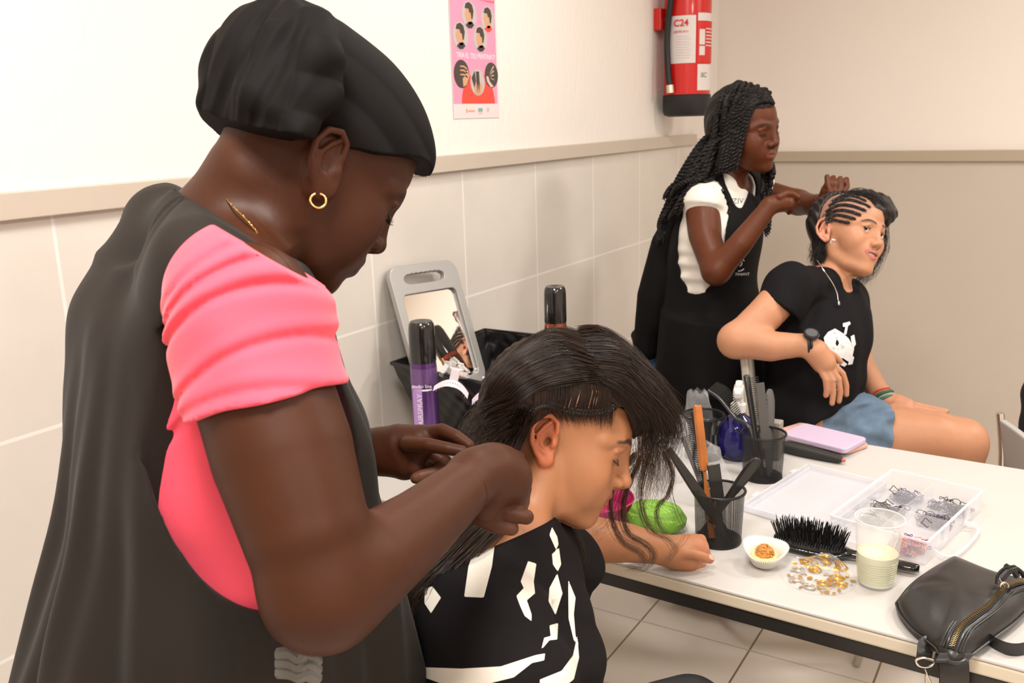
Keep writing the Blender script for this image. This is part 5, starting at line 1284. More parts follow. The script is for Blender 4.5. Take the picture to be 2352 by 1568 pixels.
    J.ell(P(480, 1480, 1.03), (.13, .13, .10), .04)
    cloth('jeans', J, mat('denim_black', (.05, .048, .05), .7, bump=.3, bscale=300), [(np.array([-1.2, .2, .05]), np.array([-.5, 1.0, .98]), .009)], e)
    pk = MB(); u = np.linspace(0, 1, 9)
    for k in range(3):
        pk.tube(spline([P(640, 1502 + 20 * k, .80), P(668, 1500 + 22 * k, .795), P(690, 1512 + 20 * k, .79), P(705, 1500 + 24 * k, .79), P(728, 1522 + 18 * k, .80)], 24), .006, 8)
    pk.build('pocket_hem', mat('denim_grey', (.13, .12, .11), .7, bump=.3, bscale=300), e)
    for s in (1, -1):
        f_ = np.array([TO[0], TO[1], 0]) + TR[:, 1] * .10 * s - TR[:, 0] * .05; q_ = Body(); q_.tube([f_ + (0, 0, .04), f_ + TR[:, 0] * .16 + (0, 0, .034)], [.044, .036], .02)
        cloth('shoe', q_, mat('shoe_black', (.02, .02, .02), .5), [(f_ - (.25, .25, .05), f_ + (.25, .25, .12), .008)], e, clips=[halfspace((0, 0, .002), (0, 0, -1))])
    # head wrap
    Wp = Body(); Wp.fr(ho, HR, HS)
    Wp.ell((-.012, 0, .056), (.116, .082, .094), .01)
    Wp.ell((.032, 0, .048), (.082, .076, .072), .03)
    Wp.ell((-.085, .0, .055), (.075, .072, .075), .04)
    Wp.fr(np.zeros(3), np.eye(3))
    bun = [P(560, 190, .96), P(620, 150, .95), P(690, 120, .94)]
    Wp.tube([P(555, 240, .975), P(585, 190, .965), P(650, 125, .955), P(705, 95, .95)], [.034, .035, .034, .024], .03)
    Wp.tube([P(560, 320, .975), P(600, 310, .965)], [.038, .04], .03)
    Wp.tube([P(640, 60, .945), P(650, 28, .94), P(662, 14, .94)], [.020, .016, .006], .012)
    Wp.tube([P(600, 340, .92), P(660, 260, .885), P(730, 130, .89), P(725, 60, .91)], [.018, .024, .026, .020], .014)
    Wp.tube([P(560, 330, .93), P(590, 220, .89), P(640, 90, .90), P(660, 30, .92)], [.016, .024, .020, .012], .012)
    Wp.tube([P(505, 300, .96), P(500, 240, .945), P(540, 150, .935)], [.010, .018, .014], .014)
    Wp.tube([P(520, 330, .94), P(590, 352, .90), P(680, 300, .878), P(760, 200, .89)], [.018, .018, .016, .014], .010)
    Wp.tube([P(512, 262, .955), P(530, 330, .95), P(560, 362, .94)], [.016, .020, .013], .012)
    hc2 = inloc(ho, HR, lambda a, b, c: -(c / HS - (.046 - .068 * smoothstep(.06, -.10, a / HS) + .034 * smoothstep(.02, .1, a / HS))))
    def wfold(x, y, z):
        X, Y, Z = [(x - ho[0]) * HR[0, i] + (y - ho[1]) * HR[1, i] + (z - ho[2]) * HR[2, i] for i in range(3)]
        f1_ = .0030 * (1 - 2 * np.abs(np.sin(75 * (Z - .30 * X) + 2.5 * np.sin(16 * X + 8 * Y)))) * smoothstep(.13, .03, Z)
        px_ = (x - bun[1][0]) * R_[0] + (y - bun[1][1]) * R_[1] + (z - bun[1][2]) * R_[2]; py_ = (x - bun[1][0]) * U_[0] + (y - bun[1][1]) * U_[1] + (z - bun[1][2]) * U_[2]
        w_ = smoothstep(.09, .03, px_)
        return f1_ * (1 - w_) + w_ * (.0055 * (np.abs(np.sin(62 * (.9 * px_ - .42 * py_) + .7 * np.sin(22 * py_ + 9 * px_))) ** .6 - .6) * -1 + .0016 * np.abs(np.sin(150 * (.75 * px_ - .6 * py_) + 2 * np.sin(30 * px_))))
    wlo = np.min([P(440, 400, .8), P(1020, 400, .8), P(440, -20, 1.15), P(1020, 420, 1.2), P(440, 420, 1.15), P(1020, -20, .8), P(700, 0, .8)], 0) - .03; whi = np.max([P(440, 400, .8), P(1020, 400, .8), P(440, -20, 1.15), P(1020, 420, 1.2), P(1020, -20, .8), P(1020, -20, 1.2)], 0) + .03
    cloth('head_wrap', Wp, mat('wrap_black', (.0050, .0040, .0037), .75, spec=.15, bump=.15, bscale=1200, bdist=.0003), [(wlo, whi, .0023)], e, 0, [hc2], wfold, it=1)
    # jewellery
    ep = H(-.003, -.0815, -.034)
    a = np.linspace(.2, 5.9, 30); er = H(.005, -.0845, -.0385)
    MB().tube([er + R_ * .0072 * math.sin(t) + U_ * .0072 * math.cos(t) * 1.0 + F_ * .003 * math.sin(t) for t in a], .0014, 10).build('hoop_earring', gold, e)
    ch = spline([P(500, 432, .935), P(528, 466, .908), P(560, 498, .893), P(592, 535, .886)], 90)
    MB().tube([p + F_ * .0006 * math.sin(i * 2.4) for i, p in enumerate(ch)], .0009, 6).build('necklace', gold, e)
    lm = mat('lash_black', (.006, .005, .005), .5)
    for s in (1, -1): lashes(ho, HR, HS, lm, e, s, L=.009, down=.35, r0_=.0004)
    hp = MB().tube([P(838, 1100, .95), P(835, 1108, .95)], .003, 8)
    return e
woman_wrap()
# ------------------------------------------------------------------ the seated young woman having her hair braided
def girl():
    HS = .995; HR = view_frame(1300, 1010) @ rz(-11 * D) @ ry(22.5 * D) @ rx(-15.7 * D); ho = P(1280.5, 1001.3, 1.295)
    e = empty('person', (-.62, .98, 0), 'young woman in black and white jumper, head bowed, brown hair half braided, forearm on table', 'person')
    H = lambda *q: ho + HR @ (np.array(q, float) * HS)
    TR = view_frame(1150, 1400) @ rz(22 * D); c0 = P(1150, 1450, 1.24); TO = np.array([c0[0], c0[1], 0]); loc = lambda p: (np.array(p) - TO) @ TR
    nb = P(1172, 1262, 1.225); S = P(1085, 1400, 1.115); S2 = P(1285, 1295, 1.40); El = P(1265, 1262, 1.50); Wr = P(1532, 1264, 1.585)
    B = Body(); add_head(B, ho, HR, HS, 'closed', lips=.9, nose=.92, jaw=.96, noselen=.003)
    B.fr(np.zeros(3), np.eye(3))
    B.tube([H(-.03, 0, -.005), H(-.038, 0, -.05), nb * .55 + H(-.04, 0, -.05) * .45, nb], [.050, .046, .046, .055], .028)
    B.tube([H(.0, -.050, -.03), nb + (P(1235, 1262, 1.20) - nb) * .8], [.013, .014], .025)
    def torso(T, g=0, k=.03):
        c = [loc(P(*q)) for q in ((1168, 1290, 1.235), (1160, 1400, 1.24), (1150, 1520, 1.25), (1140, 1650, 1.26), (1125, 1800, 1.28))]
        ab = [(.055, .10), (.092, .155), (.10, .155), (.105, .15), (.12, .165)]; T.fr(TO, TR)
        secs = [(q[2], q[0], q[1], a + g, b + g) for q, (a, b) in zip(c, ab)]; secs.append((.47, c[-1][0], c[-1][1], .13 + g, .18 + g)); secs.sort(key=lambda q: q[0]); T.loft(secs, k); T.fr(np.zeros(3), np.eye(3))
    torso(B)
    B.tube([nb, S], [.045, .052], .03); B.tube([nb, S2], [.045, .05], .03)
    Er = P(1110, 1640, 1.08); B.tube([S, Er], [.05, .043], .02); B.tube([Er, P(1250, 1700, 1.20)], [.042, .03], .02)
    B.tube([S2, El], [.047, .042], .02)
    B.tube([El, P(1350, 1238, 1.53), P(1440, 1246, 1.555), Wr], [.041, .040, .033, .0245], .02)
    # relaxed fist on the table
    B.tube([Wr, P(1566, 1262, 1.60), P(1592, 1258, 1.615)], [.0235, .0265, .0245], .012)
    B.tube([P(1550, 1280, 1.595), P(1580, 1288, 1.60)], [.020, .019], .012)
    fs = {'index': [P(1582, 1243, 1.615), P(1610, 1238, 1.625), P(1618, 1262, 1.61), P(1600, 1276, 1.60)],
          'middle': [P(1585, 1250, 1.63), P(1616, 1252, 1.64), P(1622, 1276, 1.63), P(1600, 1288, 1.61)],
          'ring': [P(1585, 1265, 1.635), P(1618, 1270, 1.64), P(1621, 1291, 1.63), P(1600, 1298, 1.61)],
          'little': [P(1580, 1280, 1.625), P(1608, 1288, 1.63), P(1612, 1301, 1.61), P(1590, 1303, 1.60)],
          'thumb': [P(1552, 1270, 1.575), P(1588, 1271, 1.575), P(1612, 1277, 1.578), P(1630, 1284, 1.585)]}
    for k_, q in fs.items(): finger(B, q, .0098 if k_ != 'little' else .0082, .0078, .005)
    # legs, seated
    hip = P(1120, 1800, 1.28); hip = np.array([hip[0], hip[1], .50])
    for s in (1, -1):
        h_ = hip + TR[:, 1] * .09 * s; kn = h_ + TR[:, 0] * .40 + (0, 0, .02); ft = np.array([kn[0], kn[1], .07]) + TR[:, 0] * .02
        B.tube([h_, kn, ft], [.08, .055, .035], .03); B.tube([ft - (0, 0, .035), ft + TR[:, 0] * .13 - (0, 0, .04)], [.03, .025], .02)
    tips = [P(1630, 1284, 1.585), P(1600, 1276, 1.60)]
    def color(V, N):
        C, L = head_color(V, ho, HR, HS, (.385, .163, .075), (.32, .085, .055), (.05, .024, .018), ear=(.52, .14, .065), lid=(.34, .13, .065), cheek=(.46, .175, .085), browk=.92, browz=.001)
        near = np.exp(-(np.linalg.norm(V - P(1610, 1268, 1.61), axis=1) / .03) ** 2)[:, None] * .5; C = C * (1 - near) + np.array([.60, .24, .15]) * near
        m = np.exp(-(np.linalg.norm(L - np.array([.072, -.050, -.041]), axis=1) / .0012) ** 2)[:, None]; return C * (1 - m) + np.array([.12, .05, .03]) * m
    hb = [H(*q) for q in ((-.10, -.09, -.11), (.125, .08, .12), (.125, -.09, -.11), (-.10, .08, .12), (-.10, -.09, .12), (.125, .08, -.11), (-.1, .08, -.11), (.125, -.09, .12))]
    hand = (P(1585, 1270, 1.61) - (.065, .065, .05), P(1585, 1270, 1.61) + (.065, .065, .045))
    sdf_obj('body', [(np.min(hb, 0), np.max(hb, 0), .0019), (*hand, .0016), (np.array([-1.05, .55, 0]), np.array([-.30, 1.62, 1.25]), .0055)], lambda g: B.eval(g), skinmat('skin_light', .48, .10, .08, spec=.4), e, color)
    nm = mat('nail_pink', (.72, .36, .28), .25)
    nail([P(1612, 1277, 1.578), P(1629, 1284, 1.583)], .0085, nm, e, U_ * .8 - F_ * .5)
    # jumper
    T = Body(); torso(T, .014, .03)
    T.tube([nb + (S - nb) * .2, S], [.055, .066], .04); T.tube([nb + (S2 - nb) * .2, S2], [.055, .062], .03); T.tube([P(1245, 1300, 1.28), P(1278, 1225, 1.34)], [.05, .022], .03)
    T.tube([S, P(1125, 1470, 1.08), P(1150, 1560, 1.06), P(1120, 1680, 1.06)], [.066, .080, .084, .075], .03); 
    T.tube([S2, P(1262, 1400, 1.34), P(1250, 1520, 1.31), P(1245, 1640, 1.31)], [.05, .042, .036, .04], .03)
    T.tube([nb - (0, 0, .045), nb - (0, 0, .008)], [.085, .074], .03)
    T.tube([S2, El * .7 + S2 * .3], [.058, .052], .02)
    T.tube([P(1178, 1205, 1.225), P(1193, 1110, 1.235)], [.040, .080], .006, 's'); T.tube([P(1235, 1310, 1.26), P(1266, 1218, 1.31)], [.05, .024], .02)
    nc = halfspace(P(1180, 1234, 1.17), U_ - .33 * R_ + .05 * F_)
    lift = lambda x, y, z: np.maximum(nc(x, y, z), -1)
    def fold(x, y, z):
        a = (x - S[0]) * U_[0] + (y - S[1]) * U_[1] + (z - S[2]) * U_[2]; r_ = (x - S[0]) * R_[0] + (y - S[1]) * R_[1] + (z - S[2]) * R_[2]
        return .0065 * (.5 - np.abs(np.sin(32 * (r_ + .55 * a) + 1.5 * np.sin(20 * a)))) * smoothstep(.03, .10, r_) * smoothstep(.02, -.04, a) + .0018 * np.sin(90 * a + 30 * r_)
    white = [[(1098, 1238), (1137, 1243), (1130, 1300), (1111, 1372), (1066, 1370), (1076, 1300)],
             [(1213, 1288), (1232, 1294), (1226, 1335), (1229, 1362), (1210, 1378), (1221, 1410), (1221, 1426), (1205, 1414), (1195, 1392), (1186, 1368), (1203, 1350), (1196, 1335)],
             [(1268, 1210), (1280, 1232), (1283, 1250), (1277, 1262), (1262, 1228)], [(1268, 1272), (1284, 1258), (1289, 1296), (1281, 1312), (1270, 1296)],
             [(1280, 1316), (1292, 1362), (1276, 1412), (1260, 1380), (1262, 1350)],
             [(1262, 1436), (1282, 1430), (1280, 1468), (1262, 1470), (1243, 1492), (1250, 1464), (1265, 1460)],
             [(975, 1352), (993, 1346), (1013, 1372), (990, 1408), (975, 1385)],
             [(886, 1400), (900, 1420), (916, 1475), (945, 1510), (975, 1532), (1060, 1535), (1150, 1530), (1230, 1504), (1252, 1500), (1250, 1516), (1222, 1522), (1180, 1555), (1100, 1575), (1010, 1568), (960, 1550), (918, 1510), (896, 1470), (884, 1430)],
             [(1305, 1330), (1322, 1372), (1318, 1410), (1322, 1460), (1330, 1480), (1318, 1470), (1306, 1420)],
             [(1240, 1560), (1290, 1540), (1316, 1505), (1326, 1460), (1330, 1510), (1318, 1560), (1290, 1580), (1240, 1585)]]
    def jc(V, N):
        px, py = topx(V); f = (N @ (-(F_))) > -.3; sd = np.full(len(V), -9.0)
        for w_ in white:
            q = np.array(w_, float); d = np.full(len(V), 1e9)
            for a_, b_ in zip(q, np.roll(q, -1, 0)):
                ab = b_ - a_; t = np.clip(((px - a_[0]) * ab[0] + (py - a_[1]) * ab[1]) / (ab @ ab), 0, 1); d = np.minimum(d, np.hypot(px - a_[0] - t * ab[0], py - a_[1] - t * ab[1]))
            sd = np.maximum(sd, np.where(inpoly(px, py, w_), d, -d))
        sd[~f] = -9; C = np.clip(.5 + sd / 18, 0, 1)[:, None] * np.ones(3); return C
    jm = mat('jumper_knit', (.02, .02, .02), .85, attr='Col', bump=.35, bscale=900, bdist=.0006, spec=.12)
    nt = jm.node_tree; at = [n for n in nt.nodes if n.type == 'ATTRIBUTE'][0]; th = nt.nodes.new('ShaderNodeMapRange'); th.inputs[1].default_value = .47; th.inputs[2].default_value = .53
    mx = nt.nodes.new('ShaderNodeMix'); mx.data_type = 'RGBA'; mx.inputs[6].default_value = (.0085, .007, .0075, 1); mx.inputs[7].default_value = (.72, .66, .58, 1)
    nt.links.new(at.outputs['Fac'], th.inputs[0]); nt.links.new(th.outputs[0], mx.inputs[0]); nt.links.new(mx.outputs[2], nt.nodes['Principled BSDF'].inputs['Base Color'])
    cloth('jumper', T, jm, [(np.array([-.86, .66, .86]), np.array([-.45, 1.12, 1.06]), .0024), (np.array([-.92, .60, .62]), np.array([-.30, 1.40, 1.08]), .003)], e, 0, [lift], fold, jc)
    J = Body()
    J.ell(hip + (0, 0, .05), (.15, .16, .12), .04)
    for s in (1, -1):
        h_ = hip + TR[:, 1] * .09 * s; kn = h_ + TR[:, 0] * .40 + (0, 0, .02); J.tube([h_, kn, np.array([kn[0], kn[1], .10]) + TR[:, 0] * .02], [.10, .07, .055], .03)
    cloth('trousers', J, mat('trousers_black', (.02, .02, .022), .8), [(hip - (.3, .3, .5), hip + (.6, .6, .3), .009)], e)
    for s in (1, -1):
        h_ = hip + TR[:, 1] * .09 * s + TR[:, 0] * .42; q_ = Body(); f_ = np.array([h_[0], h_[1], .04]); q_.tube([f_ - TR[:, 0] * .05, f_ + TR[:, 0] * .15 - (0, 0, .006)], [.042, .034], .02)
        cloth('shoe', q_, mat('shoe_black', (.02, .02, .02), .5), [(f_ - (.22, .22, .06), f_ + (.25, .25, .1), .008)], e, clips=[halfspace((0, 0, .002), (0, 0, -1))])
    lm = mat('lash_black', (.006, .005, .005), .5)
    for s in (1, -1): lashes(ho, HR, HS, lm, e, s, L=.0065, down=.7, n=18)
    # ---- hair
    hm = mat('hair_brown', (.030, .0155, .0095), .36, spec=.5, vary=.35, vscale=60)
    hm2 = mat('hair_brown_cap', (.022, .012, .008), .55, spec=.25, vary=.4, vscale=40, bump=.6, bscale=140, bdist=.002)
    K = Body(); K.fr(ho, HR, HS)
    K.ell((-.014, 0, .052), (.108, .083, .088), .01); K.ell((-.055, 0, .015), (.068, .075, .075), .03)
    K.ell((.042, .012, .070), (.062, .058, .046), .03)
    K.fr(np.zeros(3), np.eye(3))
    K.tube([P(1400, 860, 1.26), P(1465, 905, 1.26), P(1512, 950, 1.265), P(1540, 985, 1.27)], [.048, .038, .023, .008], .03)
    K.tube([P(1200, 900, 1.20), P(1165, 960, 1.22), P(1150, 1000, 1.23)], [.040, .034, .022], .03)
    # keep hair above a line from the temple over the ear to the nape
    lineL = [(-.13, -.065), (-.075, -.060), (-.045, -.030), (-.030, .012), (-.010, .046), (.018, .056), (.040, .062), (.058, .072), (.075, .085), (.2, .10)]
    lx_ = np.array([q[0] for q in lineL]); lz_ = np.array([q[1] for q in lineL])
    def cut(a, b, c):
        a, c = a / HS, c / HS; side = smoothstep(.03, -.02, b / HS)
        zl = np.interp(a, lx_, lz_) * side + (np.interp(a, lx_, lz_) - .01) * (1 - side); return (zl - c) * HS * .75
    fcut = inloc(ho, HR, cut)
    keepf = lambda x, y, z: np.minimum(fcut(x, y, z), np.maximum(halfspace(P(1452, 990, 1.26), -R_ * .9 - U_ * .35)(x, y, z), -1))
    backkeep = halfspace(P(1195, 1020, 1.22), R_ * 1.0 + U_ * .0)
    keep2 = lambda x, y, z: np.minimum(keepf(x, y, z), backkeep(x, y, z) * .8)
    def streak(x, y, z):
        X, Y, Z = [(x - ho[0]) * HR[0, i] + (y - ho[1]) * HR[1, i] + (z - ho[2]) * HR[2, i] for i in range(3)]
        return .0012 * np.sin(260 * Y + 90 * Z + 5 * np.sin(22 * X)) + .0008 * np.sin(420 * Z + 150 * X)
    hl, hh = H(0, 0, .03) - .20, H(0, 0, .03) + .20
    cap = cloth('hair_cap', K, hm2, [(hl, hh, .0026)], e, 0, [keep2], streak, it=1)
    on = lambda px, py, off=.002: onto(K, px, py, off, .95, 1.5)
    G = lambda *pts: [on(*p) for p in pts]
    # back sweep, from the parting down to the nape side
    g1 = [G((1385, 868), (1330, 872), (1250, 885), (1190, 925), (1165, 985)), G((1375, 850), (1310, 845), (1220, 870), (1165, 915), (1140, 980)), G((1362, 832), (1290, 815), (1200, 850), (1145, 905), (1120, 965)), G((1350, 808), (1270, 785), (1185, 830), (1135, 890), (1105, 955)), G((1338, 788), (1265, 768), (1190, 808), (1140, 862), (1118, 925)), G((1330, 768), (1280, 758), (1215, 785), (1160, 835), (1130, 895))]
    strands('hair_back_sweep', g1, 4200, hm, e, .0026, r=.00034, seg=16, seed=3, lenvar=.25)
    # forward sweep and forelock
    g2 = [G((1385, 872), (1420, 900), (1452, 945), (1470, 985)), G((1382, 860), (1440, 880), (1490, 935), (1512, 990)), G((1376, 846), (1450, 862), (1515, 925), (1538, 985)), G((1366, 826), (1445, 838), (1525, 905), (1552, 975)), G((1352, 800), (1430, 808), (1510, 875), (1552, 955)), G((1345, 775), (1400, 775), (1480, 840), (1535, 925)), G((1335, 755), (1375, 756), (1440, 795), (1505, 875))]
    strands('hair_front_sweep', g2, 4200, hm, e, .0030, r=.00034, seg=16, seed=4, lenvar=.2)
    g2b = [[on(1440, 880, .002), on(1480, 925, .002), P(1500, 965, 1.24), P(1500, 1010, 1.26), P(1480, 1050, 1.27)], [on(1450, 860, .002), on(1505, 915, .002), P(1535, 955, 1.24), P(1545, 1005, 1.26), P(1530, 1060, 1.28)], [on(1440, 820, .002), on(1520, 890, .002), P(1552, 940, 1.25), P(1563, 990, 1.27), P(1552, 1040, 1.29)]]
    strands('hair_front_fringe', g2b, 900, hm, e, .006, r=.0003, seg=20, seed=44, wav=.006, wf=7, lenvar=.4)
    # pulled section between parting and braid, scalp showing through
    g3 = []
    for i, u in enumerate(np.linspace(0, 1, 12)):
        a = (1228 + 175 * u, 906 - 24 * math.sin(u * 2.6)); b = (1218 + 178 * u, 948 - 14 * math.sin(math.pi * u) * 1.0)
        g3.append(G(a, ((a[0] + b[0]) / 2 + 4, (a[1] + b[1]) / 2), b))
    strands('hair_pulled_section', g3, 900, hm, e, .0008, r=.00055, seg=8, seed=5)
    sc_ = MB()
    for u, w_ in ((.42, 4), (.47, 3), (.56, 5), (.72, 3), (.77, 3), (.8, 2.5)):
        x0 = 1228 + 175 * u; p0, p1 = on(x0 + 8, 896, .0028), on(x0 - 10 + 10 * u, 938, .0028); sc_.tube([p0, (p0 + p1) / 2 + (p0 - p1) * 0, p1], [.0002, w_ * .00022, .0003], 6)
    sc_.build('scalp_gap', mat('scalp', (.40, .22, .13), .5), e)
    pl = [on(1336 + 54 * u, 792 + 78 * u, .0022) for u in np.linspace(0, 1, 14)]
    MB().tube(pl, [.0002] + [.0009] * 12 + [.0002], 6).build('hair_parting', mat('scalp', ()), e)
    # hair below the braid, combed up from the hairline
    g4 = [G((1408 - 19 * i, 940 + 3 * math.sin(i)), (1408 - 18 * i, 958), (1404 - 17 * i + 3, 985 - (6, 0, 4, 10, 12, 14, 16, 16)[i])) for i in range(8)]
    strands('hair_temple', g4, 420, hm, e, .0024, r=.0005, seg=10, seed=6, lenvar=.7)
    # braid over the ear and down the nape
    bp_ = [(1412, 934), (1385, 944), (1352, 948), (1320, 945), (1288, 938), (1258, 928), (1232, 935), (1212, 958), (1196, 990), (1184, 1020), (1174, 1050)]
    path = spline([on(*q, .0012) for q in bp_], 420); tg = np.gradient(path, axis=0); tg /= np.linalg.norm(tg, axis=1)[:, None]
    out = -np.tile(ray(1290, 940) / np.linalg.norm(ray(1290, 940)), (420, 1)); sd = np.cross(tg, out); sd /= np.linalg.norm(sd, axis=1)[:, None]
    b = MB(); t = np.linspace(0, 1, 420)
    for k in range(3):
        ph = 2 * math.pi * k / 3; w_ = 2 * math.pi * 15 * t + ph; q = path + sd * (.0031 * np.sin(w_))[:, None] + out * (.0013 * np.sin(2 * w_))[:, None]; b.tube(q, .0023, 7)
    b.build('braid', mat('hair_black_braid', (.012, .007, .005), .6, spec=.3), e)
    # wisps at the nape, held by the hands
    g5 = [[on(1190, 880, .004), P(1120, 930, 1.19), P(1085, 970, 1.17), P(1095, 1020, 1.15)], [on(1170, 930, .004), P(1110, 955, 1.18), P(1075, 1000, 1.16), P(1070, 1030, 1.14)], [on(1165, 960, .003), P(1120, 990, 1.18), P(1095, 1015, 1.16), P(1080, 1040, 1.14)], [on(1165, 975, .003), P(1150, 1010, 1.19), P(1120, 1035, 1.16), P(1085, 1045, 1.14)]]
    strands('hair_wisps', g5, 700, hm, e, .006, r=.00028, seg=22, seed=7, wav=.009, wf=12)
    g6 = [[on(1185, 960, .002), P(1170, 1000, 1.2), P(1160, 1030, 1.2)], [on(1215, 950, .002), P(1200, 990, 1.19), P(1180, 1035, 1.19)]]
    strands('hair_nape', g6, 700, hm, e, .005, r=.0005, seg=12, seed=8)
    # long strands hanging in front of the brow
    hang = [
        [P(1468, 985, 1.26), P(1462, 1060, 1.29), P(1452, 1120, 1.30), P(1450, 1180, 1.31)], [P(1480, 985, 1.27), P(1478, 1060, 1.29), P(1472, 1120, 1.30), P(1462, 1190, 1.31)],
        [P(1495, 980, 1.27), P(1492, 1050, 1.29), P(1500, 1110, 1.30), P(1488, 1170, 1.31)], [P(1515, 975, 1.27), P(1512, 1040, 1.29), P(1515, 1100, 1.30), P(1505, 1160, 1.32)],
        [P(1535, 975, 1.28), P(1528, 1040, 1.30), P(1535, 1100, 1.31), P(1520, 1150, 1.32)]]
    hl_ = mat('hair_brown_loose', (.075, .036, .018), .42, spec=.5, vary=.3, vscale=60)
    strands('hair_hanging', hang, 640, hl_, e, .0065, r=.00017, seg=26, seed=9, wav=.009, wf=9, lenvar=.5)
    locks = [
        ([P(1460, 1040, 1.28), P(1410, 1110, 1.30), P(1404, 1180, 1.31), P(1428, 1240, 1.32), P(1470, 1268, 1.33), P(1476, 1290, 1.33), P(1440, 1300, 1.33)], 60, .0022, .004),
        ([P(1470, 1050, 1.28), P(1432, 1150, 1.31), P(1440, 1220, 1.32), P(1490, 1255, 1.33), P(1502, 1280, 1.33), P(1478, 1303, 1.33), P(1446, 1302, 1.33)], 60, .0022, .004),
        ([P(1490, 1040, 1.29), P(1470, 1140, 1.31), P(1490, 1210, 1.33), P(1535, 1240, 1.34), P(1552, 1262, 1.34), P(1530, 1288, 1.34)], 34, .002, .004),
        ([P(1528, 1040, 1.30), P(1545, 1090, 1.32), P(1535, 1135, 1.33), P(1510, 1165, 1.33), P(1512, 1200, 1.34), P(1530, 1225, 1.34)], 50, .0016, .003),
        ([P(1545, 1060, 1.30), P(1540, 1130, 1.33), P(1560, 1190, 1.35), P(1576, 1225, 1.35), P(1560, 1250, 1.35), P(1545, 1258, 1.35)], 10, .002, .003),
        ([P(1505, 1050, 1.30), P(1480, 1170, 1.33), P(1498, 1225, 1.34), P(1500, 1200, 1.35)], 14, .005, .006),
        ([P(1440, 1050, 1.28), P(1425, 1130, 1.31), P(1400, 1200, 1.32), P(1372, 1225, 1.32), P(1362, 1232, 1.32)], 12, .003, .006)]
    for i, (g, n, sp_, wv) in enumerate(locks): strands('hair_lock', [g], n, hl_, e, sp_ * 1.3, r=.00022, seg=40, seed=20 + i, wav=wv, wf=8)
    lk = [P(1302, 1190, 1.30), P(1322, 1230, 1.31), P(1338, 1275, 1.32), P(1335, 1315, 1.32), P(1322, 1335, 1.32)]
    strands('hair_lock', [lk, [P(1285, 1190, 1.30), P(1300, 1230, 1.31), P(1315, 1270, 1.32), P(1305, 1310, 1.32)]], 420, hm, e, .0035, r=.0004, seg=24, seed=31, wav=.005, wf=6, clump=.3)
    bk = [[P(1130, 1180, 1.17), P(1060, 1260, 1.13), P(1000, 1340, 1.10), P(985, 1440, 1.09)], [P(1140, 1190, 1.17), P(1090, 1230, 1.13), P(1030, 1290, 1.10), P(960, 1360, 1.09), P(940, 1430, 1.09)], [P(1110, 1170, 1.18), P(1020, 1260, 1.13), P(950, 1340, 1.10), P(925, 1400, 1.10)]]
    strands('hair_down_the_back', bk, 1500, hm, e, .007, r=.0006, seg=24, seed=33, wav=.006, wf=5)
    return e
girl()
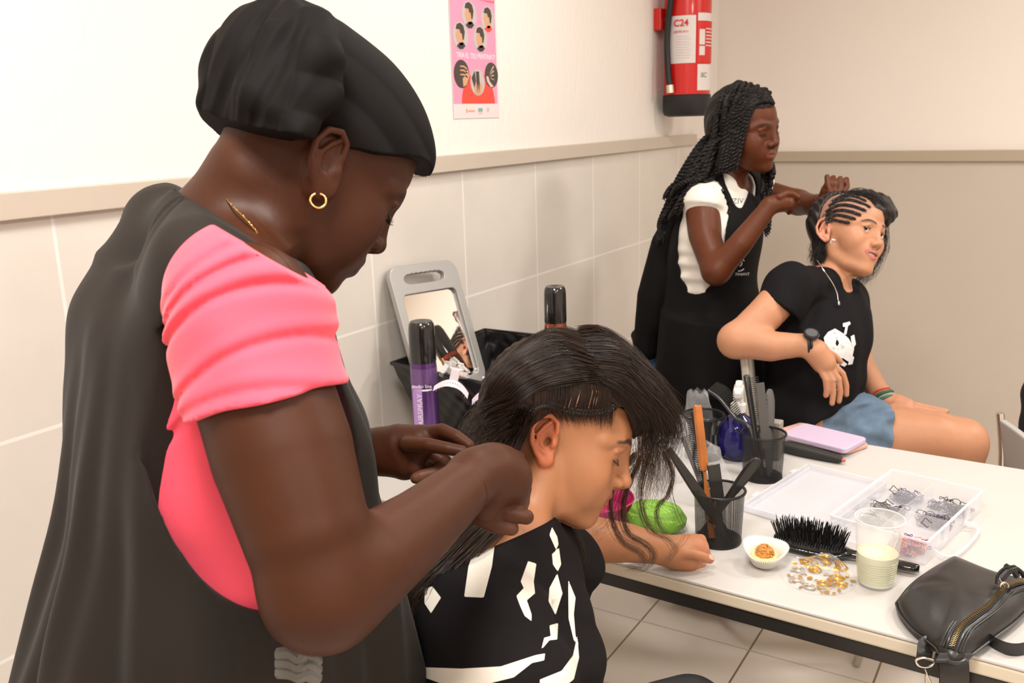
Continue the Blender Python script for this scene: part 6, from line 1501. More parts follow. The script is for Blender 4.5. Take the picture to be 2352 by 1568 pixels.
# ------------------------------------------------------------------ the standing woman with long braids
def woman_braids():
    HS = 1.0; HR = view_frame(1740, 310) @ rz(-34.8 * D) @ ry(5.3 * D) @ rx(5.0 * D); ho = P(1708, 305, 2.649)
    e = empty('person', (-.92, 2.75, 0), 'woman with long black braids, white T-shirt and black apron standing behind the table', 'person')
    H = lambda *q: ho + HR @ (np.array(q, float) * HS)
    TR = view_frame(1650, 600) @ rz(-20 * D); c0 = P(1640, 700, 2.74); TO = np.array([c0[0], c0[1], 0]); loc = lambda p: (np.array(p) - TO) @ TR
    nb = P(1668, 425, 2.70); S = P(1613, 470, 2.60); S2 = P(1735, 440, 2.86); E1 = P(1645, 622, 2.50); W1 = P(1768, 472, 2.46); E2 = P(1835, 465, 2.80); W2 = P(1895, 462, 2.62)
    B = Body(); add_head(B, ho, HR, HS, 'closed', lips=1.25, nose=1.15); B.fr(np.zeros(3), np.eye(3))
    B.tube([H(-.02, 0, -.03), H(-.030, 0, -.075), nb], [.046, .045, .055], .03)
    TC = ((1662, 440, 2.71), (1655, 500, 2.71), (1645, 560, 2.72), (1635, 650, 2.74), (1640, 750, 2.76), (1645, 870, 2.78))
    def torso(T, g=0, ab=((.06, .10), (.095, .155), (.10, .155), (.095, .13), (.11, .15), (.12, .17))):
        c = [loc(P(*q)) for q in TC]; T.fr(TO, TR); secs = [(q[2], q[0], q[1], a + g, b + g) for q, (a, b) in zip(c, ab)]; secs.sort(key=lambda q: q[0]); T.loft(secs, .03); T.fr(np.zeros(3), np.eye(3))
    torso(B)
    B.tube([nb, S], [.04, .045], .03); B.tube([nb, S2], [.04, .045], .03)
    B.tube([S, P(1618, 540, 2.56), E1], [.046, .044, .038], .02); B.tube([E1, P(1700, 560, 2.47), W1], [.038, .033, .023], .015)
    B.tube([S2, E2], [.045, .037], .02); B.tube([E2, P(1865, 470, 2.70), W2], [.037, .031, .022], .015)
    B.tube([W1, P(1795, 465, 2.46), P(1808, 466, 2.46)], [.022, .026, .020], .01)
    for i, (dy, dd, x1, y1) in enumerate(((-8, 0, 1832, 452), (-2, .01, 1832, 462), (6, .02, 1826, 470), (12, .02, 1818, 478))):
        finger(B, [P(1806, 462 + dy, 2.46 + dd), P(1822, 458 + dy, 2.455 + dd), P(x1, y1 + 2, 2.46 + dd), P(x1 - 6, y1 + 10, 2.47 + dd)], .0085, .007)
    finger(B, [P(1790, 452, 2.44), P(1808, 444, 2.44), P(1822, 446, 2.45), P(1832, 452, 2.45)], .0095, .0075)
    B.tube([W2, P(1906, 440, 2.60), P(1910, 425, 2.59)], [.022, .026, .021], .01)
    for i, (x0, x1, x2) in enumerate(((1902, 1898, 1912), (1912, 1912, 1920), (1922, 1928, 1928), (1930, 1942, 1934))):
        finger(B, [P(x0, 424, 2.58 + .008 * i), P(x1 + 2, 406 + 2 * i, 2.58 + .008 * i), P(x1 + 4, 428, 2.57 + .008 * i), P(x2, 448, 2.565 + .006 * i)], .0085, .007)
    finger(B, [P(1905, 440, 2.57), P(1918, 448, 2.555), P(1924, 462, 2.55)], .009, .0075)
    for s in (1, -1):
        hp_ = TO + TR[:, 1] * .085 * s; B.tube([hp_ + (0, 0, .85), hp_ + (0, 0, .47), hp_ + (0, 0, .08)], [.085, .055, .036], .03); B.tube([hp_ + (0, 0, .035), hp_ + TR[:, 0] * .16 + (0, 0, .028)], [.033, .026], .02)
    def color(V, N):
        return head_color(V, ho, HR, HS, (.105, .027, .0085), (.17, .048, .030), (.025, .010, .007), lid=(.10, .03, .011), browk=.8)[0]
    hb = [H(a, b, c) for a in (-.1, .125) for b in (-.09, .09) for c in (-.11, .12)]
    b1 = (P(1800, 460, 2.46) - .06, P(1800, 460, 2.46) + .06); b2 = (P(1915, 440, 2.58) - .065, P(1915, 440, 2.58) + .065)
    sdf_obj('body', [(np.min(hb, 0), np.max(hb, 0), .0026), (*b1, .003), (*b2, .003), (np.array([-1.30, 2.2, 0]), np.array([-.35, 3.1, 1.62]), .007)], lambda g: B.eval(g), skinmat('skin_brown', .45, .05, .1, spec=.32), e, color)
    lm = mat('lash_black', (.006, .005, .005), .5)
    for s in (1, -1): lashes(ho, HR, HS, lm, e, s, L=.008, down=.5, n=14)
    # T-shirt
    T = Body(); T.tube([S, P(1612, 515, 2.575)], [.055, .055], .02); T.tube([S2, P(1760, 450, 2.85)], [.053, .053], .02); T.cut(halfspace(P(1612, 464, 2.575), -U_ - .15 * R_)); T.cut(halfspace(P(1758, 450, 2.85), .9 * R_ - .4 * U_))
    T.tube([nb, S], [.048, .054], .03); T.tube([nb, S2], [.048, .054], .03); torso(T, .010, ab=((.06, .10), (.095, .155), (.10, .155), (.098, .148), (.11, .15), (.12, .17)))
    T.tube([H(-.02, 0, -.075), H(-.028, 0, -.16)], [.055, .062], .004, 's')
    wh = mat('tshirt_white', (.74, .69, .62), .8, bump=.2, bscale=500)
    bottom = halfspace(P(1640, 690, 2.7), (0, 0, -1))
    cloth('t_shirt', T, wh, [(np.array([-1.25, 2.35, .85]), np.array([-.45, 3.05, 1.45]), .005)], e, 0, [bottom], lambda x, y, z: .003 * np.sin(160 * z + 8 * y) * smoothstep(1.16, 1.08, z))
    t_ = text('ZIV', .022, P(1695, 462, 2.575), R_ * .9 - F_ * .3, U_, mat('print_black', (.03, .03, .03), .6), e, name='shirt_print')
    # apron over it
    A = Body(); torso(A, .022, ((.06, .10), (.09, .145), (.10, .155), (.10, .14), (.125, .16), (.14, .175)))
    q0 = loc(P(1645, 880, 2.78)); A.fr(TO, TR); A.loft([(.30, q0[0], q0[1], .19, .21), (.6, q0[0], q0[1], .18, .20), (.92, q0[0], q0[1], .14, .17)], .04); A.fr(np.zeros(3), np.eye(3))
    A.tube([nb, S], [.054, .060], .03); A.tube([nb, S2], [.054, .062], .03)
    A.tube([H(-.02, 0, -.075), H(-.028, 0, -.17)], [.066, .070], .004, 's')
    hc = loc(P(1612, 560, 2.6))
    def hole(a, b, c):
        x_, z_ = a - hc[0], c - hc[2]; k_ = np.sqrt(((x_ - .0) / .068) ** 2 + ((z_ - .02) / .155) ** 2) - 1; return np.maximum(-k_ * .07, -1) * (b < -.02) + (b >= -.02) * -1
    vz = loc(P(1700, 478, 2.55))
    def vneck(a, b, c): return -np.maximum(np.maximum((np.abs(b - vz[1]) - .055 * smoothstep(-.0, .09, c - vz[2] + .01)), -(a - vz[0] + .05)), -(c - vz[2])) 
    blk = mat('apron_black', (.0055, .0048, .005), .75, spec=.15, bump=.1, bscale=400)
    cloth('apron', A, blk, [(np.array([-1.45, 2.25, .32]), np.array([-.40, 3.2, 1.45]), .0058)], e, 0, [inloc(TO, TR, hole), sightcut([(1655, 380), (1668, 425), (1690, 474), (1703, 480), (1716, 452), (1728, 405), (1722, 370)], 2.70)], lambda x, y, z: .006 * smoothstep(1.0, .6, z) * np.sin(45 * x + 30 * y + 5 * z))
    # the back panel of the apron flaring behind her, and the blue jeans showing under it
    w_ = Body(); w_.tube([P(1560, 480, 2.72), P(1530, 560, 2.76), P(1505, 680, 2.80), P(1482, 800, 2.84)], [.030, .045, .055, .038], .03); w_.tube([P(1545, 640, 2.78), P(1515, 730, 2.82)], [.06, .05], .03); w_.tube([P(1460, 770, 2.87), P(1500, 800, 2.84)], [.015, .02], .03)
    cloth('apron_back_panel', w_, blk, [(np.array([-1.44, 2.2, .5]), np.array([-.8, 3.2, 1.4]), .006)], e)
    j = Body(); j.tube([P(1560, 640, 2.88), P(1535, 830, 2.92), P(1530, 920, 2.92)], [.05, .075, .07], .02); cloth('jeans', j, mat('denim_blue', (.035, .085, .20), .7, bump=.3, bscale=300), [(np.array([-1.5, 2.5, .4]), np.array([-.85, 3.3, 1.3]), .008)], e)
    pr_ = MB(); c = P(1697, 608, 2.60)
    a = np.linspace(.6, 5.6, 20); pr_.tube([c + R_ * .018 * np.cos(t) + U_ * .018 * np.sin(t) - F_ * .002 for t in a], .0016, 6); pr_.tube([c + R_ * .008 * np.cos(t) + U_ * (.008 * np.sin(t) + .004) - F_ * .003 for t in np.linspace(0, 6.28, 14)], .0014, 6)
    em = pr_.build('apron_emblem', mat('print_grey', (.5, .5, .52), .5), e)
    text('PENTINANT', .011, P(1697, 630, 2.59), R_ * .95 - F_ * .3, U_, mat('print_grey', ()), e, name='apron_lettering')
    for s in (1, -1):
        f_ = TO + TR[:, 1] * .085 * s + TR[:, 0] * .03 + (0, 0, .04); q_ = Body(); q_.tube([f_ - TR[:, 0] * .08, f_ + TR[:, 0] * .14 - (0, 0, .006)], [.042, .034], .02)
        cloth('shoe', q_, mat('shoe_black', ()), [(f_ - (.22, .22, .06), f_ + (.22, .22, .1), .009)], e, clips=[halfspace((0, 0, .002), (0, 0, -1))])
    # braids
    K = Body(); K.fr(ho, HR, HS); K.ell((-.016, 0, .050), (.104, .082, .088), .01); K.ell((-.04, 0, .0), (.072, .080, .09), .03); K.fr(np.zeros(3), np.eye(3))
    hb_ = mat('braid_black', (.006, .0045, .004), .55, spec=.28)
    lx_ = np.array([-.2, -.05, .0, .03, .055, .075, .2]); lz_ = np.array([-.12, -.10, -.075, -.02, .05, .074, .09])
    cut = inloc(ho, HR, lambda a, b, c: (np.interp(a, lx_, lz_) - c) * .7)
    cloth('hair_cap', K, hb_, [(ho - .19, ho + .19, .0045)], e, 0, [cut], lambda x, y, z: .0022 * np.sin(210 * ((x - ho[0]) * HR[0, 1] + (y - ho[1]) * HR[1, 1] + (z - ho[2]) * HR[2, 1]) + 40 * z), it=1)
    on = lambda px, py, off=.003: onto(K, px, py, off, 2.2, 3.2)
    rg = jit(12)
    def braid(pts, r, n=0):
        pts = spline(pts, 46); L = np.sum(np.linalg.norm(np.diff(pts, axis=0), axis=1)); tw = L / .020 * 2 * math.pi; t = np.linspace(0, 1, 46 * 3); q = spline(pts, 138); tg = np.gradient(q, axis=0); tg /= np.linalg.norm(tg, axis=1)[:, None]
        x = np.cross(tg, F_); x /= np.linalg.norm(x, axis=1)[:, None]; y = np.cross(tg, x); b = MB()
        for k in (0, math.pi):
            a_ = (t * tw + k)[:, None]; b.tube(q + r * .55 * (np.cos(a_) * x + np.sin(a_) * y), [r * .72] * 130 + [r * .6, r * .5, r * .4, r * .35, r * .3, r * .25, r * .2, r * .1], 6)
        b.build('braid', hb_, e)
    starts = [(1702, 188), (1690, 195), (1712, 190), (1680, 205), (1724, 192), (1740, 197), (1752, 205), (1668, 225), (1662, 250), (1660, 275), (1664, 300), (1668, 325), (1700, 215), (1690, 240), (1684, 270), (1688, 300), (1715, 230), (1706, 260), (1700, 290), (1702, 325)]
    for i, (x, y) in enumerate(starts):
        k = i / len(starts); sx = rg.uniform(-8, 8); dx = (x - 1660)
        mid = (1628 + dx * .55 + rg.uniform(-6, 6), 330 + rg.uniform(-8, 8)); low = (1590 + dx * .62 + rg.uniform(-8, 8), 395 + rg.uniform(-8, 8))
        endx, endy = 1535 + dx * .75 + rg.uniform(-14, 14), 470 + rg.uniform(-10, 60) - dx * .3
        braid([on(x, y), on(x - 18 + dx * .05, y + 26) if y < 260 else on(x - 8, y + 16), P(*mid, 2.62 + .03 * rg.uniform(-1, 1)), P(*low, 2.60 + .03 * rg.uniform(-1, 1)), P(endx + 12, endy - 30, 2.62 + .05 * rg.uniform(-1, 1)), P(endx - 6, endy, 2.66)], .0062)
    for i in range(9):      # down the back, over the shoulder
        x = 1588 - 7 * i * .8; braid([on(1672 - i, 235 + 7 * i), P(1640 - 3 * i, 320, 2.66), P(1600 - 4 * i, 390, 2.66), P(1562 - 3 * i, 450, 2.70), P(1532 - 2 * i + rg.uniform(-4, 4), 510 + rg.uniform(-10, 20), 2.72), P(1512 + rg.uniform(-6, 12), 530 + rg.uniform(-20, 40), 2.72)], .0065)
    for i in range(10):     # in front, beside the face and chest
        x = 1752 + 2.6 * i; y1 = (450, 520, 480, 545, 500, 470, 540, 430, 410, 400)[i]; braid([P(1742 + 2 * i, 330 + 2 * i, 2.72), P(x - 2, 375, 2.70), P(x + rg.uniform(-2, 2), (385 + y1) / 2, 2.66), P(x + rg.uniform(-4, 4), y1, 2.64)], .0058)
    for i in range(9):      # from the hairline at the back of the crown
        braid([on(1700 - 4 * i, 190 + 5 * i), on(1676 - 2 * i, 215 + 9 * i), on(1662, 250 + 6 * i), P(1648, 330, 2.70), P(1610 - 2 * i, 400, 2.70), P(1570 - 2 * i, 470, 2.72)], .0068)
    for i in range(6):
        braid([on(1776 - 3 * i, 236 - 6 * i), on(1756 - 5 * i, 232 - 5 * i), on(1730 - 6 * i, 240 - 6 * i), on(1706 - 6 * i, 262), P(1690 - 6 * i, 330, 2.58), P(1672 - 6 * i, 400, 2.58)], .0062)
    for i in range(8):      # along the back outline of the head
        braid([on(1698 - 5 * i, 188 + 6 * i), on(1672 - 5 * i, 206 + 10 * i), on(1652 - 2 * i, 235 + 12 * i), P(1634 - 2 * i, 330, 2.72), P(1604 - 2 * i, 395 + 3 * i, 2.72), P(1566 - 2 * i, 470, 2.74)], .0068)
    for i in range(6):      # drawn back over the temple on the near side
        braid([on(1768 - 7 * i, 212 + i), on(1745 - 9 * i, 226 + 5 * i), on(1722 - 9 * i, 262 + 8 * i), P(1704 - 9 * i, 325 + 6 * i, 2.57), P(1688 - 8 * i, 395, 2.58)], .0062)
    return e
woman_braids()
# ------------------------------------------------------------------ the seated woman with cornrows
def woman_cornrows():
    HS = .985; HR = view_frame(1960, 540) @ rz(-38.3 * D) @ ry(-7.4 * D) @ rx(-20.9 * D); ho = P(1943.6, 546.4, 2.479)
    e = empty('person', (-.45, 2.5, 0), 'smiling woman with cornrows, black T-shirt and denim shorts seated sideways behind the table', 'person')
    H = lambda *q: ho + HR @ (np.array(q, float) * HS)
    TR = view_frame(1850, 800) @ rz(-28 * D); c0 = P(1870, 880, 2.50); TO = np.array([c0[0], c0[1], 0]); loc = lambda p: (np.array(p) - TO) @ TR
    nb = P(1900, 655, 2.47); S = P(1815, 660, 2.36); S2 = P(1945, 690, 2.62); E1 = P(1690, 782, 2.30); W1 = P(1850, 792, 2.26); E2 = P(1965, 815, 2.60); W2 = P(2035, 920, 2.50)
    B = Body(); add_head(B, ho, HR, HS, 'open', lips=.95, nose=.95, jaw=.92, smile=.0050, wide=.0065, full=.72, slit=.0040); B.ell((.100, 0, -.0495), (.014, .0185, .0030), .0015, 's'); B.fr(np.zeros(3), np.eye(3))
    B.tube([H(-.015, 0, -.03), H(-.03, 0, -.08), nb], [.047, .045, .055], .03)
    TC = ((1898, 668, 2.48), (1885, 720, 2.47), (1880, 780, 2.46), (1870, 850, 2.47), (1860, 920, 2.50), (1855, 985, 2.52))
    def torso(T, g=0, ab=((.06, .10), (.095, .15), (.105, .15), (.10, .135), (.11, .15), (.12, .165))):
        c = [loc(P(*q)) for q in TC]; T.fr(TO, TR); secs = [(q[2], q[0], q[1], a + g, b + g) for q, (a, b) in zip(c, ab)]; secs.sort(key=lambda q: q[0]); T.loft(secs, .03); T.fr(np.zeros(3), np.eye(3))
    torso(B)
    B.tube([nb, S], [.04, .047], .03); B.tube([nb, S2], [.04, .047], .03)
    B.tube([S, P(1755, 725, 2.32), E1], [.048, .046, .040], .02); B.ell(E1 + (0, 0, 0), .038, .02); B.tube([E1, P(1770, 795, 2.27), W1], [.040, .038, .027], .02)
    B.tube([S2, E2], [.045, .038], .02); B.tube([E2, P(1995, 868, 2.56), W2], [.038, .034, .0245], .015)
    # near hand hanging down
    B.tube([W1, P(1874, 808, 2.25), P(1892, 832, 2.25)], [.025, .031, .029], .012)
    fs = [[P(1882, 842, 2.24), P(1897, 872, 2.235), P(1899, 895, 2.24), P(1897, 908, 2.245)], [P(1893, 842, 2.24), P(1912, 874, 2.235), P(1914, 904, 2.24), P(1911, 926, 2.245)], [P(1903, 838, 2.245), P(1926, 870, 2.24), P(1930, 900, 2.245), P(1927, 921, 2.25)], [P(1910, 832, 2.25), P(1936, 858, 2.25), P(1944, 885, 2.255), P(1944, 906, 2.26)]]
    for i, q in enumerate(fs): finger(B, q, .0088 if i < 3 else .0078, .0068)
    finger(B, [P(1875, 800, 2.26), P(1898, 806, 2.27), P(1918, 818, 2.28), P(1930, 830, 2.285)], .0095, .0075)
    # far hand on the thigh
    B.tube([W2, P(2062, 928, 2.48), P(2082, 935, 2.465)], [.0235, .027, .025], .012)
    gs = [[P(2085, 925, 2.47), P(2115, 932, 2.465), P(2145, 938, 2.46), P(2175, 944, 2.455)], [P(2088, 932, 2.46), P(2115, 938, 2.45), P(2145, 944, 2.445), P(2172, 947, 2.44)], [P(2085, 940, 2.45), P(2110, 945, 2.44), P(2135, 949, 2.435), P(2155, 951, 2.43)], [P(2075, 944, 2.445), P(2098, 951, 2.435), P(2115, 955, 2.43)]]
    for q in gs: finger(B, q, .0088, .0068)
    finger(B, [P(2052, 935, 2.45), P(2075, 948, 2.43), P(2092, 955, 2.42)], .010, .0075)
    # thighs: hips toward the viewer's right, knees out
    hp = P(1935, 1000, 2.48); kn = P(2212, 1012, 2.36); hp2 = hp + TR[:, 1] * .16; kn2 = kn + np.array([-.12, .12, -.05])
    B.tube([hp, P(2060, 1003, 2.42), P(2150, 1004, 2.38), kn], [.082, .078, .068, .056], .02); B.ell(kn - (0, 0, .012), .057, .02)
    ft = np.array([kn[0] + .02, kn[1] + .02, .07]); B.tube([kn, (kn + ft) / 2 + (.0, .02, 0), ft], [.052, .052, .034], .02); B.tube([ft - (0, 0, .035), ft + (.12, .05, -.045)], [.03, .025], .02)
    B.tube([hp2, kn2], [.08, .055], .02); ft2 = np.array([kn2[0] + .02, kn2[1] + .02, .07]); B.tube([kn2, ft2], [.05, .034], .02); B.tube([ft2 - (0, 0, .035), ft2 + (.12, .05, -.045)], [.03, .025], .02)
    def color(V, N):
        C, L = head_color(V, ho, HR, HS, (.50, .235, .13), (.44, .15, .11), (.05, .028, .02), ear=(.72, .30, .20), cheek=(.58, .24, .14), smile=.005, wide=.0065)
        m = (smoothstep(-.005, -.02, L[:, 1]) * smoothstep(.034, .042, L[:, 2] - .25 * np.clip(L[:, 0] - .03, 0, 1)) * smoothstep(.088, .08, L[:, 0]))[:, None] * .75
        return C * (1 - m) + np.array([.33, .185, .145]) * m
    hb = [H(a, b, c) for a in (-.1, .125) for b in (-.09, .09) for c in (-.11, .12)]
    b1 = (P(1900, 860, 2.25) - (.09, .07, .085), P(1900, 860, 2.25) + (.09, .07, .085)); b2 = (P(2100, 940, 2.46) - (.11, .09, .05), P(2100, 940, 2.46) + (.11, .09, .05))
    sdf_obj('body', [(np.min(hb, 0), np.max(hb, 0), .0024), (*b1, .003), (*b2, .003), (np.array([-.98, 1.98, 0]), np.array([.25, 3.0, 1.40]), .0075)], lambda g: B.eval(g), skinmat('skin_fair', .48, .08, .06, spec=.4), e, color)
    ew = mat('eye_white', (.78, .74, .70), .15); ei = mat('iris_dark', (.02, .012, .008), .1); lm = mat('lash_black', ())
    for s in (1, -1):
        c = H(.0775, .0315 * s, .0122); g_ = HR @ np.array([.85, -.40, .12]); g_ /= np.linalg.norm(g_); F3 = frame(g_)
        r = .0122; eo = MB().lathe(c, [(r * math.cos(a), r * math.sin(a)) for a in np.linspace(-math.pi / 2, math.pi / 2, 14)], 24, R=F3).build('eye', ew, e)
        MB().lathe(c, [(.0062, r * .86), (.0058, r * .93), (.004, r * .98), (0, r * 1.0)], 20, R=F3).build('iris', ei, eo)
        lashes(ho, HR, HS, lm, e, s, zz=.0150, L=.006, down=-.1, n=16)
    MB().tube([H(.0865, -.017, -.0480), H(.0915, -.009, -.0492), H(.0935, 0, -.0498), H(.0915, .009, -.0492), H(.0865, .017, -.0480)], [.0018, .0032, .0034, .0032, .0018], 8).build('teeth', mat('teeth', (.78, .74, .68), .25), e)
    # T-shirt
    T = Body(); T.tube([S, P(1795, 700, 2.34), P(1765, 745, 2.33)], [.060, .061, .062], .02); T.cut(halfspace(P(1780, 703, 2.34), -.62 * R_ - .78 * U_))
    T.tube([S2, P(1965, 770, 2.6)], [.055, .054], .02); T.cut(halfspace(P(1962, 752, 2.6), -U_ + .1 * R_))
    T.tube([nb, S], [.048, .058], .03); T.tube([nb, S2], [.048, .056], .03); torso(T, .016); T.cut(halfspace(P(1900, 952, 2.4), .38 * R_ - .92 * U_))
    T.tube([H(-.02, 0, -.07), H(-.032, 0, -.155)], [.055, .058], .004, 's')
    bk = mat('tshirt_black', (.0065, .0058, .0068), .8, spec=.15, bump=.15, bscale=600)
    cloth('t_shirt', T, bk, [(np.array([-.95, 2.05, .6]), np.array([-.15, 2.95, 1.15]), .0052)], e, 0, [], lambda x, y, z: .004 * np.sin(55 * z + 18 * x) * smoothstep(.95, .75, z) + .002 * np.sin(60 * (x + y)))
    # print on the shirt
    tw = mat('print_white', (.66, .66, .66), .6)
    def onT(px, py): return onto(T, px, py, .0022, 2.0, 2.9)
    def decal(poly, m, name):
        q = np.array(poly, float); c = q.mean(0); V = [onT(*c)] + [onT(*(c + (p - c) * .5)) for p in q] + [onT(*p) for p in q]; n = len(q)
        f = [(0, 1 + (i + 1) % n, 1 + i) for i in range(n)] + [(1 + i, 1 + (i + 1) % n, 1 + n + (i + 1) % n, 1 + n + i) for i in range(n)]
        return MB().add(V, f).build(name, m, pr_, smooth=False)
    pr_ = e
    d0 = decal([(1892, 775), (1902, 762), (1918, 754), (1936, 765), (1950, 778), (1962, 800), (1958, 818), (1948, 830), (1936, 822), (1922, 826), (1908, 812), (1896, 795)], tw, 'shirt_print')
    pr_ = d0
    for q in ([(1936, 742), (1952, 738), (1954, 744), (1948, 748), (1944, 768), (1938, 768), (1942, 750), (1936, 750)], [(1954, 772), (1962, 768), (1966, 790), (1960, 800), (1956, 790)], [(1936, 828), (1946, 836), (1940, 842), (1930, 838)], [(1952, 812), (1962, 820), (1958, 836), (1948, 838)], [(1922, 828), (1932, 834), (1926, 840)]): decal(q, tw, 'print_mark')
    for q in ([(1916, 775), (1926, 772), (1924, 780)], [(1930, 790), (1942, 796), (1934, 802)], [(1912, 795), (1920, 800), (1914, 804)]): decal(q, mat('print_grey', (.4, .4, .42)), 'print_shade')
    # shorts
    Sh = Body(); Sh.tube([P(1880, 930, 2.50), P(1870, 985, 2.50)], [.108, .12], .03); Sh.tube([P(1850, 985, 2.50), hp, P(2020, 1000, 2.44)], [.125, .108, .098], .03); Sh.tube([P(1870, 975, 2.6), P(1990, 985, 2.58), P(2040, 975, 2.57)], [.11, .10, .09], .03)
    dn = mat('denim_light', (.135, .20, .285), .8, bump=.5, bscale=260, vary=.35, vscale=25)
    cloth('denim_shorts', Sh, dn, [(np.array([-.85, 2.15, .42]), np.array([-.05, 2.95, .88]), .0055)], e, 0, [halfspace(P(2022, 990, 2.44), R_ * 1 - .12 * U_)], lambda x, y, z: .006 * np.sin(50 * x - 60 * z + 4 * np.sin(20 * z)) + .003 * np.sin(120 * z + 40 * x))
    for s, f_ in ((1, ft), (-1, ft2)):
        q_ = Body(); g_ = f_ - (0, 0, .035); q_.tube([g_ - (.04, .015, 0), g_ + (.13, .05, -.006)], [.042, .034], .02); cloth('shoe', q_, mat('shoe_white', (.6, .58, .55), .5), [(g_ - (.2, .2, .05), g_ + (.25, .25, .1), .009)], e, clips=[halfspace((0, 0, .002), (0, 0, -1))])
    # watch, bracelets, ring, necklace, earring
    wx = P(1835, 793, 2.262); d = (W1 - P(1770, 795, 2.27)); d /= np.linalg.norm(d); F3 = frame(d)
    wb = MB().tube([wx + d * .018 + F3 @ np.array([.0325 * math.cos(a), .0325 * math.sin(a), 0]) for a in np.linspace(0, 2 * math.pi, 29)], .0035, 8, cap=False).tube([wx + d * .024 + F3 @ np.array([.0322 * math.cos(a), .0322 * math.sin(a), 0]) for a in np.linspace(0, 2 * math.pi, 29)], .0035, 8, cap=False).build('watch_strap', mat('watch_black', (.012, .012, .013), .4), e)
    n_ = (U_ * .75 - F_ * .65); n_ /= np.linalg.norm(n_); Fc = frame(n_); wc = wx + d * .022 + n_ * .032
    MB().lathe(wc, [(.0, 0), (.0185, 0), (.0195, .004), (.0185, .008), (.0165, .0085), (0, .0085)], 30, R=Fc).build('watch_case', mat('watch_case', (.03, .03, .032), .25, metal=.4), wb)
    MB().lathe(wc + n_ * .0088, [(.0145, 0), (0, .0004)], 24, R=Fc).build('watch_dial', mat('watch_dial', (.10, .10, .11), .2), wb)
    dd = (P(2062, 928, 2.48) - E2); dd /= np.linalg.norm(dd); F4 = frame(dd)
    for k, (cc, r_, off) in enumerate((((.62, .05, .04), .0022, -.012), ((.03, .10, .05), .0045, .0), ((.25, .35, .32), .0026, .009), ((.05, .16, .08), .003, .016))):
        c = W2 + dd * (off - .012); MB().tube([c + F4 @ np.array([.0285 * math.cos(a), .0285 * math.sin(a), .003 * math.sin(2 * a)]) for a in np.linspace(0, 2 * math.pi, 27)], r_, 7, cap=False).build('bracelet', mat('bracelet_%d' % k, cc, .6), e)
    rc = P(1914, 873, 2.236); MB().tube([rc + R_ * .0098 * math.cos(a) + F_ * .0098 * math.sin(a) for a in np.linspace(0, 6.283, 20)], .0011, 6, cap=False).build('ring', mat('silver', (.7, .7, .7), .2, metal=1), e)
    MB().tube(spline([P(1877, 598, 2.43), P(1893, 622, 2.40), P(1912, 650, 2.385), P(1922, 672, 2.375), P(1925, 690, 2.37)], 30), .0013, 6).build('necklace', mat('silver', ()), e)
    MB().lathe(P(1926, 697, 2.365), [(0, -.008), (.004, -.003), (.0035, .004), (0, .008)], 8).build('pendant', mat('silver', ()), e)
    ec = P(1913, 556, 2.385); MB().tube([ec + R_ * .006 * math.cos(a) + U_ * .007 * math.sin(a) for a in np.linspace(0, 6, 20)], .0012, 6).build('earring', mat('silver', ()), e)
    # hair: shaved-close parts with cornrows, dark hair tied behind and over the far side
    hd = mat('hair_dark', (.014, .009, .008), .45, spec=.5)
    on = lambda px, py, off=.001: onto(B, px, py, off, 2.1, 3.0)
    rows = [[(1952, 512), (1930, 508), (1912, 505), (1898, 512)], [(1966, 503), (1940, 496), (1918, 494), (1896, 504)], [(1978, 494), (1948, 484), (1922, 483), (1896, 495)], [(1990, 484), (1955, 472), (1926, 471), (1897, 486)], [(2000, 476), (1965, 461), (1935, 459), (1904, 472)], [(1990, 462), (1960, 450), (1935, 450), (1912, 462)]]
    for k, rw in enumerate(rows):
        pts = spline([on(*q, .003) for q in rw], 60); b = MB(); tg = np.gradient(pts, axis=0); tg /= np.linalg.norm(tg, axis=1)[:, None]; o_ = -ray(1940, 480); o_ /= np.linalg.norm(o_); sd = np.cross(tg, np.tile(o_, (60, 1)))
        for j in range(3): w_ = np.linspace(0, 2 * math.pi * 9, 60) + j * 2.094; b.tube(pts + sd * (.0024 * np.sin(w_))[:, None] + np.tile(o_, (60, 1)) * (.0012 * np.sin(2 * w_))[:, None], [.0010] * 3 + [.0023] * 57, 6)
        b.build('cornrow', hd, e)
    K = Body(); K.fr(ho, HR, HS); K.ell((-.056, -.002, .045), (.064, .077, .082), .02); K.ell((-.02, .02, .075), (.085, .070, .062), .03); K.ell((.045, .035, .080), (.05, .04, .028), .02); K.fr(np.zeros(3), np.eye(3))
    K.tube([P(1990, 455, 2.5), P(2022, 468, 2.48), P(2040, 492, 2.47), P(2036, 512, 2.475)], [.025, .028, .024, .012], .02); K.tube([P(1905, 520, 2.50), P(1890, 560, 2.50), P(1884, 598, 2.49)], [.034, .028, .012], .02)
    cloth('hair_mass', K, hd, [(ho - .2, ho + .2, .0042)], e, 0, [inloc(ho, HR, lambda a, b, c: np.minimum(np.minimum(-(b + .012), c - .030), a + .040))], lambda x, y, z: .002 * np.sin(300 * x + 190 * y + 120 * z), it=1)
    onk = lambda px, py: onto(K, px, py, .002, 2.1, 3.0)
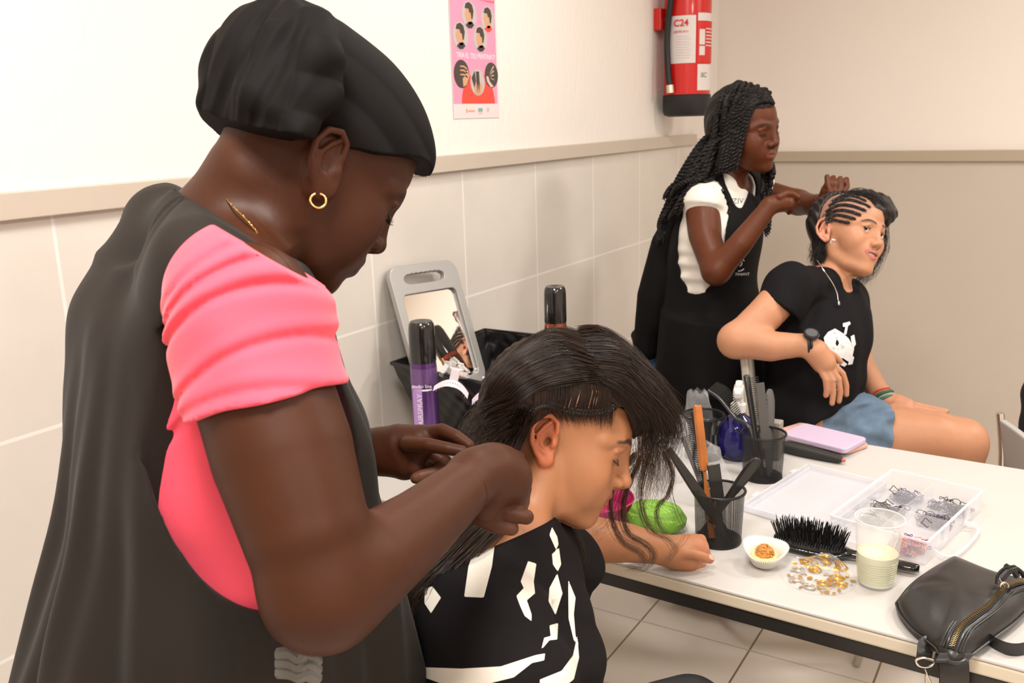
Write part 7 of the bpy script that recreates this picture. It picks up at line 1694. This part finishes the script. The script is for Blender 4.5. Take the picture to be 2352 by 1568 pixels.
    strands('hair_top', [[onk(1905, 500), onk(1935, 462), onk(1975, 448), onk(2015, 460)], [onk(1900, 520), onk(1925, 470), onk(1960, 445), onk(2000, 450)], [onk(1990, 450), onk(2025, 462), onk(2045, 490), P(2040, 515, 2.46)]], 500, hd, e, .006, r=.0006, seg=14, seed=41, wav=.008)
    strands('hair_back', [[onk(1910, 510), P(1890, 545, 2.47), P(1880, 580, 2.46), P(1868, 602, 2.46)], [onk(1905, 520), P(1893, 560, 2.46), P(1888, 590, 2.46), P(1890, 612, 2.46)], [onk(1898, 500), P(1878, 540, 2.5), P(1866, 570, 2.5), P(1862, 600, 2.5)]], 420, hd, e, .006, r=.0007, seg=16, seed=42, wav=.008)
    strands('hair_far_side', [[P(2038, 500, 2.50), P(2042, 560, 2.52), P(2025, 600, 2.54), P(2000, 640, 2.54)], [P(1990, 600, 2.55), P(1975, 625, 2.55), P(1958, 650, 2.53), P(1955, 665, 2.52)]], 160, hd, e, .005, r=.0006, seg=16, seed=43, wav=.01)
    return e
woman_cornrows()
# her chair and the chair at the right edge
mw = mat('chair_grey', (.42, .39, .35), .45); mb = mat('chair_post', (.55, .50, .42), .35, metal=.2)
cw = chair((-.53, 2.50, 0), math.radians(22), 'grey chair under the woman with cornrows', mw, mb, feet=((-.397, 2.402), (-.851, 2.50))); cw.scale = (1, 1, 1.13)
cr = chair((.179, 2.592, 0), math.radians(20), 'grey chair with chromed legs at the right edge of the picture', mat('chair_shell', (.46, .45, .43), .4), chm); cr.scale = (1, 1, .84)
jk = Body(); jc = P(2396, 915, 2.62); jk.tube([jc + (-.02, 0, .06), jc, jc + (0, 0, -.10)], [.03, .06, .05], .03); jk.tube([jc + (.1, .0, .06), jc + (.1, 0, -.1)], [.06, .06], .03)
tag(cloth('jacket', jk, mat('jacket_black', (.012, .012, .016), .8), [(jc - .25, jc + .25, .007)], None, disp=lambda x, y, z: .004 * np.sin(70 * x + 50 * z)), 'black garment hanging over the chair at the right edge', 'jacket')
